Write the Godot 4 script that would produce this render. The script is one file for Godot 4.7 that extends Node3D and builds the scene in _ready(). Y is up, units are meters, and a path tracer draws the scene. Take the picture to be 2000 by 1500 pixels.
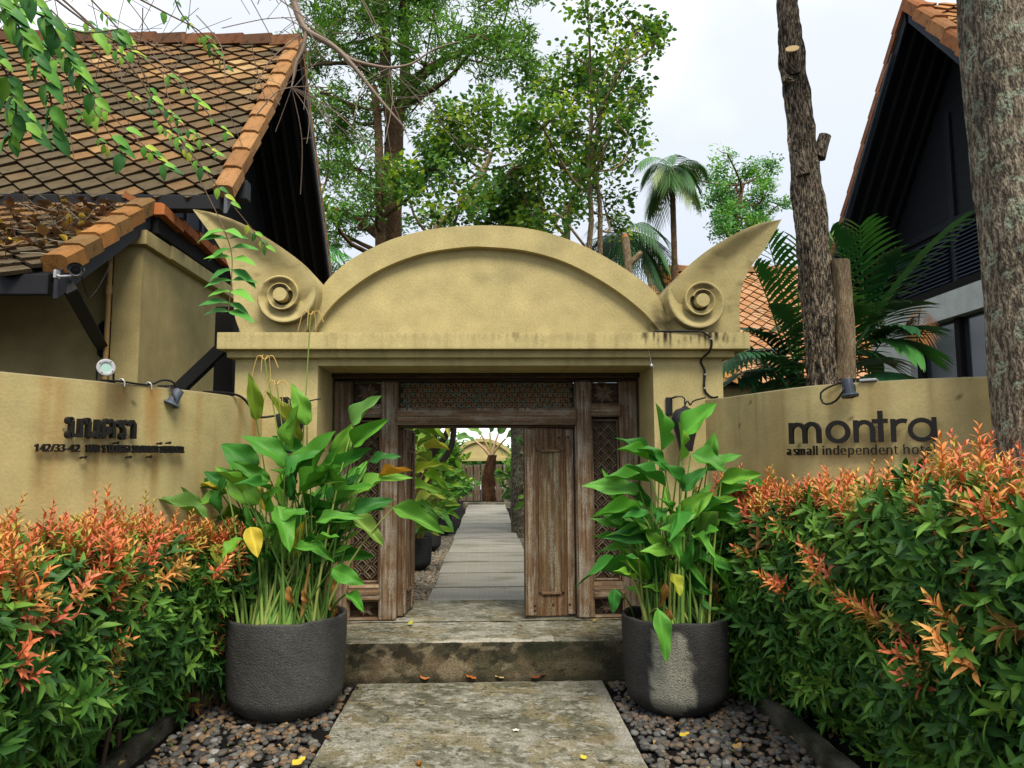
extends Node3D
# A garden gateway between two curved sign walls. Units are metres, y up, the gate stands across -z.

const WILLOW_BLOBS := [[Vector3(-3.44, 10.90, -16.60), 0.88], [Vector3(-2.26, 10.89, -15.53), 0.93], [Vector3(-1.00, 10.27, -14.47), 0.87], [Vector3(-0.09, 9.34, -13.40), 0.71], [Vector3(0.68, 10.42, -16.07), 0.64], [Vector3(-3.35, 9.03, -15.00), 0.55], [Vector3(-1.15, 9.03, -13.93), 0.74], [Vector3(-0.22, 10.58, -16.60), 0.66], [Vector3(-3.29, 8.18, -15.53), 0.72], [Vector3(-2.46, 7.22, -14.47), 0.58], [Vector3(-2.86, 6.14, -13.40), 0.49], [Vector3(-2.51, 6.83, -16.07), 0.64], [Vector3(-2.68, 8.71, -15.00), 0.60], [Vector3(-1.46, 10.97, -13.93), 1.11], [Vector3(-0.34, 12.67, -16.60), 1.10], [Vector3(-2.92, 11.91, -15.53), 1.03], [Vector3(0.52, 10.93, -14.47), 0.67], [Vector3(-1.00, 6.82, -13.40), 0.49], [Vector3(-3.87, 10.13, -16.07), 0.43], [Vector3(-3.89, 8.12, -16.80), 0.56], [Vector3(-3.06, 6.38, -15.87), 0.47], [Vector3(-3.57, 8.24, -14.93), 0.45], [Vector3(-1.95, 6.55, -14.00), 0.42], [Vector3(-1.46, 9.47, -16.33), 0.54], [Vector3(-2.66, 9.79, -15.40), 0.61]]
const WILLOW_TRUNK := [Vector3(-1.86, 4.42, -15.00), Vector3(-1.89, 5.96, -15.00), Vector3(-1.86, 7.43, -15.00), Vector3(-1.85, 8.29, -15.00)]
const WILLOW_FORK := [Vector3(-1.85, 8.16, -15.00), Vector3(-2.01, 9.15, -15.00), Vector3(-2.06, 10.35, -15.00), Vector3(-2.12, 12.02, -15.00)]
const WILLOW_FORK_RIGHT := [Vector3(-1.84, 8.23, -15.00), Vector3(-1.65, 9.15, -15.00), Vector3(-1.66, 10.36, -15.00), Vector3(-1.61, 12.03, -15.00)]
const WILLOW_LOW := [Vector3(-2.01, 5.96, -15.00), Vector3(-2.64, 6.43, -15.00), Vector3(-3.35, 6.69, -15.00)]
const WILLOW_BOUGH := [Vector3(-1.65, 8.94, -15.00), Vector3(-1.29, 9.38, -15.00), Vector3(-0.72, 9.82, -15.00), Vector3(0.01, 10.16, -15.00)]
const SECOND_TRUNK := [Vector3(-2.04, 4.94, -14.60), Vector3(-2.05, 6.15, -14.60), Vector3(-2.08, 7.28, -14.60), Vector3(-2.12, 8.21, -14.60), Vector3(-2.21, 8.95, -14.60)]
const POPLAR_BLOBS := [[Vector3(-0.45, 7.03, -13.20), 0.61], [Vector3(0.09, 7.14, -12.40), 0.45], [Vector3(0.40, 6.13, -11.60), 0.54], [Vector3(0.83, 6.44, -10.80), 0.54], [Vector3(1.34, 7.98, -12.80), 0.51], [Vector3(1.60, 8.12, -12.00), 0.40], [Vector3(1.58, 8.34, -11.20), 0.28], [Vector3(2.71, 9.36, -13.20), 0.39], [Vector3(2.84, 8.57, -12.40), 0.21], [Vector3(1.86, 7.31, -11.60), 0.39], [Vector3(1.92, 6.52, -10.80), 0.29], [Vector3(1.33, 6.60, -12.80), 0.60], [Vector3(1.78, 6.21, -12.00), 0.40], [Vector3(-0.38, 5.49, -11.20), 0.45], [Vector3(0.45, 6.10, -13.20), 0.53], [Vector3(-0.84, 5.64, -12.40), 0.33], [Vector3(0.88, 5.47, -11.60), 0.42], [Vector3(2.09, 7.47, -10.80), 0.25], [Vector3(1.60, 7.15, -12.80), 0.43], [Vector3(-0.08, 5.26, -12.00), 0.32], [Vector3(2.19, 6.91, -11.20), 0.16], [Vector3(-0.95, 7.01, -13.90), 0.51], [Vector3(-0.71, 7.42, -13.03), 0.35], [Vector3(0.50, 5.40, -12.17), 0.44], [Vector3(1.12, 5.29, -11.30), 0.38], [Vector3(2.17, 6.01, -13.47), 0.40], [Vector3(2.40, 6.80, -12.60), 0.27], [Vector3(-1.20, 5.67, -11.73), 0.39], [Vector3(0.88, 8.73, -13.90), 0.37], [Vector3(2.60, 8.21, -13.03), 0.30], [Vector3(0.09, 5.91, -12.17), 0.40], [Vector3(1.99, 7.91, -11.30), 0.26]]
const POPLAR_A := [Vector3(1.29, 4.35, -12.00), Vector3(1.32, 5.52, -12.00), Vector3(1.57, 6.21, -12.00), Vector3(1.75, 6.55, -12.00), Vector3(1.93, 7.42, -12.00), Vector3(2.46, 8.66, -12.00)]
const POPLAR_B := [Vector3(1.60, 4.31, -11.80), Vector3(1.66, 5.38, -11.80), Vector3(1.64, 5.79, -11.80), Vector3(1.63, 6.30, -11.80), Vector3(1.69, 7.15, -11.80), Vector3(1.67, 8.53, -11.80)]
const POPLAR_C := [Vector3(1.84, 4.40, -12.20), Vector3(1.86, 5.76, -12.20), Vector3(1.77, 6.37, -12.20), Vector3(1.74, 6.81, -12.20)]
const POPLAR_D := [Vector3(0.92, 4.44, -12.40), Vector3(0.76, 5.48, -12.40), Vector3(0.47, 6.09, -12.40), Vector3(0.43, 6.53, -12.40)]
const POPLAR_E := [Vector3(-0.90, 5.12, -12.10), Vector3(-0.57, 5.55, -12.10), Vector3(-0.24, 5.89, -12.10), Vector3(0.09, 6.58, -12.10)]
const FEATHER_BLOBS := [[Vector3(7.98, 10.32, -23.50), 0.94], [Vector3(8.41, 9.47, -22.50), 0.75], [Vector3(6.69, 9.27, -21.50), 0.50], [Vector3(6.71, 10.09, -20.50), 0.30], [Vector3(9.08, 9.48, -23.00), 0.38], [Vector3(7.59, 8.67, -22.00), 0.88], [Vector3(6.51, 8.34, -21.00), 0.56], [Vector3(6.51, 10.47, -23.50), 0.47], [Vector3(8.61, 10.44, -22.50), 0.37], [Vector3(7.71, 8.35, -21.50), 0.71]]
const FEATHER_TRUNK := [Vector3(7.18, 5.74, -22.00), Vector3(7.25, 7.58, -22.00), Vector3(7.44, 8.82, -22.00), Vector3(7.63, 9.76, -22.00)]
const FRONDS := [[Vector3(3.28, 2.58, -8.20), Vector3(2.75, 3.58, -7.70)], [Vector3(3.22, 2.56, -8.00), Vector3(2.42, 2.91, -7.50)], [Vector3(3.56, 2.75, -8.60), Vector3(3.41, 3.98, -8.10)], [Vector3(3.14, 2.43, -7.80), Vector3(2.41, 2.37, -7.30)], [Vector3(3.31, 2.78, -8.40), Vector3(2.40, 2.55, -7.90)], [Vector3(3.47, 2.60, -8.40), Vector3(2.99, 3.92, -7.90)], [Vector3(3.84, 2.82, -7.60), Vector3(3.29, 3.78, -7.10)], [Vector3(3.94, 2.85, -7.80), Vector3(3.69, 3.90, -7.30)], [Vector3(3.89, 2.78, -7.70), Vector3(4.03, 3.56, -7.20)], [Vector3(3.50, 2.61, -7.20), Vector3(4.32, 3.76, -6.70)], [Vector3(3.73, 2.69, -7.40), Vector3(4.00, 2.57, -6.90)], [Vector3(3.98, 2.71, -7.90), Vector3(4.17, 3.15, -7.40)], [Vector3(3.77, 2.61, -7.60), Vector3(3.17, 3.23, -7.10)], [Vector3(3.73, 2.57, -7.30), Vector3(3.91, 2.79, -6.80)], [Vector3(3.18, 2.42, -7.70), Vector3(2.70, 3.06, -7.20)], [Vector3(3.67, 2.50, -7.50), Vector3(3.31, 3.02, -7.00)], [Vector3(2.95, 2.28, -7.40), Vector3(2.29, 2.57, -6.90)]]
const LEFT_POT_LEAVES := [[Vector3(-1.54, 1.88, -5.20), Vector3(-1.56, 2.19, -5.08), 0.119], [Vector3(-1.26, 1.71, -5.25), Vector3(-1.48, 2.09, -5.19), 0.105], [Vector3(-1.19, 1.84, -5.15), Vector3(-1.25, 2.12, -5.03), 0.140], [Vector3(-0.89, 1.83, -5.15), Vector3(-0.70, 2.04, -5.09), 0.154], [Vector3(-0.88, 1.71, -5.13), Vector3(-0.65, 1.88, -5.01), 0.140], [Vector3(-1.14, 1.46, -5.05), Vector3(-1.02, 1.82, -4.99), 0.272], [Vector3(-1.30, 1.57, -5.10), Vector3(-1.51, 1.84, -4.98), 0.182], [Vector3(-1.53, 1.54, -5.20), Vector3(-1.75, 1.76, -5.14), 0.209], [Vector3(-1.52, 1.32, -5.25), Vector3(-1.78, 1.59, -5.13), 0.188], [Vector3(-1.72, 1.26, -5.10), Vector3(-1.71, 1.53, -5.04), 0.154], [Vector3(-1.79, 1.24, -5.05), Vector3(-2.07, 1.39, -4.93), 0.140], [Vector3(-1.86, 1.33, -5.15), Vector3(-2.15, 1.40, -5.09), 0.091], [Vector3(-1.80, 1.16, -5.00), Vector3(-1.97, 1.12, -4.88), 0.105], [Vector3(-1.72, 1.09, -5.00), Vector3(-1.63, 0.88, -4.94), 0.119], [Vector3(-1.54, 1.13, -4.95), Vector3(-1.62, 1.03, -4.83), 0.119], [Vector3(-1.47, 1.20, -4.90), Vector3(-1.40, 1.02, -4.84), 0.133], [Vector3(-1.32, 1.33, -4.95), Vector3(-1.19, 1.06, -4.83), 0.154], [Vector3(-1.39, 1.32, -4.95), Vector3(-1.30, 1.45, -4.89), 0.105], [Vector3(-0.59, 1.31, -4.95), Vector3(-0.26, 1.16, -4.83), 0.140], [Vector3(-0.86, 1.25, -5.05), Vector3(-0.65, 1.07, -4.99), 0.126], [Vector3(-0.85, 1.40, -5.15), Vector3(-0.56, 1.60, -5.03), 0.126], [Vector3(-0.87, 1.27, -5.10), Vector3(-0.63, 1.39, -5.04), 0.119], [Vector3(-0.99, 1.41, -5.05), Vector3(-1.00, 1.61, -4.93), 0.140], [Vector3(-1.18, 1.41, -5.00), Vector3(-0.94, 1.61, -4.94), 0.126], [Vector3(-0.96, 0.94, -4.90), Vector3(-0.76, 0.87, -4.78), 0.126], [Vector3(-1.05, 1.47, -5.15), Vector3(-0.77, 1.71, -5.09), 0.154], [Vector3(-1.27, 1.68, -5.10), Vector3(-1.22, 1.97, -4.98), 0.147], [Vector3(-1.71, 1.44, -5.15), Vector3(-1.83, 1.56, -5.09), 0.105], [Vector3(-1.08, 1.22, -5.00), Vector3(-0.83, 1.32, -4.88), 0.091], [Vector3(-1.39, 1.48, -5.05), Vector3(-1.63, 1.61, -4.99), 0.105], [Vector3(-0.71, 1.50, -5.15), Vector3(-0.48, 1.55, -5.03), 0.049], [Vector3(-1.20, 1.61, -5.20), Vector3(-1.42, 1.78, -5.14), 0.119], [Vector3(-1.03, 1.61, -5.20), Vector3(-0.87, 1.84, -5.08), 0.147], [Vector3(-0.79, 1.60, -5.20), Vector3(-0.58, 1.67, -5.14), 0.091], [Vector3(-1.10, 1.09, -4.95), Vector3(-0.91, 1.17, -4.83), 0.091], [Vector3(-1.13, 1.29, -4.95), Vector3(-1.37, 1.26, -4.89), 0.091], [Vector3(-0.86, 0.79, -4.90), Vector3(-0.74, 0.70, -4.78), 0.084], [Vector3(-1.29, 1.51, -5.00), Vector3(-1.11, 1.74, -4.94), 0.133]]
const RIGHT_POT_LEAVES := [[Vector3(1.17, 1.66, -5.15), Vector3(1.13, 1.98, -5.03), 0.119], [Vector3(1.31, 1.76, -5.10), Vector3(1.52, 1.98, -5.04), 0.188], [Vector3(1.26, 1.59, -5.00), Vector3(1.26, 1.85, -4.88), 0.154], [Vector3(1.15, 1.59, -5.10), Vector3(0.85, 1.78, -5.04), 0.105], [Vector3(1.48, 1.59, -5.15), Vector3(1.50, 1.76, -5.03), 0.126], [Vector3(1.34, 1.63, -5.05), Vector3(1.56, 1.53, -4.99), 0.188], [Vector3(1.46, 1.53, -5.10), Vector3(1.61, 1.68, -4.98), 0.119], [Vector3(1.54, 1.42, -5.15), Vector3(1.90, 1.53, -5.09), 0.140], [Vector3(1.54, 1.46, -5.05), Vector3(1.77, 1.51, -4.93), 0.119], [Vector3(1.57, 1.26, -5.05), Vector3(1.70, 1.23, -4.99), 0.105], [Vector3(1.00, 1.40, -5.05), Vector3(0.63, 1.48, -4.93), 0.147], [Vector3(1.06, 1.46, -5.00), Vector3(0.75, 1.50, -4.94), 0.126], [Vector3(0.99, 1.27, -5.00), Vector3(0.67, 1.28, -4.88), 0.119], [Vector3(0.96, 0.98, -4.95), Vector3(0.51, 0.97, -4.89), 0.070], [Vector3(0.94, 0.85, -4.95), Vector3(0.79, 0.94, -4.83), 0.077], [Vector3(0.80, 0.80, -4.90), Vector3(0.78, 0.66, -4.84), 0.091], [Vector3(1.04, 1.24, -4.95), Vector3(0.84, 1.25, -4.83), 0.105], [Vector3(1.06, 1.60, -5.05), Vector3(0.86, 1.70, -4.99), 0.119], [Vector3(1.13, 1.13, -5.05), Vector3(0.74, 1.15, -4.93), 0.084], [Vector3(1.29, 1.40, -5.00), Vector3(1.12, 1.59, -4.94), 0.119], [Vector3(1.25, 1.23, -5.00), Vector3(1.43, 1.40, -4.88), 0.154], [Vector3(1.32, 1.26, -5.00), Vector3(1.64, 1.30, -4.94), 0.119], [Vector3(1.14, 1.17, -4.95), Vector3(1.28, 1.28, -4.83), 0.119], [Vector3(1.16, 0.89, -4.90), Vector3(1.20, 0.76, -4.84), 0.105], [Vector3(1.46, 1.00, -5.05), Vector3(1.61, 0.63, -4.93), 0.209], [Vector3(1.15, 1.43, -4.95), Vector3(0.88, 1.58, -4.89), 0.098], [Vector3(1.40, 1.26, -5.05), Vector3(1.60, 1.36, -4.93), 0.105], [Vector3(1.25, 1.40, -4.95), Vector3(1.40, 1.56, -4.89), 0.119], [Vector3(1.05, 0.69, -4.83), Vector3(1.10, 0.39, -4.71), 0.119], [Vector3(1.40, 1.14, -4.95), Vector3(1.45, 1.18, -4.89), 0.105], [Vector3(1.16, 1.11, -4.90), Vector3(1.19, 1.01, -4.78), 0.098], [Vector3(1.19, 1.53, -5.10), Vector3(1.04, 1.73, -5.04), 0.119], [Vector3(1.20, 1.01, -4.95), Vector3(0.98, 1.07, -4.83), 0.105], [Vector3(1.00, 1.17, -5.05), Vector3(0.79, 1.11, -4.99), 0.077], [Vector3(1.27, 1.11, -4.95), Vector3(1.11, 1.21, -4.83), 0.126], [Vector3(1.52, 1.36, -5.10), Vector3(1.74, 1.43, -5.04), 0.105]]
const TWIGS := [[Vector3(-2.36, 3.85, -3.40), Vector3(-2.13, 3.62, -3.50), Vector3(-1.94, 3.37, -3.60), Vector3(-1.78, 3.11, -3.70)], [Vector3(-2.24, 3.97, -3.65), Vector3(-1.96, 3.77, -3.75), Vector3(-1.63, 3.58, -3.85), Vector3(-1.37, 3.33, -3.95)], [Vector3(-2.34, 4.13, -3.90), Vector3(-1.95, 3.77, -4.00), Vector3(-1.67, 3.36, -4.10), Vector3(-1.22, 2.79, -4.20)], [Vector3(-2.15, 4.30, -4.15), Vector3(-1.82, 4.16, -4.25), Vector3(-1.68, 4.12, -4.35), Vector3(-1.56, 3.96, -4.45)], [Vector3(-2.98, 4.20, -4.40), Vector3(-2.61, 4.04, -4.50), Vector3(-2.35, 3.77, -4.60), Vector3(-1.97, 3.42, -4.70)], [Vector3(-3.19, 4.08, -4.65), Vector3(-3.00, 3.93, -4.75), Vector3(-2.92, 3.77, -4.85), Vector3(-2.90, 3.73, -4.95)], [Vector3(-2.11, 4.87, -4.90), Vector3(-2.07, 4.64, -5.00), Vector3(-1.97, 4.52, -5.10), Vector3(-1.90, 4.43, -5.20)], [Vector3(-2.88, 4.95, -5.15), Vector3(-2.49, 4.52, -5.25), Vector3(-2.37, 4.20, -5.35), Vector3(-1.96, 3.83, -5.45)], [Vector3(-3.28, 4.56, -5.40), Vector3(-3.07, 4.26, -5.50), Vector3(-2.92, 4.04, -5.60), Vector3(-2.85, 3.96, -5.70)], [Vector3(-3.81, 5.22, -5.65), Vector3(-3.58, 4.83, -5.75), Vector3(-3.44, 4.76, -5.85), Vector3(-3.40, 4.57, -5.95)], [Vector3(-3.45, 5.18, -5.90), Vector3(-3.08, 4.81, -6.00), Vector3(-2.70, 4.39, -6.10), Vector3(-2.48, 4.17, -6.20)]]
const BOUGH_A := [Vector3(-1.68, 5.66, -6.20), Vector3(-1.57, 5.32, -6.20), Vector3(-1.51, 5.21, -6.20), Vector3(-1.29, 5.08, -6.20), Vector3(-1.11, 4.90, -6.20), Vector3(-0.90, 4.63, -6.20), Vector3(-0.68, 4.37, -6.20)]
const BOUGH_B := [Vector3(-1.28, 5.07, -6.20), Vector3(-1.11, 4.95, -6.20), Vector3(-0.81, 4.89, -6.20), Vector3(-0.64, 4.92, -6.20), Vector3(-0.43, 5.06, -6.20), Vector3(-0.21, 5.13, -6.20)]
const BOUGH_C := [Vector3(-1.51, 5.21, -6.20), Vector3(-1.53, 5.05, -6.20), Vector3(-1.58, 4.94, -6.20), Vector3(-1.62, 4.71, -6.20)]
const VINE_A := [Vector3(-1.82, 3.79, -4.20), Vector3(-1.73, 3.46, -4.20), Vector3(-1.61, 3.20, -4.20), Vector3(-1.47, 2.93, -4.20), Vector3(-1.40, 2.73, -4.20), Vector3(-1.40, 2.56, -4.20), Vector3(-1.41, 2.42, -4.20)]
const NEAR_TWIGS := [[Vector3(-1.60, 3.12, -2.30), Vector3(-1.47, 2.97, -2.35), Vector3(-1.40, 2.80, -2.40), Vector3(-1.40, 2.67, -2.45)], [Vector3(-1.67, 3.01, -2.42), Vector3(-1.60, 2.92, -2.47), Vector3(-1.57, 2.80, -2.52), Vector3(-1.61, 2.70, -2.57)], [Vector3(-1.63, 3.29, -2.54), Vector3(-1.53, 3.15, -2.59), Vector3(-1.46, 3.01, -2.64), Vector3(-1.40, 2.90, -2.69)], [Vector3(-1.84, 3.29, -2.66), Vector3(-1.66, 3.24, -2.71), Vector3(-1.51, 3.19, -2.76), Vector3(-1.39, 3.23, -2.81)], [Vector3(-1.91, 3.02, -2.78), Vector3(-1.82, 2.97, -2.83), Vector3(-1.73, 2.85, -2.88)]]
const WALL_RIGHT := [Vector3(1.706, 0, -6.02), Vector3(1.817, 0, -5.81), Vector3(1.971, 0, -5.26), Vector3(2.105, 0, -4.895), Vector3(2.356, 0, -4.656), Vector3(2.614, 0, -4.468), Vector3(2.917, 0, -4.36), Vector3(3.6, 0, -4.25), Vector3(4.6, 0, -4.2)]
const WALL_LEFT := [Vector3(-1.726, 0, -6.02), Vector3(-1.751, 0, -5.89), Vector3(-1.869, 0, -5.397), Vector3(-1.996, 0, -5.05), Vector3(-2.256, 0, -4.53), Vector3(-2.389, 0, -4.283), Vector3(-2.514, 0, -4.038), Vector3(-2.9, 0, -3.3), Vector3(-3.6, 0, -2.6)]
const WALL_TOP := 2.075
const STEP_TOP := 0.285

var used := {}
var rng := RandomNumberGenerator.new()
var noise := FastNoiseLite.new()
var streak := FastNoiseLite.new()
var M := {}



func _ready() -> void:
	rng.seed = 20
	var cam := Camera3D.new()
	cam.name = "camera"
	cam.fov = 53.0
	cam.far = 2000.0
	cam.near = 0.05
	cam.transform = Transform3D(Basis.from_euler(Vector3(deg_to_rad(5.7), deg_to_rad(-1.9), deg_to_rad(-0.3))), Vector3(0, 1.6, 0))
	add_child(cam)
	cam.current = true
	var we := WorldEnvironment.new()
	we.name = "sky"
	var env := Environment.new()
	var sky := Sky.new()
	var sm := ProceduralSkyMaterial.new()
	sm.sky_top_color = Color(0.93, 0.95, 0.98)
	sm.sky_horizon_color = Color(0.765, 0.825, 0.915)
	sm.sky_curve = 0.2
	sm.ground_bottom_color = Color(0.24, 0.23, 0.2)
	sm.ground_horizon_color = Color(0.6, 0.62, 0.62)
	sm.sun_angle_max = 1.0
	var cn := FastNoiseLite.new()
	cn.seed = 4
	cn.frequency = 0.006
	cn.fractal_octaves = 5
	var ci := cn.get_seamless_image(1024, 512)
	ci.convert(Image.FORMAT_L8)
	var cd := ci.get_data()
	var cc := PackedByteArray()
	cc.resize(1024 * 512 * 4)
	for k in 1024 * 512:
		cc[k * 4] = 250
		cc[k * 4 + 1] = 252
		cc[k * 4 + 2] = 255
		cc[k * 4 + 3] = int(88.0 * smoothstep(88.0, 168.0, float(cd[k])))
	sm.sky_cover = tex(Image.create_from_data(1024, 512, false, Image.FORMAT_RGBA8, cc))
	sky.sky_material = sm
	env.background_mode = Environment.BG_SKY
	env.sky = sky
	env.background_energy_multiplier = 0.35
	env.tonemap_mode = Environment.TONE_MAPPER_LINEAR
	env.tonemap_exposure = 3.2
	env.sdfgi_enabled = true
	env.ssao_enabled = true
	env.ssil_enabled = true
	we.environment = env
	add_child(we)
	var sun := DirectionalLight3D.new()
	sun.name = "sun"
	sun.light_energy = 0.5
	sun.light_angular_distance = 28.0
	sun.light_color = Color(1.0, 0.965, 0.9)
	sun.shadow_enabled = true
	sun.rotation_degrees = Vector3(-55, 18, 0)
	add_child(sun)
	make_materials()
	make_leaf_kinds()
	make_ground()
	make_walls()
	make_gate()
	make_left_house()
	make_right_house()
	make_far_things()
	make_trees()
	make_overhang()
	make_pots()
	make_hedges()
	make_fittings()
	make_signs()


# ---------------------------------------------------------------- geometry
class Geo:
	var v := PackedVector3Array()
	var n := PackedVector3Array()
	var uv := PackedVector2Array()
	var c := PackedColorArray()
	var ix := PackedInt32Array()

	func vert(p: Vector3, nn: Vector3, t: Vector2, col: Color) -> void:
		v.append(p); n.append(nn); uv.append(t); c.append(col)

	# a flat convex face, turned away from the point «inside»
	func face(pts: Array, col, inside: Vector3, long := 1, shift := 0.0) -> void:
		var nn: Vector3 = (pts[1] - pts[0]).cross(pts[2] - pts[0]).normalized()
		var mid := Vector3.ZERO
		for p in pts: mid += p
		mid /= pts.size()
		var turn: bool = nn.dot(mid - inside) < 0.0
		if turn: nn = -nn
		var base := v.size()
		for p in pts:
			var a := [p.x, p.y, p.z]
			var t := Vector2(a[(long + 1) % 3] + a[(long + 2) % 3] + shift, a[long] + shift * 1.7)
			vert(p, nn, t, col.call(p, nn) if col is Callable else col)
		for k in range(1, pts.size() - 1):
			if turn: ix.append_array([base, base + k, base + k + 1])
			else: ix.append_array([base, base + k + 1, base + k])

	# a box with chamfered edges
	func box(at: Vector3, size: Vector3, bev := 0.008, turn := Basis(), col = Color.WHITE, shift := 0.0) -> void:
		var h := size * 0.5
		var b: float = min(bev, 0.45 * min(size.x, min(size.y, size.z)))
		var long := 0 if size.x >= size.y and size.x >= size.z else (1 if size.y >= size.z else 2)
		var start := v.size()
		var pt := func(s: Vector3, axis: int) -> Vector3:
			var q := Vector3(s.x * (h.x - b), s.y * (h.y - b), s.z * (h.z - b))
			q[axis] = s[axis] * h[axis]
			return q
		for axis in 3:
			var o1 := (axis + 1) % 3
			var o2 := (axis + 2) % 3
			for sg in [-1.0, 1.0]:
				var pts := []
				for k in [[-1, -1], [1, -1], [1, 1], [-1, 1]]:
					var s := Vector3.ZERO
					s[axis] = sg; s[o1] = k[0]; s[o2] = k[1]
					pts.append(pt.call(s, axis))
				face(pts, col, Vector3.ZERO, long, shift)
			for s1 in [-1.0, 1.0]:
				for s2 in [-1.0, 1.0]:
					var lo := Vector3.ZERO
					lo[o1] = s1; lo[o2] = s2; lo[axis] = -1
					var hi := lo
					hi[axis] = 1
					face([pt.call(lo, o1), pt.call(hi, o1), pt.call(hi, o2), pt.call(lo, o2)], col, Vector3.ZERO, long, shift)
		for sx in [-1.0, 1.0]:
			for sy in [-1.0, 1.0]:
				for sz in [-1.0, 1.0]:
					var s := Vector3(sx, sy, sz)
					face([pt.call(s, 0), pt.call(s, 1), pt.call(s, 2)], col, Vector3.ZERO, long, shift)
		for k in range(start, v.size()):
			v[k] = at + turn * v[k]
			n[k] = turn * n[k]

	# f(u, w) -> point; the normal follows du x dw, or the other way with flip
	func grid(nu: int, nw: int, f: Callable, col = Color.WHITE, flip := false, wrap := false, size := Vector2.ONE) -> void:
		var base := v.size()
		var p := PackedVector3Array()
		for j in nw + 1:
			for i in nu + 1:
				p.append(f.call(float(i) / nu, float(j) / nw))
		var w := nu + 1
		for j in nw + 1:
			for i in nu + 1:
				var i0 := i - 1 if i > 0 else (nu - 1 if wrap else 0)
				var i1 := i + 1 if i < nu else (1 if wrap else nu)
				var du := p[j * w + i1] - p[j * w + i0]
				var dw := p[mini(j + 1, nw) * w + i] - p[maxi(j - 1, 0) * w + i]
				var nn := du.cross(dw)
				if nn.length_squared() < 1e-16:
					var jj := 1 if j == 0 else nw - 1
					nn = (p[jj * w + i1] - p[jj * w + i0]).cross(dw)
				nn = nn.normalized()
				if nn == Vector3.ZERO: nn = Vector3.UP
				if flip: nn = -nn
				var q := p[j * w + i]
				vert(q, nn, Vector2(float(i) / nu * size.x, float(j) / nw * size.y), col.call(q, nn) if col is Callable else col)
		for j in nw:
			for i in nu:
				var a := base + j * w + i
				var b := a + 1
				var d := a + w
				var e := d + 1
				if flip: ix.append_array([a, b, e, a, e, d])
				else: ix.append_array([a, e, b, a, d, e])

	func tube(pts: Array, radii, sides := 6, col = Color.WHITE, cap := true) -> void:
		var m := pts.size()
		var base := v.size()
		var side := Vector3.ZERO
		var along := 0.0
		for k in m:
			var t: Vector3 = (pts[mini(k + 1, m - 1)] - pts[maxi(k - 1, 0)]).normalized()
			if t == Vector3.ZERO: t = Vector3.UP
			if side == Vector3.ZERO:
				side = t.cross(Vector3.UP if absf(t.y) < 0.9 else Vector3.RIGHT).normalized()
			side = (side - t * side.dot(t)).normalized()
			var up := side.cross(t)
			var r: float = radii if radii is float else radii[k]
			if k > 0: along += pts[k].distance_to(pts[k - 1])
			for s in sides + 1:
				var a := TAU * s / sides
				var d := side * cos(a) + up * sin(a)
				var q: Vector3 = pts[k] + d * r
				vert(q, d, Vector2(float(s) / sides * TAU * r, along), col.call(q, d) if col is Callable else col)
		var w := sides + 1
		for k in m - 1:
			for s in sides:
				var a := base + k * w + s
				ix.append_array([a, a + 1, a + w + 1, a, a + w + 1, a + w])
		if cap:
			for k in [0, m - 1]:
				var nn: Vector3 = (pts[0] - pts[1]).normalized() if k == 0 else (pts[m - 1] - pts[m - 2]).normalized()
				var ring := []
				for s in sides: ring.append(v[base + k * w + s])
				face(ring, col, pts[k] - nn)

	# profile of (radius, height), turned round y
	func lathe(profile: Array, sides := 24, at := Vector3.ZERO, col = Color.WHITE) -> void:
		var m := profile.size() - 1
		grid(sides, m, func(u, w):
			var q: Vector2 = profile[int(round(w * m))]
			return at + Vector3(q.x * cos(u * TAU), q.y, q.x * sin(u * TAU)), col, profile[m].y >= profile[0].y, true, Vector2(3, 1))

	# a flat outline in x and y, thick from z0 (front) back to z1, with an open crease at its edge
	func prism(outline: PackedVector2Array, z0: float, z1: float, col = Color.WHITE, xf := Transform3D()) -> void:
		var start := v.size()
		var tris := Geometry2D.triangulate_polygon(outline)
		for fb in [[z0, 1.0], [z1, -1.0]]:
			var base := v.size()
			for q in outline:
				var p := Vector3(q.x, q.y, fb[0])
				vert(p, Vector3(0, 0, fb[1]), q, col.call(p, Vector3(0, 0, fb[1])) if col is Callable else col)
			for k in range(0, tris.size(), 3):
				var a := outline[tris[k]]
				var b := outline[tris[k + 1]]
				var d := outline[tris[k + 2]]
				var ccw := (b - a).cross(d - a) > 0.0
				var t := [tris[k], tris[k + 1], tris[k + 2]]
				if ccw == (fb[1] > 0.0): t = [t[0], t[2], t[1]]
				for i in t: ix.append(base + i)
		var cw := Geometry2D.is_polygon_clockwise(outline)
		for k in outline.size():
			var a := outline[k]
			var b := outline[(k + 1) % outline.size()]
			var d := (b - a).normalized()
			var nn := Vector3(d.y, -d.x, 0) * (-1.0 if cw else 1.0)
			var mid := Vector3((a.x + b.x) / 2, (a.y + b.y) / 2, (z0 + z1) / 2) - nn
			face([Vector3(a.x, a.y, z0), Vector3(b.x, b.y, z0), Vector3(b.x, b.y, z1), Vector3(a.x, a.y, z1)], col, mid)
		for k in range(start, v.size()):
			v[k] = xf * v[k]
			n[k] = (xf.basis * n[k]).normalized()

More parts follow.
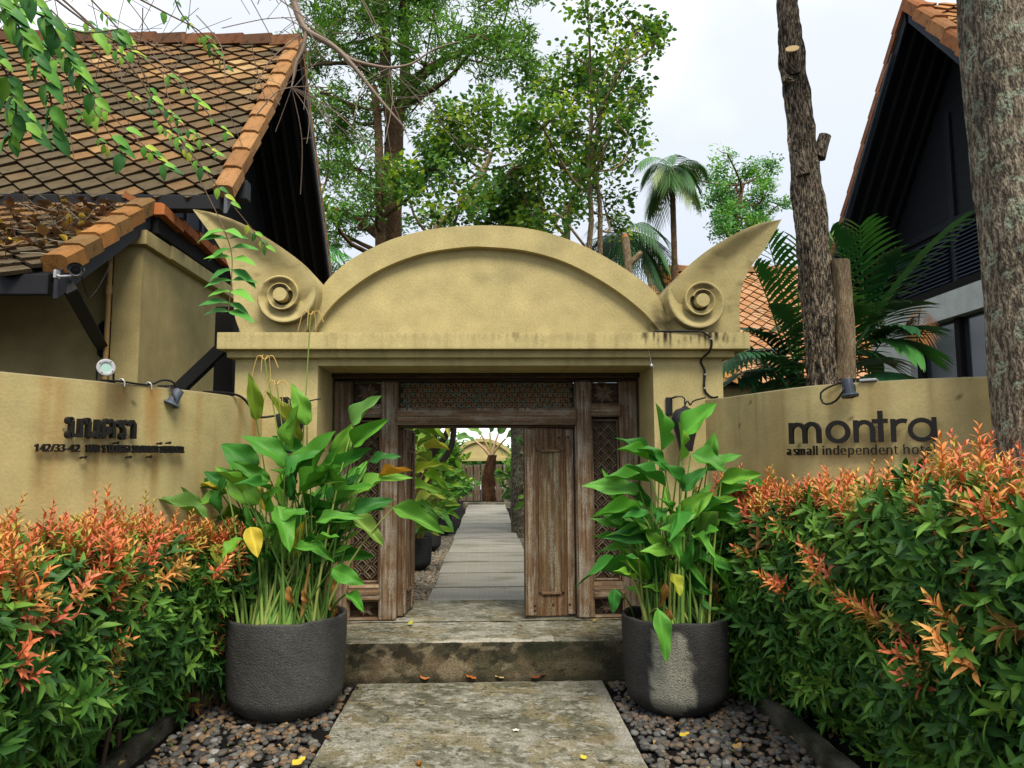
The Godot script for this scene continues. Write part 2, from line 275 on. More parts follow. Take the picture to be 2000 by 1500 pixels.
	# a slab whose face lies between two curves of equal length, thick from z0 (front) to z1
	func band(a: Array, b: Array, z0: float, z1: float, across: int, col = Color.WHITE, lip = null) -> void:
		var m := a.size() - 1
		var at := func(u: float, w: float) -> Vector2:
			var k := mini(int(w * m), m - 1)
			var t := w * m - k
			return a[k].lerp(a[k + 1], t).lerp(b[k].lerp(b[k + 1], t), u)
		for fb in [[z0, 1.0], [z1, -1.0]]:
			var zz: float = fb[0]
			var front: bool = fb[1] > 0
			var q0: Vector2 = at.call(1.0, 0.5) - at.call(0.0, 0.5)
			var q1: Vector2 = at.call(0.5, 0.55) - at.call(0.5, 0.45)
			var plus := q0.cross(q1) > 0.0
			grid(across, m * 2, func(u, w):
				var q: Vector2 = at.call(u, w)
				return Vector3(q.x, q.y, zz + (lip.call(u, w) if front and lip != null else 0.0)), col, plus != front)
		for e in [0.0, 1.0]:
			var q0: Vector2 = at.call(e, 0.55) - at.call(e, 0.45)
			var out: Vector2 = (at.call(e, 0.5) - at.call(1.0 - e, 0.5))
			var nn := Vector3(q0.x, q0.y, 0).cross(Vector3(0, 0, z1 - z0))
			var flip := nn.dot(Vector3(out.x, out.y, 0)) < 0.0
			grid(m * 2, 4, func(u, w):
				var q: Vector2 = at.call(e, u)
				var d: float = lip.call(e, u) if lip != null else 0.0
				return Vector3(q.x, q.y, lerpf(z0 + d, z1, w)), col, flip)

	# a block whose faces are cut into small cells, so that its colour can vary from point to point
	func block(lo: Vector3, hi: Vector3, cell: float, col, worn := 0.0, relief: FastNoiseLite = null) -> void:
		var mid := (lo + hi) / 2
		for axis in 3:
			var o1 := (axis + 1) % 3
			var o2 := (axis + 2) % 3
			var n1 := clampi(int(ceil((hi[o1] - lo[o1]) / cell)), 1, 260)
			var n2 := clampi(int(ceil((hi[o2] - lo[o2]) / cell)), 1, 260)
			for side in 2:
				grid(n1, n2, func(u, w):
					var p := lo
					p[axis] = hi[axis] if side else lo[axis]
					p[o1] = lerpf(lo[o1], hi[o1], u)
					p[o2] = lerpf(lo[o2], hi[o2], w)
					if worn > 0.0:
						var q := p.clamp(lo + Vector3.ONE * worn, hi - Vector3.ONE * worn)
						var d := (p - q).normalized()
						p = q + d * (worn * (1.0 - (0.7 * absf(relief.get_noise_3d(p.x * 4.0, p.y * 4.0, p.z * 4.0)) if relief else 0.0)))
					return p, col, side == 0)

	func mesh() -> ArrayMesh:
		var a := []
		a.resize(Mesh.ARRAY_MAX)
		a[Mesh.ARRAY_VERTEX] = v
		a[Mesh.ARRAY_NORMAL] = n
		a[Mesh.ARRAY_TEX_UV] = uv
		a[Mesh.ARRAY_COLOR] = c
		a[Mesh.ARRAY_INDEX] = ix
		var m := ArrayMesh.new()
		m.add_surface_from_arrays(Mesh.PRIMITIVE_TRIANGLES, a)
		return m


# ---------------------------------------------------------------- nodes
func numbered(called: String) -> String:
	used[called] = used.get(called, -1) + 1
	return called if used[called] == 0 else "%s_%03d" % [called, used[called]]

func tag(o: Node3D, label := "", category := "", group := "", kind := "") -> Node3D:
	if label: o.set_meta("label", label)
	if category: o.set_meta("category", category)
	if group: o.set_meta("group", group)
	if kind: o.set_meta("kind", kind)
	return o

func thing(called: String, label: String, category: String, at := Vector3.ZERO, group := "", kind := "") -> Node3D:
	var o := Node3D.new()
	o.name = numbered(called)
	o.position = at
	add_child(o, true)
	return tag(o, label, category, group, kind)

func put(called: String, g, mat: Material, parent: Node = self, xf := Transform3D()) -> MeshInstance3D:
	var o := MeshInstance3D.new()
	o.name = numbered(called) if parent == self else called
	o.mesh = g.mesh() if g is Geo else g
	o.material_override = mat
	o.transform = xf
	parent.add_child(o, true)
	return o

func scatter(called: String, m: Mesh, mat: Material, places: Array, tints: Array, parent: Node = self) -> MultiMeshInstance3D:
	var mm := MultiMesh.new()
	mm.transform_format = MultiMesh.TRANSFORM_3D
	mm.use_colors = true
	mm.mesh = m
	mm.instance_count = places.size()
	for k in places.size():
		mm.set_instance_transform(k, places[k])
		mm.set_instance_color(k, tints[k] if tints.size() else Color.WHITE)
	var o := MultiMeshInstance3D.new()
	o.name = numbered(called) if parent == self else called
	o.multimesh = mm
	o.material_override = mat
	o.set_meta("kind", "stuff")
	parent.add_child(o, true)
	return o

func lin(r: float, g: float, b: float) -> Color:      # a colour as one reads it from a picture, 0 to 255, as a linear value
	return Color(r / 255.0, g / 255.0, b / 255.0).srgb_to_linear()

func rr(a: float, b: float) -> float:
	return rng.randf_range(a, b)

func aim(from: Vector3, to: Vector3, facing := Vector3.UP) -> Basis:   # y runs from one point to the other, z looks towards «facing» as well as it can
	var y := (to - from).normalized()
	var x := y.cross(facing)
	if x.length() < 0.05: x = y.cross(Vector3(0.31, 0.2, 0.9))
	x = x.normalized()
	return Basis(x, y, x.cross(y))

func curve_points(pts: Array, step := 0.1) -> Array:
	var cv := Curve3D.new()
	for k in pts.size():
		var d: Vector3 = (pts[mini(k + 1, pts.size() - 1)] - pts[maxi(k - 1, 0)]) / 6.0
		cv.add_point(pts[k], -d, d)
	var total := cv.get_baked_length()
	var out := []
	var m := maxi(2, int(ceil(total / step)))
	for k in m + 1: out.append(cv.sample_baked(total * k / m, true))
	return out


# ---------------------------------------------------------------- materials
func tex(img: Image) -> ImageTexture:
	img.generate_mipmaps()
	return ImageTexture.create_from_image(img)

func grain(w: int, h: int, freq: float, octaves: int, sd: int) -> PackedByteArray:
	var f := FastNoiseLite.new()
	f.seed = sd
	f.frequency = freq
	f.fractal_octaves = octaves
	var im := f.get_seamless_image(w, h)
	im.convert(Image.FORMAT_L8)
	return im.get_data()

func stretched(w: int, h: int, small: int, freq: float, octaves: int, sd: int) -> PackedByteArray:
	var f := FastNoiseLite.new()
	f.seed = sd
	f.frequency = freq
	f.fractal_octaves = octaves
	var im := f.get_seamless_image(w, small)
	im.convert(Image.FORMAT_L8)
	im.resize(w, h, Image.INTERPOLATE_BILINEAR)
	return im.get_data()

func painted(w: int, h: int, f: Callable) -> ImageTexture:      # f(k) -> sRGB colour of pixel number k
	var d := PackedByteArray()
	d.resize(w * h * 3)
	for k in w * h:
		var q: Color = f.call(k)
		d[k * 3] = clampi(int(q.r * 255.0), 0, 255)
		d[k * 3 + 1] = clampi(int(q.g * 255.0), 0, 255)
		d[k * 3 + 2] = clampi(int(q.b * 255.0), 0, 255)
	return tex(Image.create_from_data(w, h, false, Image.FORMAT_RGB8, d))

func grey_tex(d: PackedByteArray, w: int, h: int) -> ImageTexture:
	return tex(Image.create_from_data(w, h, false, Image.FORMAT_L8, d))

func mat(called: String, color: Color, rough := 0.85, t: Texture2D = null, tri := 0.0, bump: Texture2D = null, bump_cm := 0.0) -> StandardMaterial3D:
	var m := StandardMaterial3D.new()
	m.resource_name = called
	m.albedo_color = color.linear_to_srgb()
	m.roughness = rough
	m.vertex_color_use_as_albedo = true
	m.metallic_specular = 0.35
	if t: m.albedo_texture = t
	if tri > 0.0:
		m.uv1_triplanar = true
		m.uv1_world_triplanar = true
		m.uv1_scale = Vector3.ONE * tri
	if bump:
		m.heightmap_enabled = true
		m.heightmap_texture = bump
		m.heightmap_scale = bump_cm
	M[called] = m
	return m

func leafy(called: String, color: Color, rough := 0.45, t: Texture2D = null, through := 0.5) -> StandardMaterial3D:
	var m := mat(called, color, rough, t)
	m.cull_mode = BaseMaterial3D.CULL_DISABLED
	m.backlight_enabled = true
	m.backlight = Color(through, through, through * 0.55)
	m.metallic_specular = 0.34
	return m

func make_materials() -> void:
	noise.seed = 7; noise.frequency = 1.0; noise.fractal_octaves = 4
	streak.seed = 19; streak.frequency = 1.0; streak.fractal_octaves = 3
	# plaster: a little mottled and trowelled
	var a := grain(512, 512, 0.008, 5, 1)
	var b := grain(512, 512, 0.09, 3, 2)
	var rough_bump := grey_tex(b, 512, 512)
	var soft := grey_tex(a, 512, 512)
	var plaster := painted(512, 512, func(k):
		var t := 0.86 + 0.1 * (a[k] / 255.0 - 0.5) + 0.09 * (b[k] / 255.0 - 0.5)
		return Color(t, t, t * 0.985))
	mat("plaster", Color(1, 1, 1), 0.9, plaster, 0.9, rough_bump, 0.1)
	# concrete and stone: coarser
	var e := grain(512, 512, 0.05, 5, 5)
	var ebump := grey_tex(e, 512, 512)
	var rough_stone := painted(512, 512, func(k):
		var t := 0.8 + 0.34 * (e[k] / 255.0 - 0.5) + 0.14 * (a[(k * 3) % 262144] / 255.0 - 0.5) + 0.16 * (b[k] / 255.0 - 0.5)
		return Color(t, t, t))
	mat("concrete", Color(1, 1, 1), 0.82, rough_stone, 2.1, ebump, 0.3)
	mat("pot_stone", Color(1, 1, 1), 0.82, rough_stone, 2.6, ebump, 0.5)
	mat("soil", lin(52, 44, 36), 0.95, rough_stone, 1.5, ebump, 1.5)
	mat("pebble", Color(1, 1, 1), 0.68, rough_stone, 2.5)
	# terracotta
	var clay := painted(512, 512, func(k):
		var d := clampf((a[k] / 255.0 - 0.47) * 3.0, 0.0, 1.0) * clampf((e[k] / 255.0 - 0.3) * 2.2, 0.0, 1.0)
		var t := 0.92 + 0.3 * (b[k] / 255.0 - 0.5)
		return Color(t, t, t).lerp(Color(0.42, 0.38, 0.33), 0.75 * d))
	mat("clay_tile", Color(1, 1, 1), 0.85, clay, 1.7, rough_bump, 0.3)
	mat("clean_tile", Color(1, 1, 1), 0.85, rough_stone, 1.5)
	# wood: u across half a metre, v along a metre
	var s1 := stretched(512, 512, 16, 0.03, 4, 11)
	var s2 := stretched(512, 512, 8, 0.12, 3, 12)
	var p1 := stretched(512, 512, 64, 0.025, 5, 13)
	var wood_bump := grey_tex(s1, 512, 512)
	var wood := func(k, bare: float):
		var t: float = 0.5 * s1[k] / 255.0 + 0.3 * s2[k] / 255.0 + 0.2 * e[k] / 255.0
		var q := Color(0.27, 0.2, 0.145).lerp(Color(0.56, 0.455, 0.345), clampf((t - 0.22) * 1.7, 0, 1))
		var grey: float = clampf((a[k] / 255.0 - 0.42) * 3.0, 0, 1)
		q = q.lerp(Color(0.51, 0.485, 0.435) * (0.6 + 0.8 * t), 0.08 + grey * 0.55)
		var flake: float = clampf((p1[k] / 255.0 - bare) * 9.0, 0, 1) * clampf((b[k] / 255.0 - 0.36) * 7.0, 0, 1)
		return q.lerp(Color(0.63, 0.63, 0.6), flake * 0.62)
	for q in [["wood", 0.68], ["worn_wood", 0.52], ["dark_wood", 0.9]]:
		var m := mat(q[0], Color(1, 1, 1), 0.72, painted(512, 512, wood.bind(q[1])), 0.0, wood_bump, 0.5)
		m.uv1_scale = Vector3(2.0, 1.0, 1.0)
	M.dark_wood.albedo_color = Color(0.62, 0.58, 0.55)
	# bark
	var k1 := stretched(512, 512, 130, 0.045, 5, 21)
	var k2 := stretched(512, 512, 170, 0.13, 3, 22)
	var bark := func(k, pale: Color, dark: Color, moss: float):
		var t: float = clampf(0.65 * k1[k] / 255.0 + 0.45 * k2[k] / 255.0 - 0.05, 0, 1)
		t = clampf((t - 0.33) * 2.6, 0, 1)
		var q := dark.lerp(pale, t)
		var g: float = clampf((a[k] / 255.0 - 0.53) * 8.0, 0, 1) * clampf((e[k] / 255.0 - 0.38) * 6.0, 0, 1)
		return q.lerp(Color(0.55, 0.62, 0.53), g * moss)
	var kb := PackedByteArray()
	kb.resize(512 * 512)
	for k in 512 * 512: kb[k] = clampi(int(0.6 * k1[k] + 0.5 * k2[k]) - 10, 0, 255)
	var bark_bump := grey_tex(kb, 512, 512)
	for q in [["lichen_bark", Color(0.58, 0.535, 0.46), Color(0.25, 0.225, 0.19), 0.75], ["dead_bark", Color(0.7, 0.63, 0.53), Color(0.15, 0.125, 0.105), 0.15], ["brown_bark", Color(0.5, 0.38, 0.27), Color(0.27, 0.2, 0.15), 0.2], ["pale_bark", Color(0.68, 0.6, 0.48), Color(0.45, 0.37, 0.28), 0.2]]:
		var m := mat(q[0], Color(1, 1, 1), 0.9, painted(512, 512, bark.bind(q[1], q[2], q[3])), 0.0, bark_bump, 1.4)
		m.uv1_scale = Vector3(1.6, 1.7, 1.0)
	# leaves: fine veins that run out from the midrib towards the tip
	var veins := painted(128, 256, func(k):
		var x = (k % 128) / 127.0 * 2.0 - 1.0
		var y = (k / 128) / 255.0
		var w := fposmod((y - absf(x) * 0.12) * 34.0, 1.0)
		var t := 0.93 - 0.24 * smoothstep(0.3, 0.0, minf(w, 1.0 - w)) + 0.09 * (a[(k * 7) % 262144] / 255.0 - 0.5)
		var mid := smoothstep(0.07, 0.02, absf(x))
		return Color(t, t, t).lerp(Color(1.0, 1.0, 0.8), mid * 0.8))
	leafy("big_leaf", Color(1, 1, 1), 0.5, veins, 0.6)
	leafy("leaf", Color(1, 1, 1), 0.5, null, 0.5)
	leafy("far_leaf", Color(1, 1, 1), 0.55, null, 0.9)
	leafy("palm_leaf", Color(1, 1, 1), 0.4, null, 0.35)
	mat("stem", Color(1, 1, 1), 0.5)
	mat("paint", Color(1, 1, 1), 0.6)
	mat("black_metal", lin(38, 38, 40), 0.42)
	mat("dark_board", lin(27, 28, 32), 0.65, null)
	mat("soffit", lin(20, 19, 19), 0.9)
	mat("letter", lin(26, 25, 24), 0.55)
	mat("cable", lin(24, 24, 24), 0.5)
	mat("pale_metal", lin(176, 178, 180), 0.35).metallic = 0.6
	var lens := mat("lens", lin(150, 185, 175), 0.15)
	lens.metallic_specular = 0.6


# ---------------------------------------------------------------- colours that change from point to point
func fbm(x: float, y: float, z := 0.0) -> float: return noise.get_noise_3d(x, y, z)

var ochre := lin(206, 190, 136)
var ochre_dim := lin(186, 170, 120)

func plaster_color(p: Vector3, nn: Vector3) -> Color:
	var t := 1.0 + 0.06 * fbm(p.x * 0.9, p.y * 0.9, p.z * 0.9) + 0.05 * fbm(p.x * 5.0, p.y * 5.0, p.z * 5.0)
	return ochre * t

func gate_color(p: Vector3, nn: Vector3) -> Color:     # the gate: rain runs under the ledges, grey bloom on the arch, soot on the right of the cornice
	var q := plaster_color(p, nn)
	var s := streak.get_noise_2d(p.x * 14.0, p.y * 0.7)
	var run := clampf(s * 2.2 - 0.25, 0.0, 1.0)
	if p.y > 2.455 and p.y < 2.61:
		var heavy := smoothstep(1.05, 1.4, p.x) * smoothstep(2.05, 1.75, p.x) * 0.95 + 0.08 + 0.25 * smoothstep(0.0, 0.15, p.x) * smoothstep(0.5, 0.3, p.x)
		var fine := clampf(streak.get_noise_2d(p.x * 22.0, p.y * 3.0) * 3.2 - 0.1, 0.0, 1.0)
		q = q.lerp(lin(48, 40, 30), clampf(fine * heavy * 1.5, 0, 1) * smoothstep(2.45 + 0.09 * streak.get_noise_2d(p.x * 9.0, 5.0), 2.57, p.y + 0.03 * fbm(p.x * 14.0, 3.0)))
	if p.y > 2.6:
		var bloom := clampf(fbm(p.x * 1.3 + 3.0, p.y * 2.4, 1.0) * 2.4 - 0.1, 0.0, 1.0) * smoothstep(2.85, 3.05, p.y) * smoothstep(1.1, 0.7, absf(p.x))
		q = q.lerp(lin(140, 133, 100), bloom * 0.32)
		var edge := smoothstep(1.22, 1.36, absf(p.x)) * smoothstep(1.62, 1.4, absf(p.x)) * smoothstep(2.98, 2.7, p.y)
		var soot := clampf(fbm(p.x * 9.0, p.y * 6.0, 2.0) * 2.0 + 0.25, 0.0, 1.0) * edge * (1.0 if p.x > 0 else 0.45)
		q = q.lerp(lin(72, 60, 46), soot * 0.8)
		if absf(p.x) > 1.3:
			var w := clampf(fbm(p.x * 6.0, p.y * 9.0, 7.0) * 2.2 - 0.35, 0.0, 1.0)
			q = q.lerp(lin(112, 92, 54), w * 0.5)
			q = q.lerp(lin(214, 196, 146), clampf(fbm(p.x * 11.0, p.y * 11.0, 4.0) * 1.5 - 0.3, 0, 1) * 0.3)
	else:
		q = q.lerp(lin(150, 124, 78), run * 0.25)
	if nn.y > 0.6: q = q.lerp(lin(98, 90, 72), 0.7)
	return q

func wall_color(p: Vector3, nn: Vector3) -> Color:     # the sign walls: rust and dirt run down from the top edge and from the letters
	var q := plaster_color(p, nn)
	var along := p.x * 0.6 + p.z * 0.8
	var s := streak.get_noise_2d(along * 3.4 + 8.0, p.y * 0.22)
	var t := streak.get_noise_2d(along * 11.0, p.y * 0.4 + 3.0)
	var run := clampf(s * 2.6 - 0.22, 0.0, 1.0)
	var thin := clampf(t * 2.4 - 0.5, 0.0, 1.0)
	var rust := lin(176, 122, 50)
	if p.x < 0:
		q = q.lerp(rust, clampf(run * 0.95 + thin * 0.25, 0, 1))
		for e in [[-4.86, 0.06, 0.55], [-5.0, 0.045, 0.7], [-4.72, 0.03, 0.3], [-5.62, 0.05, 0.7], [-5.33, 0.03, 0.3]]:
			var off: float = absf(along - e[0] + 0.02 * fbm(p.y * 3.0, e[0]))
			q = q.lerp(lin(172, 116, 44), e[2] * smoothstep(e[1], 0.0, off) * smoothstep(0.9, 2.05, p.y) * clampf(0.8 + 1.2 * fbm(along * 22.0, p.y * 0.8), 0, 1))
		# below the lamp clip and below the lettering
		var below := smoothstep(0.10, 0.0, absf(along - (-5.04)) + 0.03 * t) * smoothstep(1.62, 2.0, p.y)
		q = q.lerp(lin(66, 50, 28), below * 0.75)
		var drip := clampf(t * 1.8 + 0.15, 0.0, 1.0) * smoothstep(1.3, 1.64, p.y) * smoothstep(1.7, 1.64, p.y) * smoothstep(-5.35, -5.2, along) * smoothstep(-4.75, -4.9, along)
		q = q.lerp(lin(120, 92, 44), drip * 0.7)
	else:
		q = q.lerp(lin(164, 132, 74), run * 0.3)
		q = q.lerp(lin(128, 108, 68), thin * 0.4 * smoothstep(1.4, 2.0, p.y))
		q = q.lerp(lin(118, 108, 76), 0.4 * smoothstep(2.2, 1.75, p.x) * clampf(0.6 + 1.5 * fbm(p.y * 2.0, along * 2.0), 0, 1))
	var green := clampf(fbm(along * 2.0, p.y * 1.6, 9.0) * 1.6 - 0.25, 0, 1) * smoothstep(1.5, 0.6, p.y)
	q = q.lerp(lin(122, 112, 66), green * 0.6)
	var speck := fbm(along * 30.0, p.y * 30.0, 3.0)
	if speck > 0.62: q = q.lerp(lin(60, 48, 34), 0.7)
	if nn.y > 0.6: q = q.lerp(lin(150, 140, 112), 0.8)
	return q

func concrete_color(p: Vector3, nn: Vector3) -> Color:     # worn, mossy screed with pale scoured patches
	var a := fbm(p.x * 1.5, p.z * 1.5 + p.y, 0.5)
	var b := fbm(p.x * 5.0, p.z * 5.0 + p.y * 4.0, 2.5)
	var q := lin(148, 147, 130)
	q = q.lerp(lin(100, 100, 80), clampf(a * 2.2 + 0.5 + b * 0.8, 0, 1) * 0.85)
	q = q.lerp(lin(190, 187, 174), clampf(b * 2.6 - 0.15 - a * 1.4, 0, 1) * 0.75)
	q = q.lerp(lin(132, 112, 66), clampf(fbm(p.x * 2.0, p.z * 2.0, 8.0) * 2.0 - 0.3, 0, 1) * 0.6)
	# flaked skin with sharp edges, pale scuffs and dark specks
	var flake := fbm(p.x * 2.1 + 7.0, p.z * 2.3 + p.y, 1.5) + 0.12 * fbm(p.x * 13.0, p.z * 13.0, 4.5)
	q = q.lerp(lin(152, 140, 106), smoothstep(0.15, 0.18, flake) * 0.55)
	if flake > 0.115 and flake < 0.15: q = q.lerp(lin(62, 58, 42), 0.5)
	q = q.lerp(lin(204, 202, 192), smoothstep(0.2, 0.3, fbm(p.x * 9.0, p.z * 14.0 + p.y * 9.0, 12.0)) * 0.5)
	q = q.lerp(lin(54, 54, 40), smoothstep(0.26, 0.34, fbm(p.x * 12.0 + 3.0, p.z * 12.0 + p.y * 12.0, 15.0)) * 0.55)
	var crack := absf(fbm(p.x * 0.8 + 4.0, p.z * 1.6, 4.0 + p.y))
	if crack < 0.006: q = q.lerp(lin(40, 38, 30), 0.8)
	return q

func slab_color(p: Vector3, nn: Vector3) -> Color:
	var q := concrete_color(p, nn)
	var to_edge := 0.845 - p.x - 0.05 * fbm(p.z * 4.0, 1.0, 1.0)
	q = q.lerp(lin(176, 174, 164), smoothstep(0.14, 0.05, to_edge) * clampf(0.75 + 1.2 * fbm(p.x * 6.0, p.z * 5.0, 5.0), 0, 1))
	if p.z < -5.78: q = q.lerp(lin(178, 172, 158), 0.5)
	return q

func step_color(p: Vector3, nn: Vector3) -> Color:
	var q := concrete_color(p * Vector3(1, 1, 1.25) + Vector3(5, 0, 2), nn)
	if nn.z > 0.5:
		var top := clampf(smoothstep(0.12, 0.27, p.y + 0.1 * fbm(p.x * 4.0, 2.0, 1.0)) , 0, 1)
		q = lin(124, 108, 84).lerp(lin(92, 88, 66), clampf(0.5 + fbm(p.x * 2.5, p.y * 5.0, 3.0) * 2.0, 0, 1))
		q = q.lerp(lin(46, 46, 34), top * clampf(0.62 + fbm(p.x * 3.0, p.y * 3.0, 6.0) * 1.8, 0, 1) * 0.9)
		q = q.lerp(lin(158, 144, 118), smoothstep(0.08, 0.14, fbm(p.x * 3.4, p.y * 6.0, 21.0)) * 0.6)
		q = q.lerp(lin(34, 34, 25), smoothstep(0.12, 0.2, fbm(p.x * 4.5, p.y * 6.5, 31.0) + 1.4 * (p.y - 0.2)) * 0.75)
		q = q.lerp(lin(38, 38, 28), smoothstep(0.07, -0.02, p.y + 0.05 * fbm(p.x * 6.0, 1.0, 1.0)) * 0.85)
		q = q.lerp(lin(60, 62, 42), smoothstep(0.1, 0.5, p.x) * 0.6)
	elif p.z > -6.02 and p.x > -0.4 and p.x < 0.5:
		q = q.lerp(lin(206, 202, 188), clampf(smoothstep(-6.02, -5.85, p.z) * (0.35 + 4.0 * fbm(p.x * 2.6, p.z * 3.0, 2.2)), 0, 1))
	return q

func path_color(p: Vector3, nn: Vector3) -> Color:
	var q := lin(196, 193, 182)
	q *= 1.0 + 0.16 * fbm(p.x * 0.5, p.z * 3.0, 1.0)
	q = q.lerp(lin(136, 130, 104), clampf(fbm(p.x * 1.2, p.z * 2.2, 3.0) * 2.4 - 0.25, 0, 1) * 0.55)
	q = q.lerp(lin(218, 216, 208), clampf(fbm(p.x * 2.0, p.z * 7.0, 6.0) * 2.0 - 0.3, 0, 1) * 0.6)
	return q


# ---------------------------------------------------------------- ground, slab, step, path
func make_ground() -> void:
	var g := Geo.new()
	g.grid(60, 60, func(u, w):
		var x = (u - 0.5) * 2.0
		var z = (w - 0.5) * 2.0
		return Vector3(signf(x) * pow(absf(x), 3.0) * 420.0, -0.07, -4.0 + signf(z) * pow(absf(z), 3.0) * 420.0), lin(86, 82, 70), true)
	tag(put("ground", g, M.soil), "dark soil under the gravel and the planting beds", "ground", "", "structure")
	# soil of the planting beds and of the forecourt, a little uneven
	g = Geo.new()
	g.grid(90, 70, func(u, w):
		var x := lerpf(-3.4, 3.4, u)
		var z := lerpf(-6.4, -2.2, w)
		return Vector3(x, -0.035 + 0.012 * fbm(x * 3.0, z * 3.0) + smoothstep(1.85, 2.0, absf(x)) * 0.07, z), func(p, nn): return lin(64, 56, 46) * (1.0 + 0.5 * fbm(p.x * 3.0, p.z * 3.0)), true)
	var court := tag(put("gravel_forecourt", g, M.soil), "forecourt of rounded grey and brown river pebbles beside the slab", "gravel", "", "structure")
	pebbles(court, [Vector2(-1.86, -0.97), Vector2(0.87, 1.76)], -5.78, -3.55, 0.035, 300)
	# bits of dead leaf among the pebbles and under the hedges
	var bits := []
	var bit_tints := []
	for k in 420:
		var p := Vector3(rr(0.9, 2.3) * (1.0 if k % 2 else -1.0), rr(0.005, 0.02), rr(-5.75, -3.4))
		if absf(p.x) > 1.85: p.y += 0.06
		bits.append(Transform3D(Basis.from_euler(Vector3(-PI / 2 + rr(-0.4, 0.4), rr(0, TAU), rr(-0.3, 0.3)), EULER_ORDER_YXZ).scaled(Vector3.ONE * rr(0.015, 0.05)), p))
		bit_tints.append([lin(92, 68, 44), lin(128, 96, 58), lin(70, 54, 40), lin(150, 126, 84), lin(84, 92, 44)][k % 5])
	scatter("leaf_bits", leaf_mesh(0.3, 0.6, 0.3, 4, 0.2, Color.WHITE, Color.WHITE), M.leaf, bits, bit_tints, court)
	# the entrance slab
	g = Geo.new()
	g.block(Vector3(-0.945, -0.09, -5.81), Vector3(0.845, 0.0, -3.0), 0.013, slab_color, 0.012, noise)
	tag(put("entrance_slab", g, M.concrete), "large mossy concrete slab lying on pebbles before the step", "slab", "", "structure")
	# step and threshold
	g = Geo.new()
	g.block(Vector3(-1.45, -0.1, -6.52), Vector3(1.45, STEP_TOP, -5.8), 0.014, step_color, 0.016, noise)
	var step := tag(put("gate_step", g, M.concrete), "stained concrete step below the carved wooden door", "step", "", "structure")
	g = Geo.new()
	g.block(Vector3(-1.34, 0.0, -7.5), Vector3(1.34, STEP_TOP + 0.004, -6.53), 0.03, step_color, 0.008, noise)
	put("threshold", g, M.concrete, step)
	# path of long slabs through the garden
	g = Geo.new()
	g.grid(40, 60, func(u, w):
		var x := lerpf(-4.5, 4.5, u)
		var z := lerpf(-26.0, -7.45, w)
		return Vector3(x, 0.12 + 0.02 * fbm(x * 1.5, z * 1.5), z), func(p, nn): return lin(118, 110, 94) * (0.35 if absf(p.x) < 0.5 else 1.0) * (1.0 + 0.5 * fbm(p.x * 2.0, p.z * 2.0)), true)
	var bed := tag(put("garden_gravel", g, M.soil), "garden bed of small gravel on both sides of the path", "gravel", "", "structure")
	pebbles(bed, [Vector2(-1.75, -0.62), Vector2(0.6, 1.6)], -15.5, -7.55, 0.03, 0, 0.13)
	var path := thing("garden_path", "straight path of pale concrete slabs behind the open door", "path", Vector3.ZERO, "", "structure")
	var z := -7.53
	for k in 16:
		var deep := 0.97 + 0.02 * sin(k * 2.3)
		g = Geo.new()
		var x := -0.01 + 0.012 * sin(k * 1.7)
		g.block(Vector3(x - 0.575, 0.1, z - deep), Vector3(x + 0.575, 0.243 + 0.004 * sin(k * 3.1), z), 0.035, func(p, nn): return path_color(p + Vector3(k * 3.1, 0, k * 0.7), nn) * (0.97 + 0.06 * sin(k * 5.3)), 0.007, noise)
		put("path_slab", g, M.concrete, path)
		z -= deep + 0.085
	g = Geo.new()
	g.block(Vector3(-0.75, 0.1, -24.75), Vector3(0.75, 0.31, -24.5), 0.06, concrete_color, 0.02, noise)
	tag(put("path_kerb", g, M.concrete), "low concrete kerb across the far end of the path", "kerb", "", "structure")
	# kerbs of the planting beds
	for s in [[-1.9, -1.84, "mossy concrete kerb at the foot of the left hedge", "left"], [1.76, 1.74, "broken concrete kerb at the foot of the right hedge", "right"]]:
		g = Geo.new()
		var x0: float = s[0]
		var sg := signf(x0)
		g.block(Vector3(x0 + (0.0 if sg > 0 else -0.09), -0.08, -5.7), Vector3(x0 + (0.09 if sg > 0 else 0.0), 0.085, -2.6), 0.03, func(p, nn): return lin(118, 114, 102).lerp(lin(60, 62, 48), clampf(0.5 + 1.6 * fbm(p.x * 3.0, p.y * 6.0, p.z * 2.5), 0, 1)), 0.014, noise)
		tag(put("bed_kerb", g, M.concrete), s[2], "kerb", "", "structure")
	# what has fallen
	litter()

func pebble_mesh(sd: int) -> ArrayMesh:
	var g := Geo.new()
	g.grid(9, 6, func(u, w):
		var d := Vector3(sin(w * PI) * cos(u * TAU), cos(w * PI), sin(w * PI) * sin(u * TAU))
		return d * Vector3(1.0, 0.55, 0.78) * (1.0 + 0.16 * fbm(d.x * 0.9 + sd * 5.0, d.y * 0.9, d.z * 0.9)), Color.WHITE, false, true)
	return g.mesh()

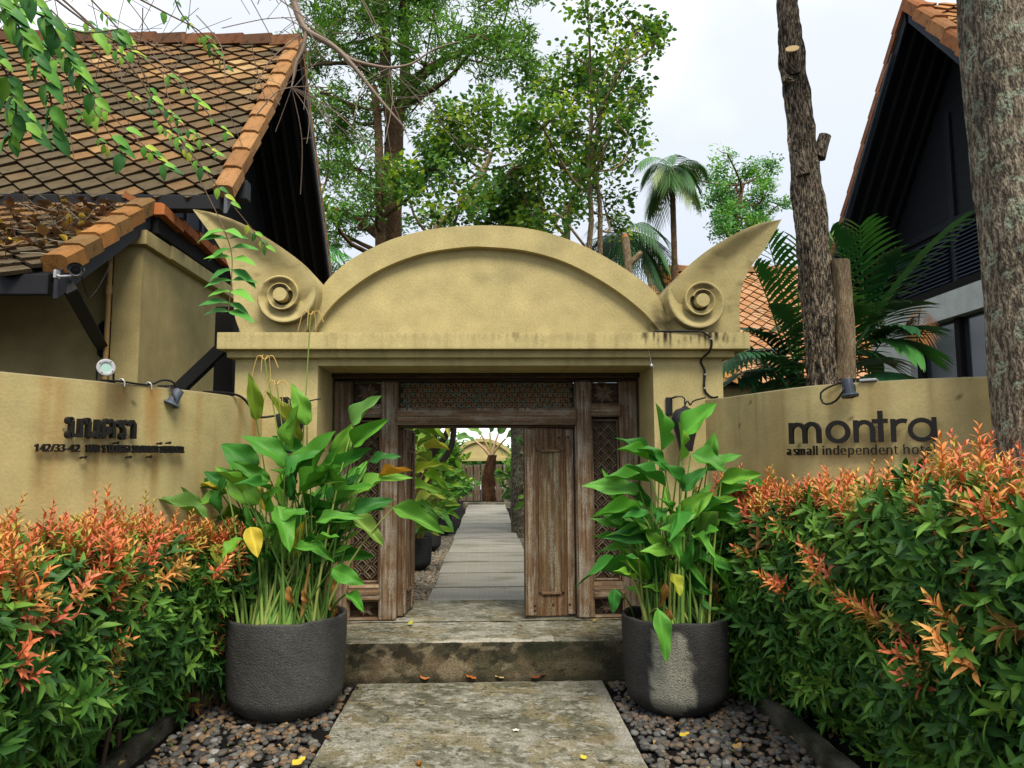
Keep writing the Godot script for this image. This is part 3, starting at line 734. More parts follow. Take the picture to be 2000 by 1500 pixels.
func pebbles(parent: Node3D, strips: Array, z0: float, z1: float, size: float, singles: int, y := -0.03) -> void:
	var shapes := []
	for k in 4: shapes.append(pebble_mesh(k))
	var all := []
	for s in strips:
		var area: float = (s.y - s.x) * (z1 - z0)
		for k in int(area / (size * size * 1.25)):
			var p := Vector3(rr(s.x, s.y), y, rr(z0, z1))
			var r := size * rr(0.5, 1.0) * (0.75 if fbm(p.x * 2, p.z * 2) > 0.25 else 1.0)
			var b := Basis.from_euler(Vector3(rr(-0.35, 0.35), rr(0, TAU), rr(-0.35, 0.35))).scaled(Vector3.ONE * r)
			p.y += rr(0.0, size * 0.55)
			var t := rng.randf()
			var q := lin(98, 97, 94)
			if t < 0.3: q = lin(124, 104, 84)
			elif t < 0.42: q = lin(142, 118, 92)
			elif t < 0.6: q = lin(68, 68, 68)
			elif t < 0.66: q = lin(150, 150, 148)
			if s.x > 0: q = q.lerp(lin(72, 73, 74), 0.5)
			if y > 0.0: q = q.lerp(lin(176, 166, 146), 0.45)
			all.append([Transform3D(b, p), q * rr(0.9, 1.7), p.distance_squared_to(Vector3(0, 1.6, 0)) / (r * r)])
	all.sort_custom(func(a, b): return a[2] < b[2])
	var tones := []
	for q in [lin(94, 93, 90), lin(116, 102, 86), lin(68, 68, 68), lin(112, 109, 102), lin(86, 80, 74), lin(128, 110, 88)]:
		var m: StandardMaterial3D = M.pebble.duplicate()
		m.albedo_color = (q * 1.5).linear_to_srgb()
		tones.append(m)
	var places := [[], [], [], []]
	var tints := [[], [], [], []]
	for k in all.size():
		if k < singles:
			var cool: bool = all[k][0].origin.x > 0
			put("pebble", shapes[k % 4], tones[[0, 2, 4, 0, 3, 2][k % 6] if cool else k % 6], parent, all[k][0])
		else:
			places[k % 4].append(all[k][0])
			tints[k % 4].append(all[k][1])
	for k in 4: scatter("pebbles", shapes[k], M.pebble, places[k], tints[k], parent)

func litter() -> void:
	var spots := [
		[Vector3(-0.42, 0.012, -5.3), "rolled yellow leaf on the back of the entrance slab", lin(178, 168, 60), 0.055],
		[Vector3(-0.68, 0.012, -4.15), "yellow leaf near the front left edge of the slab", lin(196, 184, 60), 0.07],
		[Vector3(0.52, 0.012, -4.28), "small yellow leaf upright on the slab's right half", lin(202, 190, 70), 0.05],
		[Vector3(-0.36, 0.014, -4.26), "brown seed pod on the slab", lin(146, 96, 36), 0.028],
		[Vector3(-1.02, 0.02, -4.25), "curled yellow leaf on the pebbles left of the slab", lin(206, 186, 70), 0.09],
		[Vector3(-1.06, 0.02, -5.35), "yellow leaf beside the left pot's foot", lin(196, 180, 60), 0.06],
		[Vector3(-0.45, 0.03, -5.77), "dry orange leaf lying along the foot of the step", lin(178, 112, 62), 0.11],
		[Vector3(-0.08, 0.03, -5.77), "second dry orange leaf at the foot of the step, at its middle", lin(170, 96, 48), 0.1],
		[Vector3(0.32, 0.03, -5.78), "dark red-brown leaf at the foot of the step", lin(120, 66, 48), 0.13],
		[Vector3(0.12, 0.03, -5.78), "pale dry leaf at the foot of the step", lin(200, 172, 120), 0.09],
		[Vector3(0.98, 0.02, -5.3), "bright orange leaf on dark pebbles beside the right pot", lin(214, 126, 40), 0.06],
		[Vector3(1.1, 0.03, -4.55), "curled yellow leaf on the pebbles right of the slab", lin(196, 170, 60), 0.07],
		[Vector3(1.35, 0.03, -4.35), "brown leaf on the pebbles near the right kerb", lin(150, 122, 80), 0.07],
		[Vector3(0.28, STEP_TOP + 0.016, -6.2), "dark curled leaf on top of the step", lin(92, 76, 40), 0.05],
		[Vector3(-0.62, STEP_TOP + 0.016, -6.35), "yellow-green leaf on top of the step, left side", lin(168, 164, 70), 0.06],
		[Vector3(0.86, STEP_TOP + 0.016, -6.42), "small yellow leaf on the step before the right post", lin(186, 160, 60), 0.05],
	]
	for k in spots.size():
		var s = spots[k]
		if k == 3:
			var g := Geo.new()
			g.lathe([Vector2(0, -0.016), Vector2(0.011, -0.012), Vector2(0.014, 0.0), Vector2(0.009, 0.01), Vector2(0.003, 0.016)], 10)
			tag(put("seed_pod", g, tinted(M.stem, s[2]), self, Transform3D(Basis.from_euler(Vector3(1.2, 0.5, 0)), s[0])), s[1], "seed pod")
			continue
		var m := leaf_mesh(0.36, -0.45, 0.18, 6, 0.2, Color.WHITE, Color(1, 1, 0.9))
		var b := Basis.from_euler(Vector3(-PI / 2 + rr(-0.2, 0.2), rr(0, TAU), 0), EULER_ORDER_YXZ).scaled(Vector3.ONE * s[3])
		tag(put("fallen_leaf", m, tinted(M.leaf, s[2]), self, Transform3D(b, s[0])), s[1], "leaf", "fallen leaves at the entrance")
	# a white star flower
	var fl := thing("fallen_flower", "tiny white star-shaped flower on the entrance slab", "flower", Vector3(0.17, 0.008, -4.75))
	for k in 5:
		put("petal", leaf_mesh(0.3, 0.3, 0.2, 3, 0.0, Color.WHITE, Color.WHITE), tinted(M.leaf, lin(226, 224, 214)), fl, Transform3D(Basis(Vector3.UP, k * TAU / 5) * Basis(Vector3.RIGHT, -1.3).scaled(Vector3.ONE * 0.028), Vector3.ZERO))

var tint_store := {}
func tinted(m: StandardMaterial3D, c: Color) -> StandardMaterial3D:
	var key := m.resource_name + c.to_html()
	if not tint_store.has(key):
		var d: StandardMaterial3D = m.duplicate()
		d.albedo_color = c.linear_to_srgb()
		tint_store[key] = d
	return tint_store[key]


# ---------------------------------------------------------------- the sign walls
func make_walls() -> void:
	for s in [[WALL_RIGHT, 1.0, "ochre plastered curved wall with black roman lettering, dark stains near the gate", "sign_wall"], [WALL_LEFT, -1.0, "ochre plastered curved wall with black thai lettering and rust streaks", "sign_wall"]]:
		var pts := curve_points(s[0], 0.03)
		var sg: float = s[1]
		var m := pts.size() - 1
		var side := func(k: int) -> Vector3:     # away from the viewer's side
			var t: Vector3 = (pts[mini(k + 1, m)] - pts[maxi(k - 1, 0)]).normalized()
			return t.cross(Vector3.UP) * -sg
		var g := Geo.new()
		var at := func(u: float, y: float, off: float) -> Vector3:
			var k := int(round(u * m))
			return pts[k] + side.call(k) * off + Vector3(0, y, 0)
		g.grid(m, 80, func(u, w): return at.call(u, lerpf(-0.1, WALL_TOP - 0.008, w), 0.0) , wall_color, sg < 0)
		g.grid(m, 1, func(u, w): return at.call(u, lerpf(WALL_TOP - 0.008, WALL_TOP, w), 0.008 * w), wall_color, sg < 0)
		g.grid(m, 2, func(u, w): return at.call(u, WALL_TOP, lerpf(0.008, 0.15, w)), wall_color, sg < 0)
		g.grid(m, 2, func(u, w): return at.call(u, lerpf(-0.1, WALL_TOP, w), 0.15), ochre, sg > 0)
		tag(put(s[3], g, M.plaster), s[2], "wall")

func wall_frame(pts: Array, s: float, y: float, out: float) -> Transform3D:     # a frame on the face of a sign wall: x along the reading direction, z out of the wall
	var cv := Curve3D.new()
	for k in pts.size():
		var d: Vector3 = (pts[mini(k + 1, pts.size() - 1)] - pts[maxi(k - 1, 0)]) / 6.0
		cv.add_point(pts[k], -d, d)
	var p := cv.sample_baked(s, true)
	var q := cv.sample_baked(s + 0.02, true)
	var x := (q - p).normalized()
	if pts[0].x < 0: x = -x
	var z := x.cross(Vector3.UP).normalized()
	return Transform3D(Basis(x, Vector3.UP, z), p + Vector3(0, y, 0) + z * out)


# ---------------------------------------------------------------- the gate
func make_gate() -> void:
	var gate := thing("gateway", "ochre plastered gateway with arched pediment and winged scroll ends", "gate")
	var g := Geo.new()
	g.block(Vector3(-1.95, -0.1, -6.95), Vector3(-1.31, 2.4, -6.0), 0.04, gate_color, 0.006)
	put("pillar", g, M.plaster, gate)
	g = Geo.new()
	g.block(Vector3(1.312, -0.1, -6.95), Vector3(1.87, 2.4, -6.0), 0.04, gate_color, 0.006)
	put("pillar", g, M.plaster, gate)
	g = Geo.new()
	g.block(Vector3(-1.309, 2.345, -6.95), Vector3(1.311, 2.4, -6.0), 0.04, gate_color)
	put("lintel", g, M.plaster, gate)
	g = Geo.new()
	g.block(Vector3(-1.995, 2.401, -6.99), Vector3(1.945, 2.455, -5.93), 0.03, gate_color, 0.006)
	g.block(Vector3(-2.045, 2.456, -7.05), Vector3(2.045, 2.585, -5.85), 0.016, gate_color, 0.005)
	put("cornice", g, M.plaster, gate)
	# pediment: a sunk field and the arched band round it
	var outer := smooth2([Vector2(-1.40, 2.586), Vector2(-1.335, 2.85), Vector2(-1.282, 3.0), Vector2(-1.132, 3.157), Vector2(-0.932, 3.282), Vector2(-0.691, 3.387), Vector2(-0.366, 3.46), Vector2(-0.0, 3.483), Vector2(0.36, 3.455), Vector2(0.68, 3.362), Vector2(0.96, 3.225), Vector2(1.2, 3.07), Vector2(1.35, 2.94), Vector2(1.42, 2.8), Vector2(1.50, 2.586)], 60)
	var inner := smooth2([Vector2(-1.375, 2.586), Vector2(-1.246, 2.796), Vector2(-1.088, 2.952), Vector2(-0.849, 3.117), Vector2(-0.528, 3.246), Vector2(-0.203, 3.302), Vector2(0.0, 3.307), Vector2(0.327, 3.275), Vector2(0.654, 3.176), Vector2(0.979, 2.997), Vector2(1.221, 2.811), Vector2(1.361, 2.66), Vector2(1.41, 2.586)], 60)
	g = Geo.new()
	g.band(inner, outer, -6.03, -6.6, 6, gate_color)
	put("arch_band", g, M.plaster, gate)
	g = Geo.new()
	var foot := []
	for q in inner: foot.append(Vector2(q.x, 2.586))
	g.band(foot, inner, -6.1, -6.5, 24, gate_color)
	put("pediment", g, M.plaster, gate)
	# winged scrolls
	for s in [
		[[Vector2(-2.313, 3.587), Vector2(-2.144, 3.547), Vector2(-1.9, 3.444), Vector2(-1.656, 3.3), Vector2(-1.453, 3.156), Vector2(-1.345, 3.054), Vector2(-1.297, 2.95), Vector2(-1.302, 2.849), Vector2(-1.35, 2.73), Vector2(-1.42, 2.586)],
			[Vector2(-2.313, 3.587), Vector2(-2.221, 3.463), Vector2(-2.116, 3.319), Vector2(-2.019, 3.134), Vector2(-1.977, 2.929), Vector2(-1.967, 2.807), Vector2(-1.95, 2.706), Vector2(-1.90, 2.586)], Vector2(-1.575, 2.875), -1.0],
		[[Vector2(2.384, 3.53), Vector2(2.151, 3.466), Vector2(1.854, 3.314), Vector2(1.642, 3.166), Vector2(1.472, 2.999), Vector2(1.425, 2.853), Vector2(1.445, 2.729), Vector2(1.50, 2.586)],
			[Vector2(2.384, 3.53), Vector2(2.228, 3.274), Vector2(2.097, 3.105), Vector2(2.028, 2.917), Vector2(2.013, 2.73), Vector2(2.015, 2.586)], Vector2(1.68, 2.835), 1.0]]:
		g = Geo.new()
		var sg: float = s[3]
		var up: Array = smooth2(s[0], 44)
		var low: Array = smooth2(s[1], 44)
		# the face is dished: it rises towards its upper edge
		g.band(low, up, -5.98, -6.42, 14, gate_color, func(u, w): return 0.11 * smoothstep(0.4, 1.0, u) * smoothstep(0.0, 0.3, w) * smoothstep(1.0, 0.72, w) + 0.004 * sin(w * 40.0 + u * 9.0) * u * (1.0 - u))
		var wing := put("scroll_wing", g, M.plaster, gate)
		g = Geo.new()
		var mid: Vector2 = s[2]
		# a snail: a lip that winds inwards twice, with a dished face inside each turn, and a button at its eye
		var turn := [0.275, 0.225, 0.19, 0.162, 0.138, 0.12, 0.106, 0.094, 0.084, 0.076, 0.066, 0.058, 0.05]
		var rho := func(t: float) -> float:
			var f := clampf(t * 4.0, 0.0, 11.999)
			return lerpf(turn[int(f)], turn[int(f) + 1], f - int(f))
		g.grid(150, 12, func(u, w):
			var t: float = u * 2.0
			var a: float = -t * TAU + 0.45
			var r0: float = rho.call(t)
			var r1: float = rho.call(t + 1.0)
			var lip: float = -5.885 + 0.045 * u
			var r := r0
			var z := lip
			if w < 0.25:
				z = lerpf(-6.01, lip, w / 0.25)
			else:
				var q = (w - 0.25) / 0.75
				r = lerpf(r0, r1, q)
				z = lip + 0.006 * sin(minf(q * 8.0, PI)) - 0.042 * smoothstep(0.08, 1.0, q)
			return Vector3(mid.x - cos(a) * r * sg, mid.y + sin(a) * r, z), gate_color, sg > 0)
		var eye := PackedVector2Array()
		for k in 24: eye.append(mid + Vector2(cos(TAU * k / 24.0), sin(TAU * k / 24.0)) * 0.052)
		g.prism(eye, -5.825, -5.96, gate_color)
		put("scroll", g, M.plaster, wing)
	make_door()

func smooth2(pts: Array, m: int) -> Array:
	var cv := Curve2D.new()
	for k in pts.size():
		var d: Vector2 = (pts[mini(k + 1, pts.size() - 1)] - pts[maxi(k - 1, 0)]) / 6.0
		cv.add_point(pts[k], -d, d)
	var out := []
	for k in m + 1: out.append(cv.sample_baked(cv.get_baked_length() * k / m, true))
	return out


# ---------------------------------------------------------------- the carved door
func plank(called: String, lo: Vector3, hi: Vector3, m: Material, parent: Node, bev := 0.012, tone := 1.0) -> MeshInstance3D:
	var g := Geo.new()
	g.box((lo + hi) / 2, hi - lo, bev, Basis(), Color.WHITE * tone, rng.randf() * 3.0)
	return put(called, g, m, parent)

func petal_shape(l: float, w: float, h: float) -> ArrayMesh:     # a carved petal, pointing along y, domed towards z
	var g := Geo.new()
	g.grid(6, 6, func(u, t):
		var x = (u - 0.5) * 2.0
		var wd: float = w * pow(sin(PI * clampf(t * 0.92 + 0.06, 0, 1)), 0.75) * (1.0 - 0.25 * t)
		return Vector3(x * wd, t * l, h * (1.0 - x * x) * sin(PI * clampf(t * 0.9 + 0.05, 0, 1))), Color.WHITE, true)
	return g.mesh()

func make_door() -> void:
	var d := thing("carved_doorway", "weathered carved wooden double doorway with its right leaf almost closed", "doorway")
	var b := STEP_TOP + 0.004
	var zf := -6.56
	plank("header_beam", Vector3(-1.305, 2.302, -6.78), Vector3(1.305, 2.344, -6.5), M.dark_wood, d)
	plank("header_board", Vector3(-1.305, 2.285, -6.76), Vector3(1.305, 2.3, -6.6), M.dark_wood, d, 0.004)
	for s in [-1.0, 1.0]:
		plank("outer_post", Vector3(minf(s * 1.14, s * 1.30), b, -6.74), Vector3(maxf(s * 1.14, s * 1.30), 2.284, zf - 0.005), M.wood, d)
		plank("inner_post", Vector3(minf(s * 0.755, s * 0.9), b, -6.76), Vector3(maxf(s * 0.755, s * 0.9), 2.284, zf + 0.02), M.worn_wood, d, 0.016)
		var x0 := minf(s * 0.88, s * 1.16)
		var x1 := maxf(s * 0.88, s * 1.16)
		plank("upper_rail", Vector3(x0, 1.972, -6.73), Vector3(x1, 2.085, zf + 0.03), M.wood, d, 0.02)
		plank("lower_rail", Vector3(x0, 0.446, -6.73), Vector3(x1, 0.585, zf + 0.03), M.wood, d, 0.02)
		plank("foot_rail", Vector3(x0, b, -6.72), Vector3(x1, 0.31, zf), M.wood, d, 0.01)
		x0 = minf(s * 0.902, s * 1.138)
		x1 = maxf(s * 0.902, s * 1.138)
		var mx := (x0 + x1) / 2
		for f in [[2.087, 2.272], [0.312, 0.444]]:
			var panel := plank("flower_panel", Vector3(x0, f[0], -6.68), Vector3(x1, f[1], -6.635), M.dark_wood, d, 0.004)
			flower(panel, Vector3(mx, (f[0] + f[1]) / 2, -6.636), (f[1] - f[0]) / 2)
		var panel := plank("fret_panel", Vector3(x0, 0.587, -6.7), Vector3(x1, 1.971, -6.665), M.dark_wood, d, 0.004)
		fret(panel, x0 + 0.022, x1 - 0.022, 0.61, 1.93, -6.664)
		var trim := Geo.new()
		for e in [[x0, x0 + 0.016], [x1 - 0.016, x1]]:
			trim.box(Vector3((e[0] + e[1]) / 2, 1.27, -6.635), Vector3(0.016, 1.364, 0.05), 0.006, Basis(), Color.WHITE)
		for y in [0.597, 1.946]:
			trim.box(Vector3(mx, y, -6.634), Vector3(x1 - x0 - 0.034, 0.016, 0.048), 0.006, Basis(), Color.WHITE)
		put("bead", trim, M.wood, panel)
	plank("lintel_beam", Vector3(-0.775, 1.905, -6.76), Vector3(0.775, 2.05, zf + 0.045), M.wood, d, 0.022)
	plank("lintel_lip", Vector3(-0.752, 1.885, -6.74), Vector3(0.752, 1.903, zf - 0.01), M.dark_wood, d, 0.005)
	# the transom: rows of small four-petalled flowers in traces of blue-green paint
	var transom := plank("transom_panel", Vector3(-0.752, 2.052, -6.7), Vector3(0.752, 2.284, -6.66), tinted(M.wood, lin(120, 160, 148)), d, 0.004)
	var g := Geo.new()
	var kinds := [petal_shape(0.03, 0.011, 0.013)]
	var places := []
	var tints := []
	for row in 5:
		for k in 34:
			var x := -0.727 + k * 0.0441 + (0.022 if row % 2 else 0.0)
			var y := 2.078 + row * 0.0445
			if absf(x) > 0.735: continue
			for t in 4:
				places.append(Transform3D(Basis(Vector3.BACK, t * PI / 2 + PI / 4 + rr(-0.1, 0.1)), Vector3(x, y, -6.66 + rr(-0.002, 0.002))))
				var q := lin(150, 116, 84) * rr(0.6, 1.1)
				if rng.randf() < 0.2: q = q.lerp(lin(96, 140, 128), rr(0.3, 0.9))
				tints.append(q)
	scatter("carved_flowers", kinds[0], M.paint, places, tints, transom)
	# leaves of the door
	door_leaf(d, Transform3D(Basis(Vector3.UP, 0.13), Vector3(0.752, b + 0.01, -6.66)), -1.0, "door leaf with a long sunk panel, almost closed")
	door_leaf(d, Transform3D(Basis(Vector3.UP, PI / 2 - 0.10), Vector3(-0.735, b + 0.01, -6.68)), 1.0, "door leaf folded back against the left post")

func flower(panel: Node3D, at: Vector3, r: float) -> void:
	var long := petal_shape(r * 1.0, r * 0.24, 0.022)
	var short := petal_shape(r * 0.74, r * 0.22, 0.03)
	for k in 12:
		var a := TAU * k / 12.0 + 0.26
		var sq := 1.0 / maxf(absf(cos(a)), absf(sin(a)))
		put("petal", long if k % 2 else short, tinted(M.paint, lin(122, 104, 86) * rr(0.8, 1.1)), panel, Transform3D(Basis(Vector3.BACK, a).scaled(Vector3(1, 1, 1) * minf(sq, 1.25)), at))
	var g := Geo.new()
	g.lathe([Vector2(r * 0.36, 0.0), Vector2(r * 0.36, 0.012), Vector2(r * 0.27, 0.022), Vector2(r * 0.22, 0.014), Vector2(r * 0.15, 0.02), Vector2(0.0, 0.03)], 16)
	put("flower_heart", g, tinted(M.paint, lin(112, 92, 74)), panel, Transform3D(Basis(Vector3.RIGHT, PI / 2), at))

func fret(panel: Node3D, x0: float, x1: float, y0: float, y1: float, z: float) -> void:     # a woven key pattern of short bars on the slant
	var bar := Geo.new()
	bar.box(Vector3.ZERO, Vector3(0.078, 0.0115, 0.02), 0.004, Basis(), Color.WHITE)
	var bm := bar.mesh()
	var cell := 0.066
	var tones := [tinted(M.worn_wood, lin(206, 200, 190)), tinted(M.worn_wood, lin(180, 168, 154)), tinted(M.worn_wood, lin(158, 150, 140))]
	var many := 0
	for j in range(-1, int((y1 - y0) / cell) + 2):
		for i in range(-1, int((x1 - x0) / cell) + 2):
			var c := Vector2(x0 + 0.03 + i * cell, y0 + 0.03 + j * cell)
			var slant := PI / 4 if (i + j) % 2 == 0 else -PI / 4
			for k in [-1, 0, 1]:
				var q = c + Vector2(-sin(slant), cos(slant)) * k * 0.0205
				if q.x < x0 + 0.01 or q.x > x1 - 0.01 or q.y < y0 + 0.02 or q.y > y1 - 0.02: continue
				var s := 0.74 if q.x < x0 + 0.025 or q.x > x1 - 0.025 else 1.0
				put("fret_bar", bm, tones[many % 3], panel, Transform3D(Basis(Vector3.BACK, slant).scaled_local(Vector3(s, 1, 1)), Vector3(q.x, q.y, z + 0.009 + 0.003 * sin(many))))
				many += 1

func door_leaf(d: Node3D, xf: Transform3D, side: float, label: String) -> void:
	var h := 1.585
	var w := 0.44
	var g := Geo.new()
	g.box(Vector3(side * w / 2, h / 2, 0), Vector3(w, h, 0.05), 0.008, Basis(), Color.WHITE * 0.9, 0.4)
	var leaf := put("door_leaf", g, tinted(M.worn_wood, lin(222, 204, 184)), d, xf)
	leaf.set_meta("label", label)
	# stiles and the frame of the sunk panel stand proud
	for e in [[0.045, 0.07, 0.79, h - 0.03], [w - 0.05, 0.09, 0.79, h - 0.03]]:
		g = Geo.new()
		g.box(Vector3(side * e[0], e[2], 0.03), Vector3(e[1], e[3], 0.022), 0.008, Basis(), Color.WHITE, rng.randf())
		put("stile", g, M.worn_wood, leaf)
	g = Geo.new()
	for e in [[0.115, 0.79, 0.014, 1.18], [w - 0.13, 0.79, 0.014, 1.18]]:
		g.box(Vector3(side * e[0], e[1], 0.036), Vector3(e[2] * 1.7, e[3], 0.026), 0.006, Basis(), Color.WHITE)
	for e in [[0.213, 1.386, 0.168, 0.014], [0.213, 0.194, 0.168, 0.014]]:
		g.box(Vector3(side * e[0], e[1], 0.0355), Vector3(e[2], e[3] * 1.7, 0.024), 0.006, Basis(), Color.WHITE)
	put("panel_moulding", g, tinted(M.wood, lin(224, 206, 186)), leaf)
	g = Geo.new()
	g.box(Vector3(side * 0.213, 0.79, 0.0215), Vector3(0.18, 1.18, 0.012), 0.004, Basis(), Color(0.78, 0.8, 0.72), 1.9)
	put("sunk_panel", g, M.worn_wood, leaf)
	for e in [[0.115, 1.41], [w - 0.13, 1.41]]:
		g = Geo.new()
		g.lathe([Vector2(0.03, 0), Vector2(0.028, 0.014), Vector2(0.014, 0.02), Vector2(0, 0.012)], 14)
		put("carved_curl", g, M.wood, leaf, Transform3D(Basis(Vector3.RIGHT, PI / 2), Vector3(side * e[0], e[1], 0.03)))
	for e in [[0.06, 1.5], [0.06, 0.1], [0.2, 0.1], [0.36, 0.1], [0.36, 0.06], [0.14, 1.5]]:
		g = Geo.new()
		g.lathe([Vector2(0.011, 0), Vector2(0.01, 0.007), Vector2(0.004, 0.011), Vector2(0, 0.012)], 10)
		put("nail_head", g, tinted(M.black_metal, lin(70, 46, 34)), leaf, Transform3D(Basis(Vector3.RIGHT, PI / 2), Vector3(side * e[0], e[1], 0.04 if e[0] < 0.1 or e[0] > 0.3 else 0.025)))


# ---------------------------------------------------------------- houses
func tile_mesh(diag: float, sd: int) -> ArrayMesh:     # a diamond tile in x and y, its lower tip raised, thick edges
	var h := diag * 0.5 * 0.935
	var g := Geo.new()
	var pts := []
	for q in [Vector2(0, -h * 1.06), Vector2(h, 0), Vector2(0, h), Vector2(-h, 0)]:
		pts.append(Vector3(q.x + 0.003 * sin(sd * 3.0 + q.y * 50.0), q.y, 0.03 - 0.02 * (q.y / h) + 0.004 * sin(sd * 2.0)))
	var mid := Vector3(0, 0, -0.1)
	g.face(pts, Color.WHITE, mid)
	for k in 4:
		var a: Vector3 = pts[k]
		var b: Vector3 = pts[(k + 1) % 4]
		g.face([a, b, b - Vector3(0, 0, 0.028), a - Vector3(0, 0, 0.028)], Color(0.5, 0.44, 0.4), Vector3(0, 0, (a.z + b.z) / 2 - 0.011))
	return g.mesh()

func tile_roof(parent: Node3D, eave: Vector3, xdir: Vector3, slope: Vector3, wide: float, long: float, diag: float, seen: Callable, tones: Array, dirt: float) -> void:
	var up := xdir.cross(slope).normalized()
	var base := Basis(xdir, slope, up)
	var shapes := []
	for k in 4: shapes.append(tile_mesh(diag, k))
	var rest := []
	var tints := []
	var rows := int(long / (diag / 2))
	var made := 0
	for j in rows + 1:
		for i in int(wide / diag) + 1:
			var x := i * diag + (diag / 2 if j % 2 else 0.0)
			if x > wide or x < diag * 0.3: continue
			var y := j * diag / 2
			var p := eave + xdir * x + slope * y
			var xf := Transform3D(base * Basis.from_euler(Vector3(rr(-0.03, 0.03), rr(-0.025, 0.025), rr(-0.025, 0.025))), p)
			var a := fbm(p.x * 0.8, p.y * 0.9, p.z * 0.6) + rr(-0.75, 0.75)
			if seen.call(p) and made < 300:
				# weather: darker towards the eave and to the left
				var t := clampi(int((0.5 + a * 0.55 + dirt * (1.0 - y / long) * 0.5) * tones.size()), 0, tones.size() - 1)
				put("roof_tile", shapes[(i * 7 + j * 3) % 4], tones[t], parent, xf)
				made += 1
			else:
				rest.append(xf)
				tints.append(lin(170, 118, 62) * rr(0.8, 1.1))
	if rest.size(): scatter("roof_tiles", shapes[0], M.clay_tile, rest, tints, parent)

func cap_row(parent: Node3D, called: String, a: Vector3, b: Vector3, many: int, wide: float, high: float, up: Vector3, tones: Array) -> void:     # lapped cap tiles along an edge
	var d := (b - a) / many
	var y := d.normalized()
	var x := y.cross(up).normalized()
	var bas := Basis(x, y, x.cross(y)) * Basis(Vector3.RIGHT, -0.07)
	var g := Geo.new()
	var l := d.length()
	var pr := PackedVector2Array([Vector2(-wide / 2, -high), Vector2(-wide / 2, high * 0.25), Vector2(-wide * 0.3, high * 0.5), Vector2(wide * 0.3, high * 0.5), Vector2(wide / 2, high * 0.25), Vector2(wide / 2, -high)])
	g.prism(pr, l * 0.55, -l * 0.53, Color.WHITE, Transform3D(Basis(Vector3.RIGHT, PI / 2), Vector3.ZERO))
	var m := g.mesh()
	for k in many:
		put(called, m, tones[(k * 5 + 2) % tones.size()], parent, Transform3D(bas * Basis.from_euler(Vector3(0, rr(-0.03, 0.03), rr(-0.015, 0.015))), a + d * (k + 0.5)))

func slab4(parent: Node3D, called: String, pts: Array, thick: Vector3, m: Material) -> MeshInstance3D:     # a sheet of four corners with thickness
	var g := Geo.new()
	var mid := Vector3.ZERO
	for p in pts: mid += p / 4.0
	mid += thick / 2
	var back := []
	for p in pts: back.append(p + thick)
	g.face(pts, Color.WHITE, mid)
	g.face(back, Color.WHITE, mid)
	for k in 4: g.face([pts[k], pts[(k + 1) % 4], back[(k + 1) % 4], back[k]], Color.WHITE, mid)
	return put(called, g, m, parent)

func bx(parent: Node, called: String, lo: Vector3, hi: Vector3, m: Material, bev := 0.006) -> MeshInstance3D:
	var g := Geo.new()
	g.box((lo + hi) / 2, hi - lo, bev)
	return put(called, g, m, parent)

func bar(parent: Node, called: String, a: Vector3, b: Vector3, w: float, h: float, m: Material) -> MeshInstance3D:
	var g := Geo.new()
	g.box((a + b) / 2, Vector3(w, a.distance_to(b), h), 0.006, aim(a, b, Vector3(0, 0, 1)))
	return put(called, g, m, parent)

func clay_tones(list: Array) -> Array:
	var out := []
	for q in list: out.append(tinted(M.clay_tile, q))
	return out

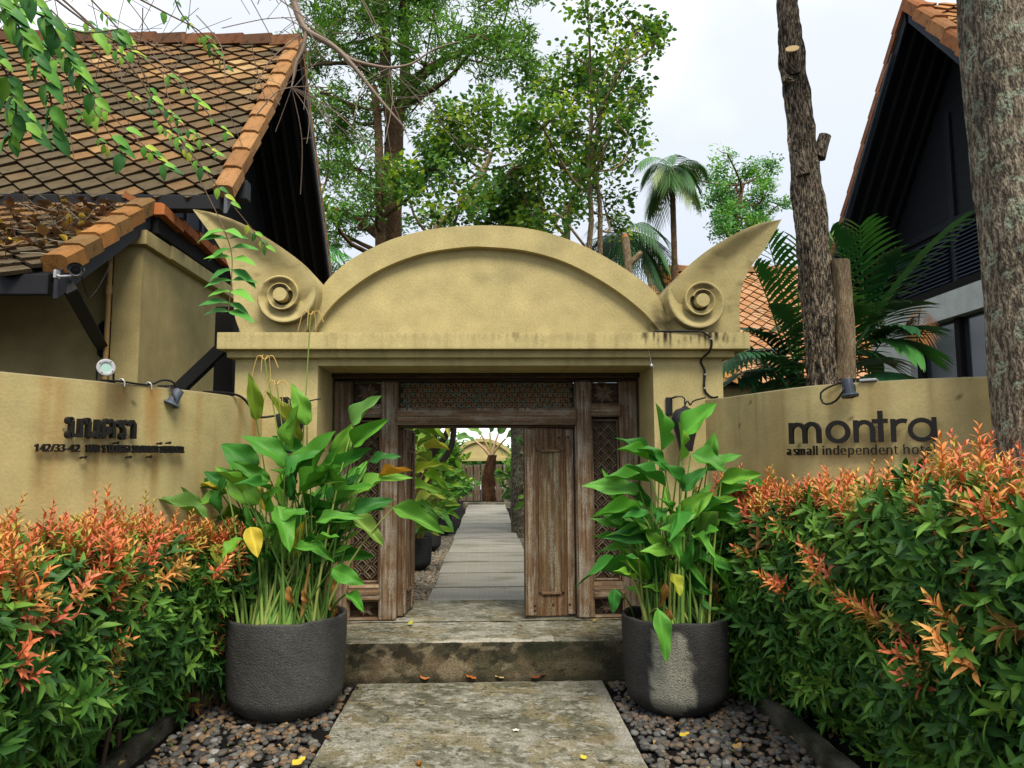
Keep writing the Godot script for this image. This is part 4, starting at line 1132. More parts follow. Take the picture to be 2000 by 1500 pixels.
func make_left_house() -> void:
	var h := thing("tiled_house", "house with steep orange diamond-tiled roof and black gable, behind the left sign wall", "house")
	var tones := clay_tones([lin(180, 150, 104), lin(168, 136, 90), lin(158, 124, 80), lin(146, 112, 71), lin(136, 104, 66), lin(122, 95, 62), lin(106, 87, 59), lin(92, 80, 57)])
	var caps := clay_tones([lin(178, 134, 86), lin(162, 118, 72), lin(170, 126, 80), lin(150, 108, 66)])
	var ridge := Vector3(0, 6.66, -9.04)
	var eave := Vector3(0, 3.93, -6.7)
	var slope := (ridge - eave).normalized()
	var long := ridge.distance_to(eave)
	var xr := -2.31
	var xl := -8.5
	var far := Vector3(0, 3.93, -11.38)
	var up := Vector3.RIGHT.cross(slope).normalized()
	# the two slopes as boarded decks, dark below
	slab4(h, "roof_deck", [Vector3(xl, 3.93, -6.7), Vector3(xr, 3.93, -6.7), Vector3(xr, 6.66, -9.04), Vector3(xl, 6.66, -9.04)], -up * 0.06, M.soffit)
	slab4(h, "roof_deck", [Vector3(xl, far.y, far.z), Vector3(xr, far.y, far.z), Vector3(xr, 6.655, -9.045), Vector3(xl, 6.655, -9.045)], Vector3(0, -0.06, 0.05), M.soffit)
	tile_roof(h, Vector3(xl, 3.95, -6.72) + up * 0.012, Vector3.RIGHT, slope, xr - xl - 0.06, long, 0.268, func(p): return p.x > 0.655 * p.z - 0.05, tones, 0.9)
	cap_row(h, "verge_tile", Vector3(xr, 3.95, -6.70) + up * 0.06, Vector3(xr, 6.66, -9.03) + up * 0.06, 10, 0.17, 0.08, up, caps)
	cap_row(h, "verge_tile", Vector3(xr, far.y, far.z) + Vector3(0, 0.05, -0.04), Vector3(xr, 6.66, -9.05) + Vector3(0, 0.05, -0.04), 14, 0.12, 0.07, Vector3(0, 0.65, -0.76), caps)
	cap_row(h, "ridge_tile", Vector3(xr + 0.05, 6.72, -9.04), Vector3(xl, 6.72, -9.04), 18, 0.24, 0.1, Vector3.UP, clay_tones([lin(120, 80, 54), lin(104, 74, 54), lin(134, 92, 62)]))
	# gutter board, barge boards, purlin ends
	bx(h, "fascia", Vector3(xl, 3.80, -6.74), Vector3(xr - 0.02, 3.93, -6.62), M.dark_board)
	slab4(h, "barge_board", [Vector3(xr + 0.004, 3.78, -6.66), Vector3(xr + 0.004, 3.95, -6.66), Vector3(xr + 0.004, 6.66, -8.99), Vector3(xr + 0.004, 6.46, -8.99)], Vector3(0.03, 0, 0), tinted(M.dark_board, lin(92, 96, 104)))
	slab4(h, "barge_board", [Vector3(xr + 0.004, 3.74, far.z), Vector3(xr + 0.004, 3.95, far.z), Vector3(xr + 0.004, 6.66, -9.08), Vector3(xr + 0.004, 6.44, -9.08)], Vector3(0.03, 0, 0), M.dark_board)
	bar(h, "conduit", Vector3(xr + 0.05, 6.2, -9.35), Vector3(xr + 0.05, 3.8, -11.4), 0.03, 0.03, tinted(M.paint, lin(150, 152, 156)))
	bx(h, "purlin", Vector3(-3.2, 4.02, -7.1), Vector3(xr + 0.1, 4.2, -6.98), tinted(M.dark_board, lin(46, 48, 54)))
	for k in 5: bar(h, "rafter", Vector3(xr - 0.16 * k - 0.14, 6.5, -9.1), Vector3(xr - 0.16 * k - 0.14, 3.83, -11.39), 0.045, 0.1, tinted(M.dark_board, lin(34, 33, 35)))
	# gable wall of lapped boards
	var gable := tinted(M.dark_board, lin(26, 27, 31))
	var y := 3.2
	while y < 6.4:
		var half := minf(1.95, (6.5 - y) * 0.86)
		var g := Geo.new()
		g.box(Vector3(-3.1, y + 0.085, -9.04), Vector3(0.03, 0.185, half * 2), 0.004, Basis(Vector3.BACK, -0.07))
		put("siding_board", g, gable, h)
		y += 0.17
	# small glazed light in the gable
	for k in 3:
		var z := -7.28 - k * 0.42
		bx(h, "mullion", Vector3(-3.08, 3.62, z - 0.03), Vector3(-3.02, 4.25, z + 0.03), tinted(M.dark_board, lin(70, 76, 90)))
		if k < 2: bx(h, "window", Vector3(-3.07, 3.66, z - 0.39), Vector3(-3.05, 4.2, z - 0.03), tinted(M.dark_board, lin(58, 64, 76)))
	# lower roof
	var e2 := Vector3(0, 2.87, -5.19)
	var r2 := Vector3(0, 3.77, -6.53)
	var s2 := (r2 - e2).normalized()
	var up2 := Vector3.RIGHT.cross(s2).normalized()
	slab4(h, "lower_deck", [Vector3(-8, e2.y, e2.z), Vector3(-2.9, e2.y, e2.z), Vector3(-2.9, r2.y, r2.z), Vector3(-8, r2.y, r2.z)], -up2 * 0.06, M.soffit)
	tile_roof(h, Vector3(-8, e2.y, e2.z) + up2 * 0.012, Vector3.RIGHT, s2, 5.06, e2.distance_to(r2), 0.268, func(p): return p.x > 0.66 * p.z - 0.05, tones.slice(2), 1.0)
	cap_row(h, "verge_tile", Vector3(-2.92, e2.y + 0.04, e2.z - 0.05) + up2 * 0.06, Vector3(-2.92, r2.y, r2.z) + up2 * 0.06, 6, 0.18, 0.085, up2, clay_tones([lin(166, 114, 58), lin(136, 100, 56), lin(150, 104, 52), lin(122, 92, 52)]))
	bx(h, "lower_fascia", Vector3(-8, 2.72, -5.21), Vector3(-2.93, 2.862, -5.15), M.dark_board)
	slab4(h, "lower_barge_board", [Vector3(-2.9, 2.7, -5.17), Vector3(-2.9, 2.88, -5.17), Vector3(-2.9, 3.78, -6.53), Vector3(-2.9, 3.6, -6.53)], Vector3(0.03, 0, 0), tinted(M.dark_board, lin(44, 47, 54)))
	# skirt roof along the gable side
	slab4(h, "skirt_deck", [Vector3(-3.09, 3.92, -6.5), Vector3(-2.8, 3.74, -6.5), Vector3(-2.8, 3.74, -10.6), Vector3(-3.09, 3.92, -10.6)], Vector3(-0.02, -0.05, 0), tinted(M.clay_tile, lin(150, 96, 56)))
	cap_row(h, "skirt_tile", Vector3(-2.82, 3.76, -6.5), Vector3(-2.82, 3.76, -10.5), 10, 0.16, 0.07, Vector3.UP, clay_tones([lin(180, 104, 58), lin(168, 94, 50), lin(188, 114, 64)]))
	bx(h, "skirt_fascia", Vector3(-2.86, 3.55, -10.6), Vector3(-2.81, 3.70, -6.52), M.soffit)
	# plastered walls
	var dim := func(p, nn): return ochre_dim * (1.0 + 0.1 * fbm(p.x, p.y, p.z) + 0.05 * fbm(p.x * 5, p.y * 5, p.z * 5)) * (0.86 if fbm(p.x * 2.5, p.y * 0.4, p.z * 2.5) > 0.22 else 1.0)
	var g := Geo.new()
	g.block(Vector3(-8, -0.1, -6.9), Vector3(-3.106, 3.5, -6.5), 0.1, dim)
	g.block(Vector3(-3.105, -0.1, -6.75), Vector3(-2.87, 3.405, -6.4), 0.05, dim, 0.004)
	g.block(Vector3(-3.0, -0.1, -10.8), Vector3(-2.872, 3.6, -6.752), 0.08, dim)
	put("wall", g, M.plaster, h)
	g = Geo.new()
	g.block(Vector3(-3.15, 3.407, -6.82), Vector3(-2.82, 3.53, -6.34), 0.03, dim, 0.006)
	g.block(Vector3(-2.99, 3.407, -10.8), Vector3(-2.80, 3.53, -6.822), 0.05, func(p, nn): return plaster_color(p, nn).lerp(lin(70, 52, 36), clampf(streak.get_noise_2d(p.z * 9.0, 1.0) * 2.0, 0, 1) * 0.6 * smoothstep(3.42, 3.53, p.y)), 0.006)
	put("cornice", g, M.plaster, h)
	# strut under the eave, post and brace beside the gate
	bar(h, "eave_strut", Vector3(-3.17, 2.56, -6.38), Vector3(-2.86, 2.80, -5.28), 0.085, 0.085, M.dark_board)
	bx(h, "strut_plate", Vector3(-3.235, 2.47, -6.5), Vector3(-3.105, 2.78, -6.42), M.dark_board, 0.03)
	bx(h, "timber_post", Vector3(-2.44, -0.1, -7.08), Vector3(-2.275, 3.0, -6.92), M.soffit)
	bar(h, "timber_brace", Vector3(-2.95, 2.05, -6.95), Vector3(-2.3, 2.70, -6.95), 0.11, 0.09, M.dark_board)
	# twigs and dead leaves that lie on the lower roof
	var stick := Geo.new()
	stick.tube([Vector3(-0.5, 0, 0), Vector3(-0.1, 0.03, 0.04), Vector3(0.25, 0.0, -0.05), Vector3(0.5, 0.04, 0.02)], [0.022, 0.02, 0.018, 0.01], 5)
	var dead := leaf_mesh(0.4, 0.4, 0.4, 4, 0.1, Color.WHITE, Color.WHITE)
	var sp := []
	var st := []
	var lp := []
	var lt := []
	for k in 1500:
		var x := rr(-6.2, -3.02)
		var t := rng.randf()
		if t < 0.24 + 0.05 * sin(x * 7.0) and rng.randf() < 0.85: continue
		if t > 0.94: continue
		var p := Vector3(x, 0, 0) + e2.lerp(r2, t) + up2 * rr(0.05, 0.11)
		var b := Basis(Vector3.RIGHT, -0.59) * Basis.from_euler(Vector3(rr(-0.25, 0.25), rr(0, TAU), rr(-0.25, 0.25)))
		if rng.randf() < 0.62:
			sp.append(Transform3D(b.scaled_local(Vector3.ONE * rr(0.1, 0.34) * Vector3(1, 0.5, 0.6)), p))
			st.append([lin(120, 104, 84), lin(84, 66, 50), lin(160, 150, 132), lin(62, 48, 38)][rng.randi() % 4])
		else:
			lp.append(Transform3D(b * Basis(Vector3.RIGHT, -PI / 2 + rr(-0.5, 0.5)).scaled(Vector3.ONE * rr(0.05, 0.11)), p))
			lt.append([lin(112, 76, 48), lin(84, 60, 42), lin(190, 160, 62), lin(140, 104, 64), lin(70, 50, 38)][rng.randi() % 5])
	var litter_ := thing("roof_litter", "dry twigs and dead leaves lying on the low tiled roof at left", "leaf litter", Vector3.ZERO, "", "stuff")
	scatter("twigs", stick.mesh(), M.stem, sp, st, litter_)
	scatter("leaves", dead, M.leaf, lp, lt, litter_)

func make_right_house() -> void:
	var h := thing("gabled_house", "house with a tall black gable and white lower wall, behind the right sign wall", "house")
	var caps := clay_tones([lin(192, 134, 84), lin(176, 112, 68), lin(184, 124, 76)])
	var dark_caps := clay_tones([lin(176, 112, 80), lin(160, 100, 70), lin(188, 124, 90)])
	var xl := 5.2
	var xr := 11.0
	var top := Vector3(0, 7.15, -8.8)
	var near_ := Vector3(0, 4.0, -6.03)
	var far := Vector3(0, 4.0, -11.57)
	var slope := (top - near_).normalized()
	var up := Vector3.RIGHT.cross(slope).normalized()
	slab4(h, "roof_deck", [Vector3(xl, near_.y, near_.z), Vector3(xr, near_.y, near_.z), Vector3(xr, top.y, top.z), Vector3(xl, top.y, top.z)], -up * 0.06, M.soffit)
	slab4(h, "roof_deck", [Vector3(xl, far.y, far.z), Vector3(xr, far.y, far.z), Vector3(xr, top.y - 0.005, top.z - 0.005), Vector3(xl, top.y - 0.005, top.z - 0.005)], Vector3(0, -0.06, 0.05), M.soffit)
	tile_roof(h, Vector3(xl + 0.06, near_.y, near_.z) + up * 0.012, Vector3.RIGHT, slope, 4.0, near_.distance_to(top), 0.268, func(p): return p.x < 6.6 and p.y > 5.2, clay_tones([lin(196, 140, 82), lin(180, 122, 68), lin(160, 108, 60)]), 0.4)
	cap_row(h, "verge_tile", Vector3(xl, near_.y, near_.z) + up * 0.07, Vector3(xl, top.y, top.z) + up * 0.07, 11, 0.2, 0.1, up, caps)
	cap_row(h, "verge_tile", Vector3(xl, far.y, far.z) + Vector3(0, 0.06, -0.05), Vector3(xl, top.y, top.z) + Vector3(0, 0.06, -0.05), 12, 0.13, 0.08, Vector3(0, 0.66, -0.75), dark_caps)
	slab4(h, "barge_board", [Vector3(xl - 0.004, near_.y - 0.2, near_.z), Vector3(xl - 0.004, near_.y, near_.z), Vector3(xl - 0.004, top.y, top.z + 0.03), Vector3(xl - 0.004, top.y - 0.24, top.z + 0.03)], Vector3(-0.03, 0, 0), tinted(M.dark_board, lin(36, 42, 54)))
	slab4(h, "barge_board", [Vector3(xl - 0.004, far.y - 0.2, far.z), Vector3(xl - 0.004, far.y, far.z), Vector3(xl - 0.004, top.y, top.z - 0.03), Vector3(xl - 0.004, top.y - 0.22, top.z - 0.03)], Vector3(-0.03, 0, 0), tinted(M.dark_board, lin(30, 35, 43)))
	bar(h, "conduit", Vector3(xl - 0.06, 6.7, -9.12), Vector3(xl - 0.06, 4.0, -11.5), 0.028, 0.028, tinted(M.paint, lin(84, 92, 104)))
	for k in 4: bar(h, "rafter", Vector3(xl + 0.17 * k + 0.14, 6.98, -8.87), Vector3(xl + 0.17 * k + 0.14, 3.86, -11.57), 0.045, 0.1, tinted(M.dark_board, lin(34, 35, 39)))
	var gable := tinted(M.dark_board, lin(30, 32, 38))
	var y := 3.75
	while y < 6.9:
		var half := minf(1.85, (7.0 - y) * 0.86)
		var g := Geo.new()
		g.box(Vector3(5.95, y + 0.085, -8.8), Vector3(0.03, 0.185, half * 2), 0.004, Basis(Vector3.BACK, 0.07))
		put("siding_board", g, gable, h)
		y += 0.17
	for z in [-8.0, -9.3]: bx(h, "mullion", Vector3(5.88, 3.72, z - 0.05), Vector3(5.93, 6.0, z + 0.05), gable)
	bx(h, "rail", Vector3(5.87, 4.52, -10.66), Vector3(5.93, 4.62, -6.95), gable)
	# louvred lights
	var louvre := Geo.new()
	louvre.box(Vector3.ZERO, Vector3(0.05, 0.012, 1.2), 0.003, Basis(Vector3.BACK, 0.6))
	var lm := louvre.mesh()
	for bay in [-9.98, -8.65, -7.36]:
		for k in 13:
			put("louvre_slat", lm, tinted(M.dark_board, lin(66, 74, 92)), h, Transform3D(Basis(), Vector3(5.86, 3.84 + k * 0.05, bay)))
	bx(h, "louvre_backing", Vector3(5.89, 3.76, -10.64), Vector3(5.925, 4.51, -6.96), M.soffit)
	bx(h, "sill_beam", Vector3(5.7, 3.62, -10.75), Vector3(6.0, 3.755, -6.4), M.soffit)
	# white lower wall with a dark window
	var white := func(p, nn): return lin(226, 230, 228) * (0.97 + 0.12 * fbm(p.x, p.y * 0.7, p.z))
	var g := Geo.new()
	g.block(Vector3(5.6, -0.1, -10.9), Vector3(5.8, 3.615, -9.92), 0.12, white)
	g.block(Vector3(5.602, 3.3, -9.918), Vector3(5.8, 3.615, -6.2), 0.12, white)
	g.block(Vector3(5.602, -0.1, -9.918), Vector3(5.8, 2.3, -6.2), 0.12, white)
	put("wall", g, M.plaster, h)
	bx(h, "window_frame", Vector3(5.68, 2.302, -9.9), Vector3(5.74, 2.38, -6.3), M.soffit)
	for z in [-9.86, -9.02, -8.2, -7.2]: bx(h, "window_frame", Vector3(5.68, 2.38, z - 0.05), Vector3(5.74, 3.298, z + 0.05), M.soffit)
	bx(h, "window", Vector3(5.75, 2.302, -9.9), Vector3(5.79, 3.298, -6.25), tinted(M.lens, lin(46, 50, 54)))

func make_far_things() -> void:
	# a second tiled house beyond the gate
	var h := thing("far_house", "pale orange diamond-tiled roof seen between the gate's right scroll and the palms", "house")
	var tones := clay_tones([lin(236, 176, 124), lin(228, 166, 112), lin(218, 158, 106)])
	var clean := []
	for q in [lin(214, 160, 116), lin(206, 148, 102), lin(218, 168, 126)]: clean.append(tinted(M.clean_tile, q))
	var eave := Vector3(3.7, 3.1, -14.6)
	var slope := Vector3(0, 2.75, -2.4).normalized()
	slab4(h, "roof_deck", [Vector3(3.7, 3.1, -14.6), Vector3(9.5, 3.1, -14.6), Vector3(9.5, 5.85, -17.0), Vector3(3.7, 5.85, -17.0)], Vector3(0, -0.08, -0.05), M.soffit)
	tile_roof(h, eave + Vector3(0, 0.012, 0.012), Vector3.RIGHT, slope, 5.8, 3.6, 0.27, func(p): return p.x > 4.9 and p.x < 7.6, clean, 0.0)
	slab4(h, "roof_deck", [Vector3(3.7, 3.1, -19.4), Vector3(9.5, 3.1, -19.4), Vector3(9.5, 5.84, -17.01), Vector3(3.7, 5.84, -17.01)], Vector3(0, -0.08, 0.05), M.soffit)
	cap_row(h, "ridge_tile", Vector3(3.6, 5.93, -17.0), Vector3(9.5, 5.93, -17.0), 16, 0.26, 0.1, Vector3.UP, clean)
	cap_row(h, "verge_tile", eave + Vector3(0, 0.08, 0.05), Vector3(3.7, 5.9, -16.95), 11, 0.2, 0.1, Vector3(0, 0.66, 0.75), clean)
	bx(h, "finial", Vector3(3.55, 5.9, -17.12), Vector3(3.85, 6.12, -16.88), clean[0], 0.04)
	bx(h, "wall", Vector3(4.0, -0.1, -19.0), Vector3(9.2, 3.3, -15.0), tinted(M.plaster, lin(196, 172, 122)))
	# the second gate at the end of the garden
	var g2 := thing("far_gateway", "small distant ochre gateway with arched top at the far end of the path", "gate")
	var zb := -30.0
	var c := -0.28
	var outer := smooth2([Vector2(c - 0.98, 1.74), Vector2(c - 0.84, 2.05), Vector2(c - 0.48, 2.34), Vector2(c, 2.47), Vector2(c + 0.5, 2.42), Vector2(c + 1.05, 2.15), Vector2(c + 1.45, 1.74)], 24)
	var inner := smooth2([Vector2(c - 0.87, 1.74), Vector2(c - 0.72, 2.0), Vector2(c - 0.42, 2.23), Vector2(c, 2.34), Vector2(c + 0.44, 2.3), Vector2(c + 0.93, 2.07), Vector2(c + 1.31, 1.74)], 24)
	var g := Geo.new()
	g.band(inner, outer, zb + 0.1, zb - 0.3, 3, plaster_color)
	put("arch_band", g, M.plaster, g2)
	var foot := []
	for q in inner: foot.append(Vector2(q.x, 1.74))
	g = Geo.new()
	g.band(foot, inner, zb, zb - 0.25, 6, plaster_color)
	put("pediment", g, M.plaster, g2)
	bx(g2, "cornice", Vector3(c - 1.55, 1.6, zb - 0.4), Vector3(c + 2.1, 1.735, zb + 0.15), tinted(M.plaster, ochre))
	for x in [c - 1.5, c + 1.75]: bx(g2, "pillar", Vector3(x, -0.1, zb - 0.35), Vector3(x + 0.3, 1.598, zb + 0.08), tinted(M.plaster, ochre))
	g = Geo.new()
	for ring in [[0.36, 0.1], [0.22, 0.16], [0.1, 0.22]]:
		var line := PackedVector2Array()
		for k in 32:
			var r: float = ring[0] * (1.0 - 0.3 * k / 31.0)
			line.append(Vector2(c - 1.2, 2.05) + Vector2(cos(TAU * k / 31.5 + 2.0), sin(TAU * k / 31.5 + 2.0)) * r)
		g.prism(line, zb + ring[1], zb - 0.2, plaster_color)
	put("scroll", g, M.plaster, g2)
	# pale roof and fence still farther off
	var w := thing("pale_house", "white house with a pale tiled roof beyond the far gateway", "house")
	bx(w, "wall", Vector3(-7, -0.1, -50), Vector3(7, 1.9, -46), tinted(M.plaster, lin(226, 228, 230)))
	var rowm := Geo.new()
	rowm.box(Vector3.ZERO, Vector3(15, 0.07, 0.34), 0.02, Basis(Vector3.RIGHT, 0.5))
	var rm := rowm.mesh()
	for k in 14: put("tile_row", rm, tinted(M.paint, lin(216, 220, 226)), w, Transform3D(Basis(), Vector3(0, 1.95 + k * 0.17, -45.6 - k * 0.27)))
	var f := thing("board_fence", "grey upright-board fence at the back of the garden", "fence")
	for k in 34:
		bx(f, "board", Vector3(-5.2 + k * 0.31, -0.1, -33.04), Vector3(-5.2 + k * 0.31 + 0.27, 1.45 + 0.03 * sin(k * 4.0), -33.0), tinted(M.wood, lin(206, 210, 214)), 0.004)


# ---------------------------------------------------------------- lettering
func arc(cx: float, cy: float, rx: float, ry: float, a0: float, a1: float, m := 14) -> Array:
	var out := []
	for k in m + 1:
		var a := deg_to_rad(lerpf(a0, a1, float(k) / m))
		out.append(Vector2(cx + rx * cos(a), cy + ry * sin(a)))
	return out

func stroke(g: Geo, pts: Array, w, depth: float, z: float, closed := false) -> void:
	var a := []
	var b := []
	var m := pts.size()
	for k in m:
		var p0: Vector2 = pts[k - 1] if k > 0 else (pts[m - 2] if closed else pts[0])
		var p1: Vector2 = pts[k + 1] if k < m - 1 else (pts[1] if closed else pts[m - 1])
		var t := (p1 - p0).normalized()
		var nn := Vector2(-t.y, t.x)
		var ww: float = (w if w is float else lerpf(w[0], w[1], float(k) / (m - 1))) / 2
		a.append(pts[k] - nn * ww)
		b.append(pts[k] + nn * ww)
	g.band(a, b, z + depth, z, 1)
	if not closed:
		for k in [0, m - 1]:
			var q: Vector2 = pts[1 if k == 0 else m - 2]
			g.face([Vector3(a[k].x, a[k].y, z), Vector3(b[k].x, b[k].y, z), Vector3(b[k].x, b[k].y, z + depth), Vector3(a[k].x, a[k].y, z + depth)], Color.WHITE, Vector3(q.x, q.y, z + depth / 2))

func pins(parent: Node, spots: Array, out: float) -> void:
	var g := Geo.new()
	g.tube([Vector3(0, 0, -out), Vector3(0, 0, 0.002)], 0.003, 6)
	var m := g.mesh()
	for s in spots: put("pin", m, M.pale_metal, parent, Transform3D(Basis(), Vector3(s.x, s.y, 0)))

func make_signs() -> void:
	var d := 0.022
	# the large roman word
	var t := thing("sign_lettering", "large black roman letters on the right curved wall, raised on pins", "lettering")
	var w := 0.027
	var glyphs := {
		"m": [[[Vector2(0.015, 0), Vector2(0.015, 0.07), Vector2(0.015, 0.138)]], [[Vector2(0.016, 0.05)] + arc(0.069, 0.078, 0.052, 0.047, 180, 0) + [Vector2(0.121, 0.04), Vector2(0.121, 0)]], [[Vector2(0.122, 0.05)] + arc(0.175, 0.078, 0.052, 0.047, 180, 0) + [Vector2(0.227, 0.04), Vector2(0.227, 0)]]],
		"o": [[arc(0.076, 0.069, 0.06, 0.058, 0, 360, 32), true]],
		"n": [[[Vector2(0.015, 0), Vector2(0.015, 0.07), Vector2(0.015, 0.138)]], [[Vector2(0.016, 0.05)] + arc(0.063, 0.078, 0.046, 0.047, 180, 0) + [Vector2(0.109, 0.04), Vector2(0.109, 0)]]],
		"t": [[[Vector2(0.046, 0), Vector2(0.046, 0.1), Vector2(0.046, 0.19)]], [[Vector2(0.0, 0.128), Vector2(0.046, 0.128), Vector2(0.086, 0.128)]]],
		"r": [[[Vector2(0.015, 0), Vector2(0.015, 0.07), Vector2(0.015, 0.138)]], [[Vector2(0.016, 0.06)] + arc(0.066, 0.08, 0.05, 0.046, 175, 62)]],
		"a": [[arc(0.076, 0.069, 0.06, 0.058, 0, 360, 32), true], [[Vector2(0.142, 0.0), Vector2(0.142, 0.07), Vector2(0.142, 0.142)]]],
	}
	var k := 0
	for q in [["m", 1.045], ["o", 1.292], ["n", 1.455], ["t", 1.566], ["r", 1.664], ["a", 1.748]]:
		var g := Geo.new()
		var layer := 0
		for s in glyphs[q[0]]:
			stroke(g, s[0], w, d, 0.0008 * layer, s.size() > 1)
			layer += 1
		var wide: float = {"m": 0.242, "o": 0.152, "n": 0.124, "t": 0.086, "r": 0.08, "a": 0.157}[q[0]]
		var l := put("letter", g, M.letter, t, wall_frame(WALL_RIGHT, q[1] + wide / 2, 1.700, 0.035).translated_local(Vector3(-wide / 2, 0, 0)))
		pins(l, [Vector2(0.016, 0.02), Vector2(0.016, 0.1)] if q[0] != "o" else [Vector2(0.02, 0.05), Vector2(0.13, 0.08)], 0.036)
	# the small line below
	var font := SystemFont.new()
	font.font_names = PackedStringArray(["Droid Sans"])
	t = thing("small_sign_lettering", "line of small black roman letters under the large word, half hidden by orange shoots", "lettering")
	line_of_text(t, font, "a small independent hotel", WALL_RIGHT, 0.995, 1.895, 1.626, 0.078, 0.028)
	# the thai word
	t = thing("thai_lettering", "thick weathered black thai letters on the left curved wall", "lettering")
	var thai := thai_glyphs()
	var s := 1.80
	for c in ["m", "n", "t", "r", "a"]:
		var g := Geo.new()
		var layer := 0
		for p in thai[c]:
			var pts := []
			for v in p: pts.append(v * Vector2(0.105, 0.108))
			stroke(g, pts, 0.021, 0.035, 0.0007 * layer)
			layer += 1
		var wide: float = {"m": 0.1, "n": 0.1, "t": 0.1, "r": 0.075, "a": 0.06}[c]
		var l := put("letter", g, M.letter, t, wall_frame(WALL_LEFT, s - wide / 2, 1.743, 0.03).translated_local(Vector3(-wide / 2, 0, 0)))
		pins(l, [Vector2(0.01, 0.05), Vector2(0.06, 0.02)], 0.031)
		s -= wide
	t = thing("address_lettering", "line of small black numerals and thai letters below the thai word", "lettering")
	var bold := SystemFont.new()
	bold.font_names = PackedStringArray(["Droid Sans"])
	bold.font_weight = 700
	line_of_text(t, bold, "142/33-42", WALL_LEFT, 1.965, 1.70, 1.662, 0.058, 0.026)
	s = 1.67
	for c in ["s", "o", "y", " ", "r", " ", "n", "m", "s", "t", "r", "o", " ", "m", "n", "o", "y", "n", "t", "a", " ", "s", "r", "a", "n", "y", "t", "n"]:
		if c == " ":
			s -= 0.014
			continue
		var g := Geo.new()
		var layer := 0
		for p in thai[c]:
			var pts := []
			for v in p: pts.append(v * Vector2(0.036, 0.042))
			stroke(g, pts, 0.0085, 0.018, 0.0004 * layer)
			layer += 1
		put("letter", g, M.letter, t, wall_frame(WALL_LEFT, s, 1.662, 0.026))
		s -= 0.023 if c in ["r", "a"] else 0.0265
	for q in [[1.70, 1.628], [1.41, 1.63], [1.27, 1.632], [1.2, 1.715], [1.5, 1.712], [1.13, 1.72]]:
		var g := Geo.new()
		stroke(g, [Vector2(0, 0), Vector2(0.012, 0.006), Vector2(0.03, 0.0), Vector2(0.034, 0.012)], 0.008, 0.016, 0.0)
		put("mark", g, M.letter, t, wall_frame(WALL_LEFT, q[0], q[1], 0.026))

func thai_glyphs() -> Dictionary:
	var loop := func(x: float, y: float, r: float) -> Array: return arc(x, y, r, r, 0, 350, 10)
	return {
		"m": [loop.call(0.14, 0.85, 0.1), [Vector2(0.25, 0.85), Vector2(0.25, 0.45), Vector2(0.25, 0.1)], loop.call(0.16, 0.13, 0.1), [Vector2(0.22, 0.08), Vector2(0.45, 0.1), Vector2(0.72, 0.12)], [Vector2(0.72, 0.0), Vector2(0.72, 0.5), Vector2(0.72, 0.97)]],
		"n": [loop.call(0.14, 0.85, 0.1), [Vector2(0.25, 0.85), Vector2(0.25, 0.4), Vector2(0.25, 0.02)], [Vector2(0.25, 0.04), Vector2(0.5, 0.12), Vector2(0.7, 0.3)], loop.call(0.78, 0.14, 0.1), [Vector2(0.72, 0.2), Vector2(0.72, 0.6), Vector2(0.72, 0.97)]],
		"t": [[Vector2(0.12, 0), Vector2(0.1, 0.4), Vector2(0.14, 0.8), Vector2(0.28, 0.95), Vector2(0.42, 0.84), Vector2(0.58, 0.95), Vector2(0.74, 0.8), Vector2(0.76, 0.4), Vector2(0.76, 0.0)], loop.call(0.44, 0.42, 0.11), [Vector2(0.4, 0.34), Vector2(0.26, 0.2), Vector2(0.14, 0.02)]],
		"r": [[Vector2(0.06, 0.74), Vector2(0.2, 0.92), Vector2(0.45, 0.86), Vector2(0.6, 0.96)], [Vector2(0.1, 0.72), Vector2(0.35, 0.66), Vector2(0.46, 0.5), Vector2(0.48, 0.2)], loop.call(0.42, 0.12, 0.1)],
		"a": [[Vector2(0.06, 0.72), Vector2(0.14, 0.92), Vector2(0.3, 0.96), Vector2(0.44, 0.8), Vector2(0.45, 0.4), Vector2(0.45, 0.0)]],
		"s": [loop.call(0.14, 0.8, 0.1), [Vector2(0.2, 0.75), Vector2(0.14, 0.3), Vector2(0.2, 0.05), Vector2(0.5, 0.04), Vector2(0.6, 0.3), Vector2(0.58, 0.8)], [Vector2(0.58, 0.8), Vector2(0.72, 0.98)]],
		"o": [[Vector2(0.08, 0.85), Vector2(0.3, 0.96), Vector2(0.56, 0.8), Vector2(0.6, 0.4), Vector2(0.5, 0.06), Vector2(0.2, 0.05), Vector2(0.12, 0.3), Vector2(0.16, 0.5)], loop.call(0.24, 0.5, 0.09)],
		"y": [loop.call(0.14, 0.85, 0.1), [Vector2(0.2, 0.76), Vector2(0.14, 0.55), Vector2(0.22, 0.45), Vector2(0.14, 0.3), Vector2(0.2, 0.05), Vector2(0.55, 0.04), Vector2(0.6, 0.4), Vector2(0.6, 0.97)]],
	}

func line_of_text(t: Node3D, font: Font, words: String, wall: Array, s0: float, s1: float, y: float, size: float, out: float) -> void:
	var full := font.get_string_size(words, HORIZONTAL_ALIGNMENT_LEFT, -1, 64).x
	for k in words.length():
		var c := words[k]
		if c == " ": continue
		var pre := font.get_string_size(words.substr(0, k), HORIZONTAL_ALIGNMENT_LEFT, -1, 64).x
		var m := TextMesh.new()
		m.font = font
		m.font_size = 64
		m.pixel_size = size / 64.0
		m.depth = 0.014
		m.text = c
		m.curve_step = 2.0
		m.horizontal_alignment = HORIZONTAL_ALIGNMENT_LEFT
		m.vertical_alignment = VERTICAL_ALIGNMENT_BOTTOM
		var squeeze := absf(s1 - s0) / (full * size / 64.0)
		var f := wall_frame(wall, lerpf(s0, s1, pre / full), y - size * 0.24, out)
		put("letter", m, M.letter, t, f * Transform3D(Basis.from_scale(Vector3(squeeze, 1, 1)), Vector3.ZERO))


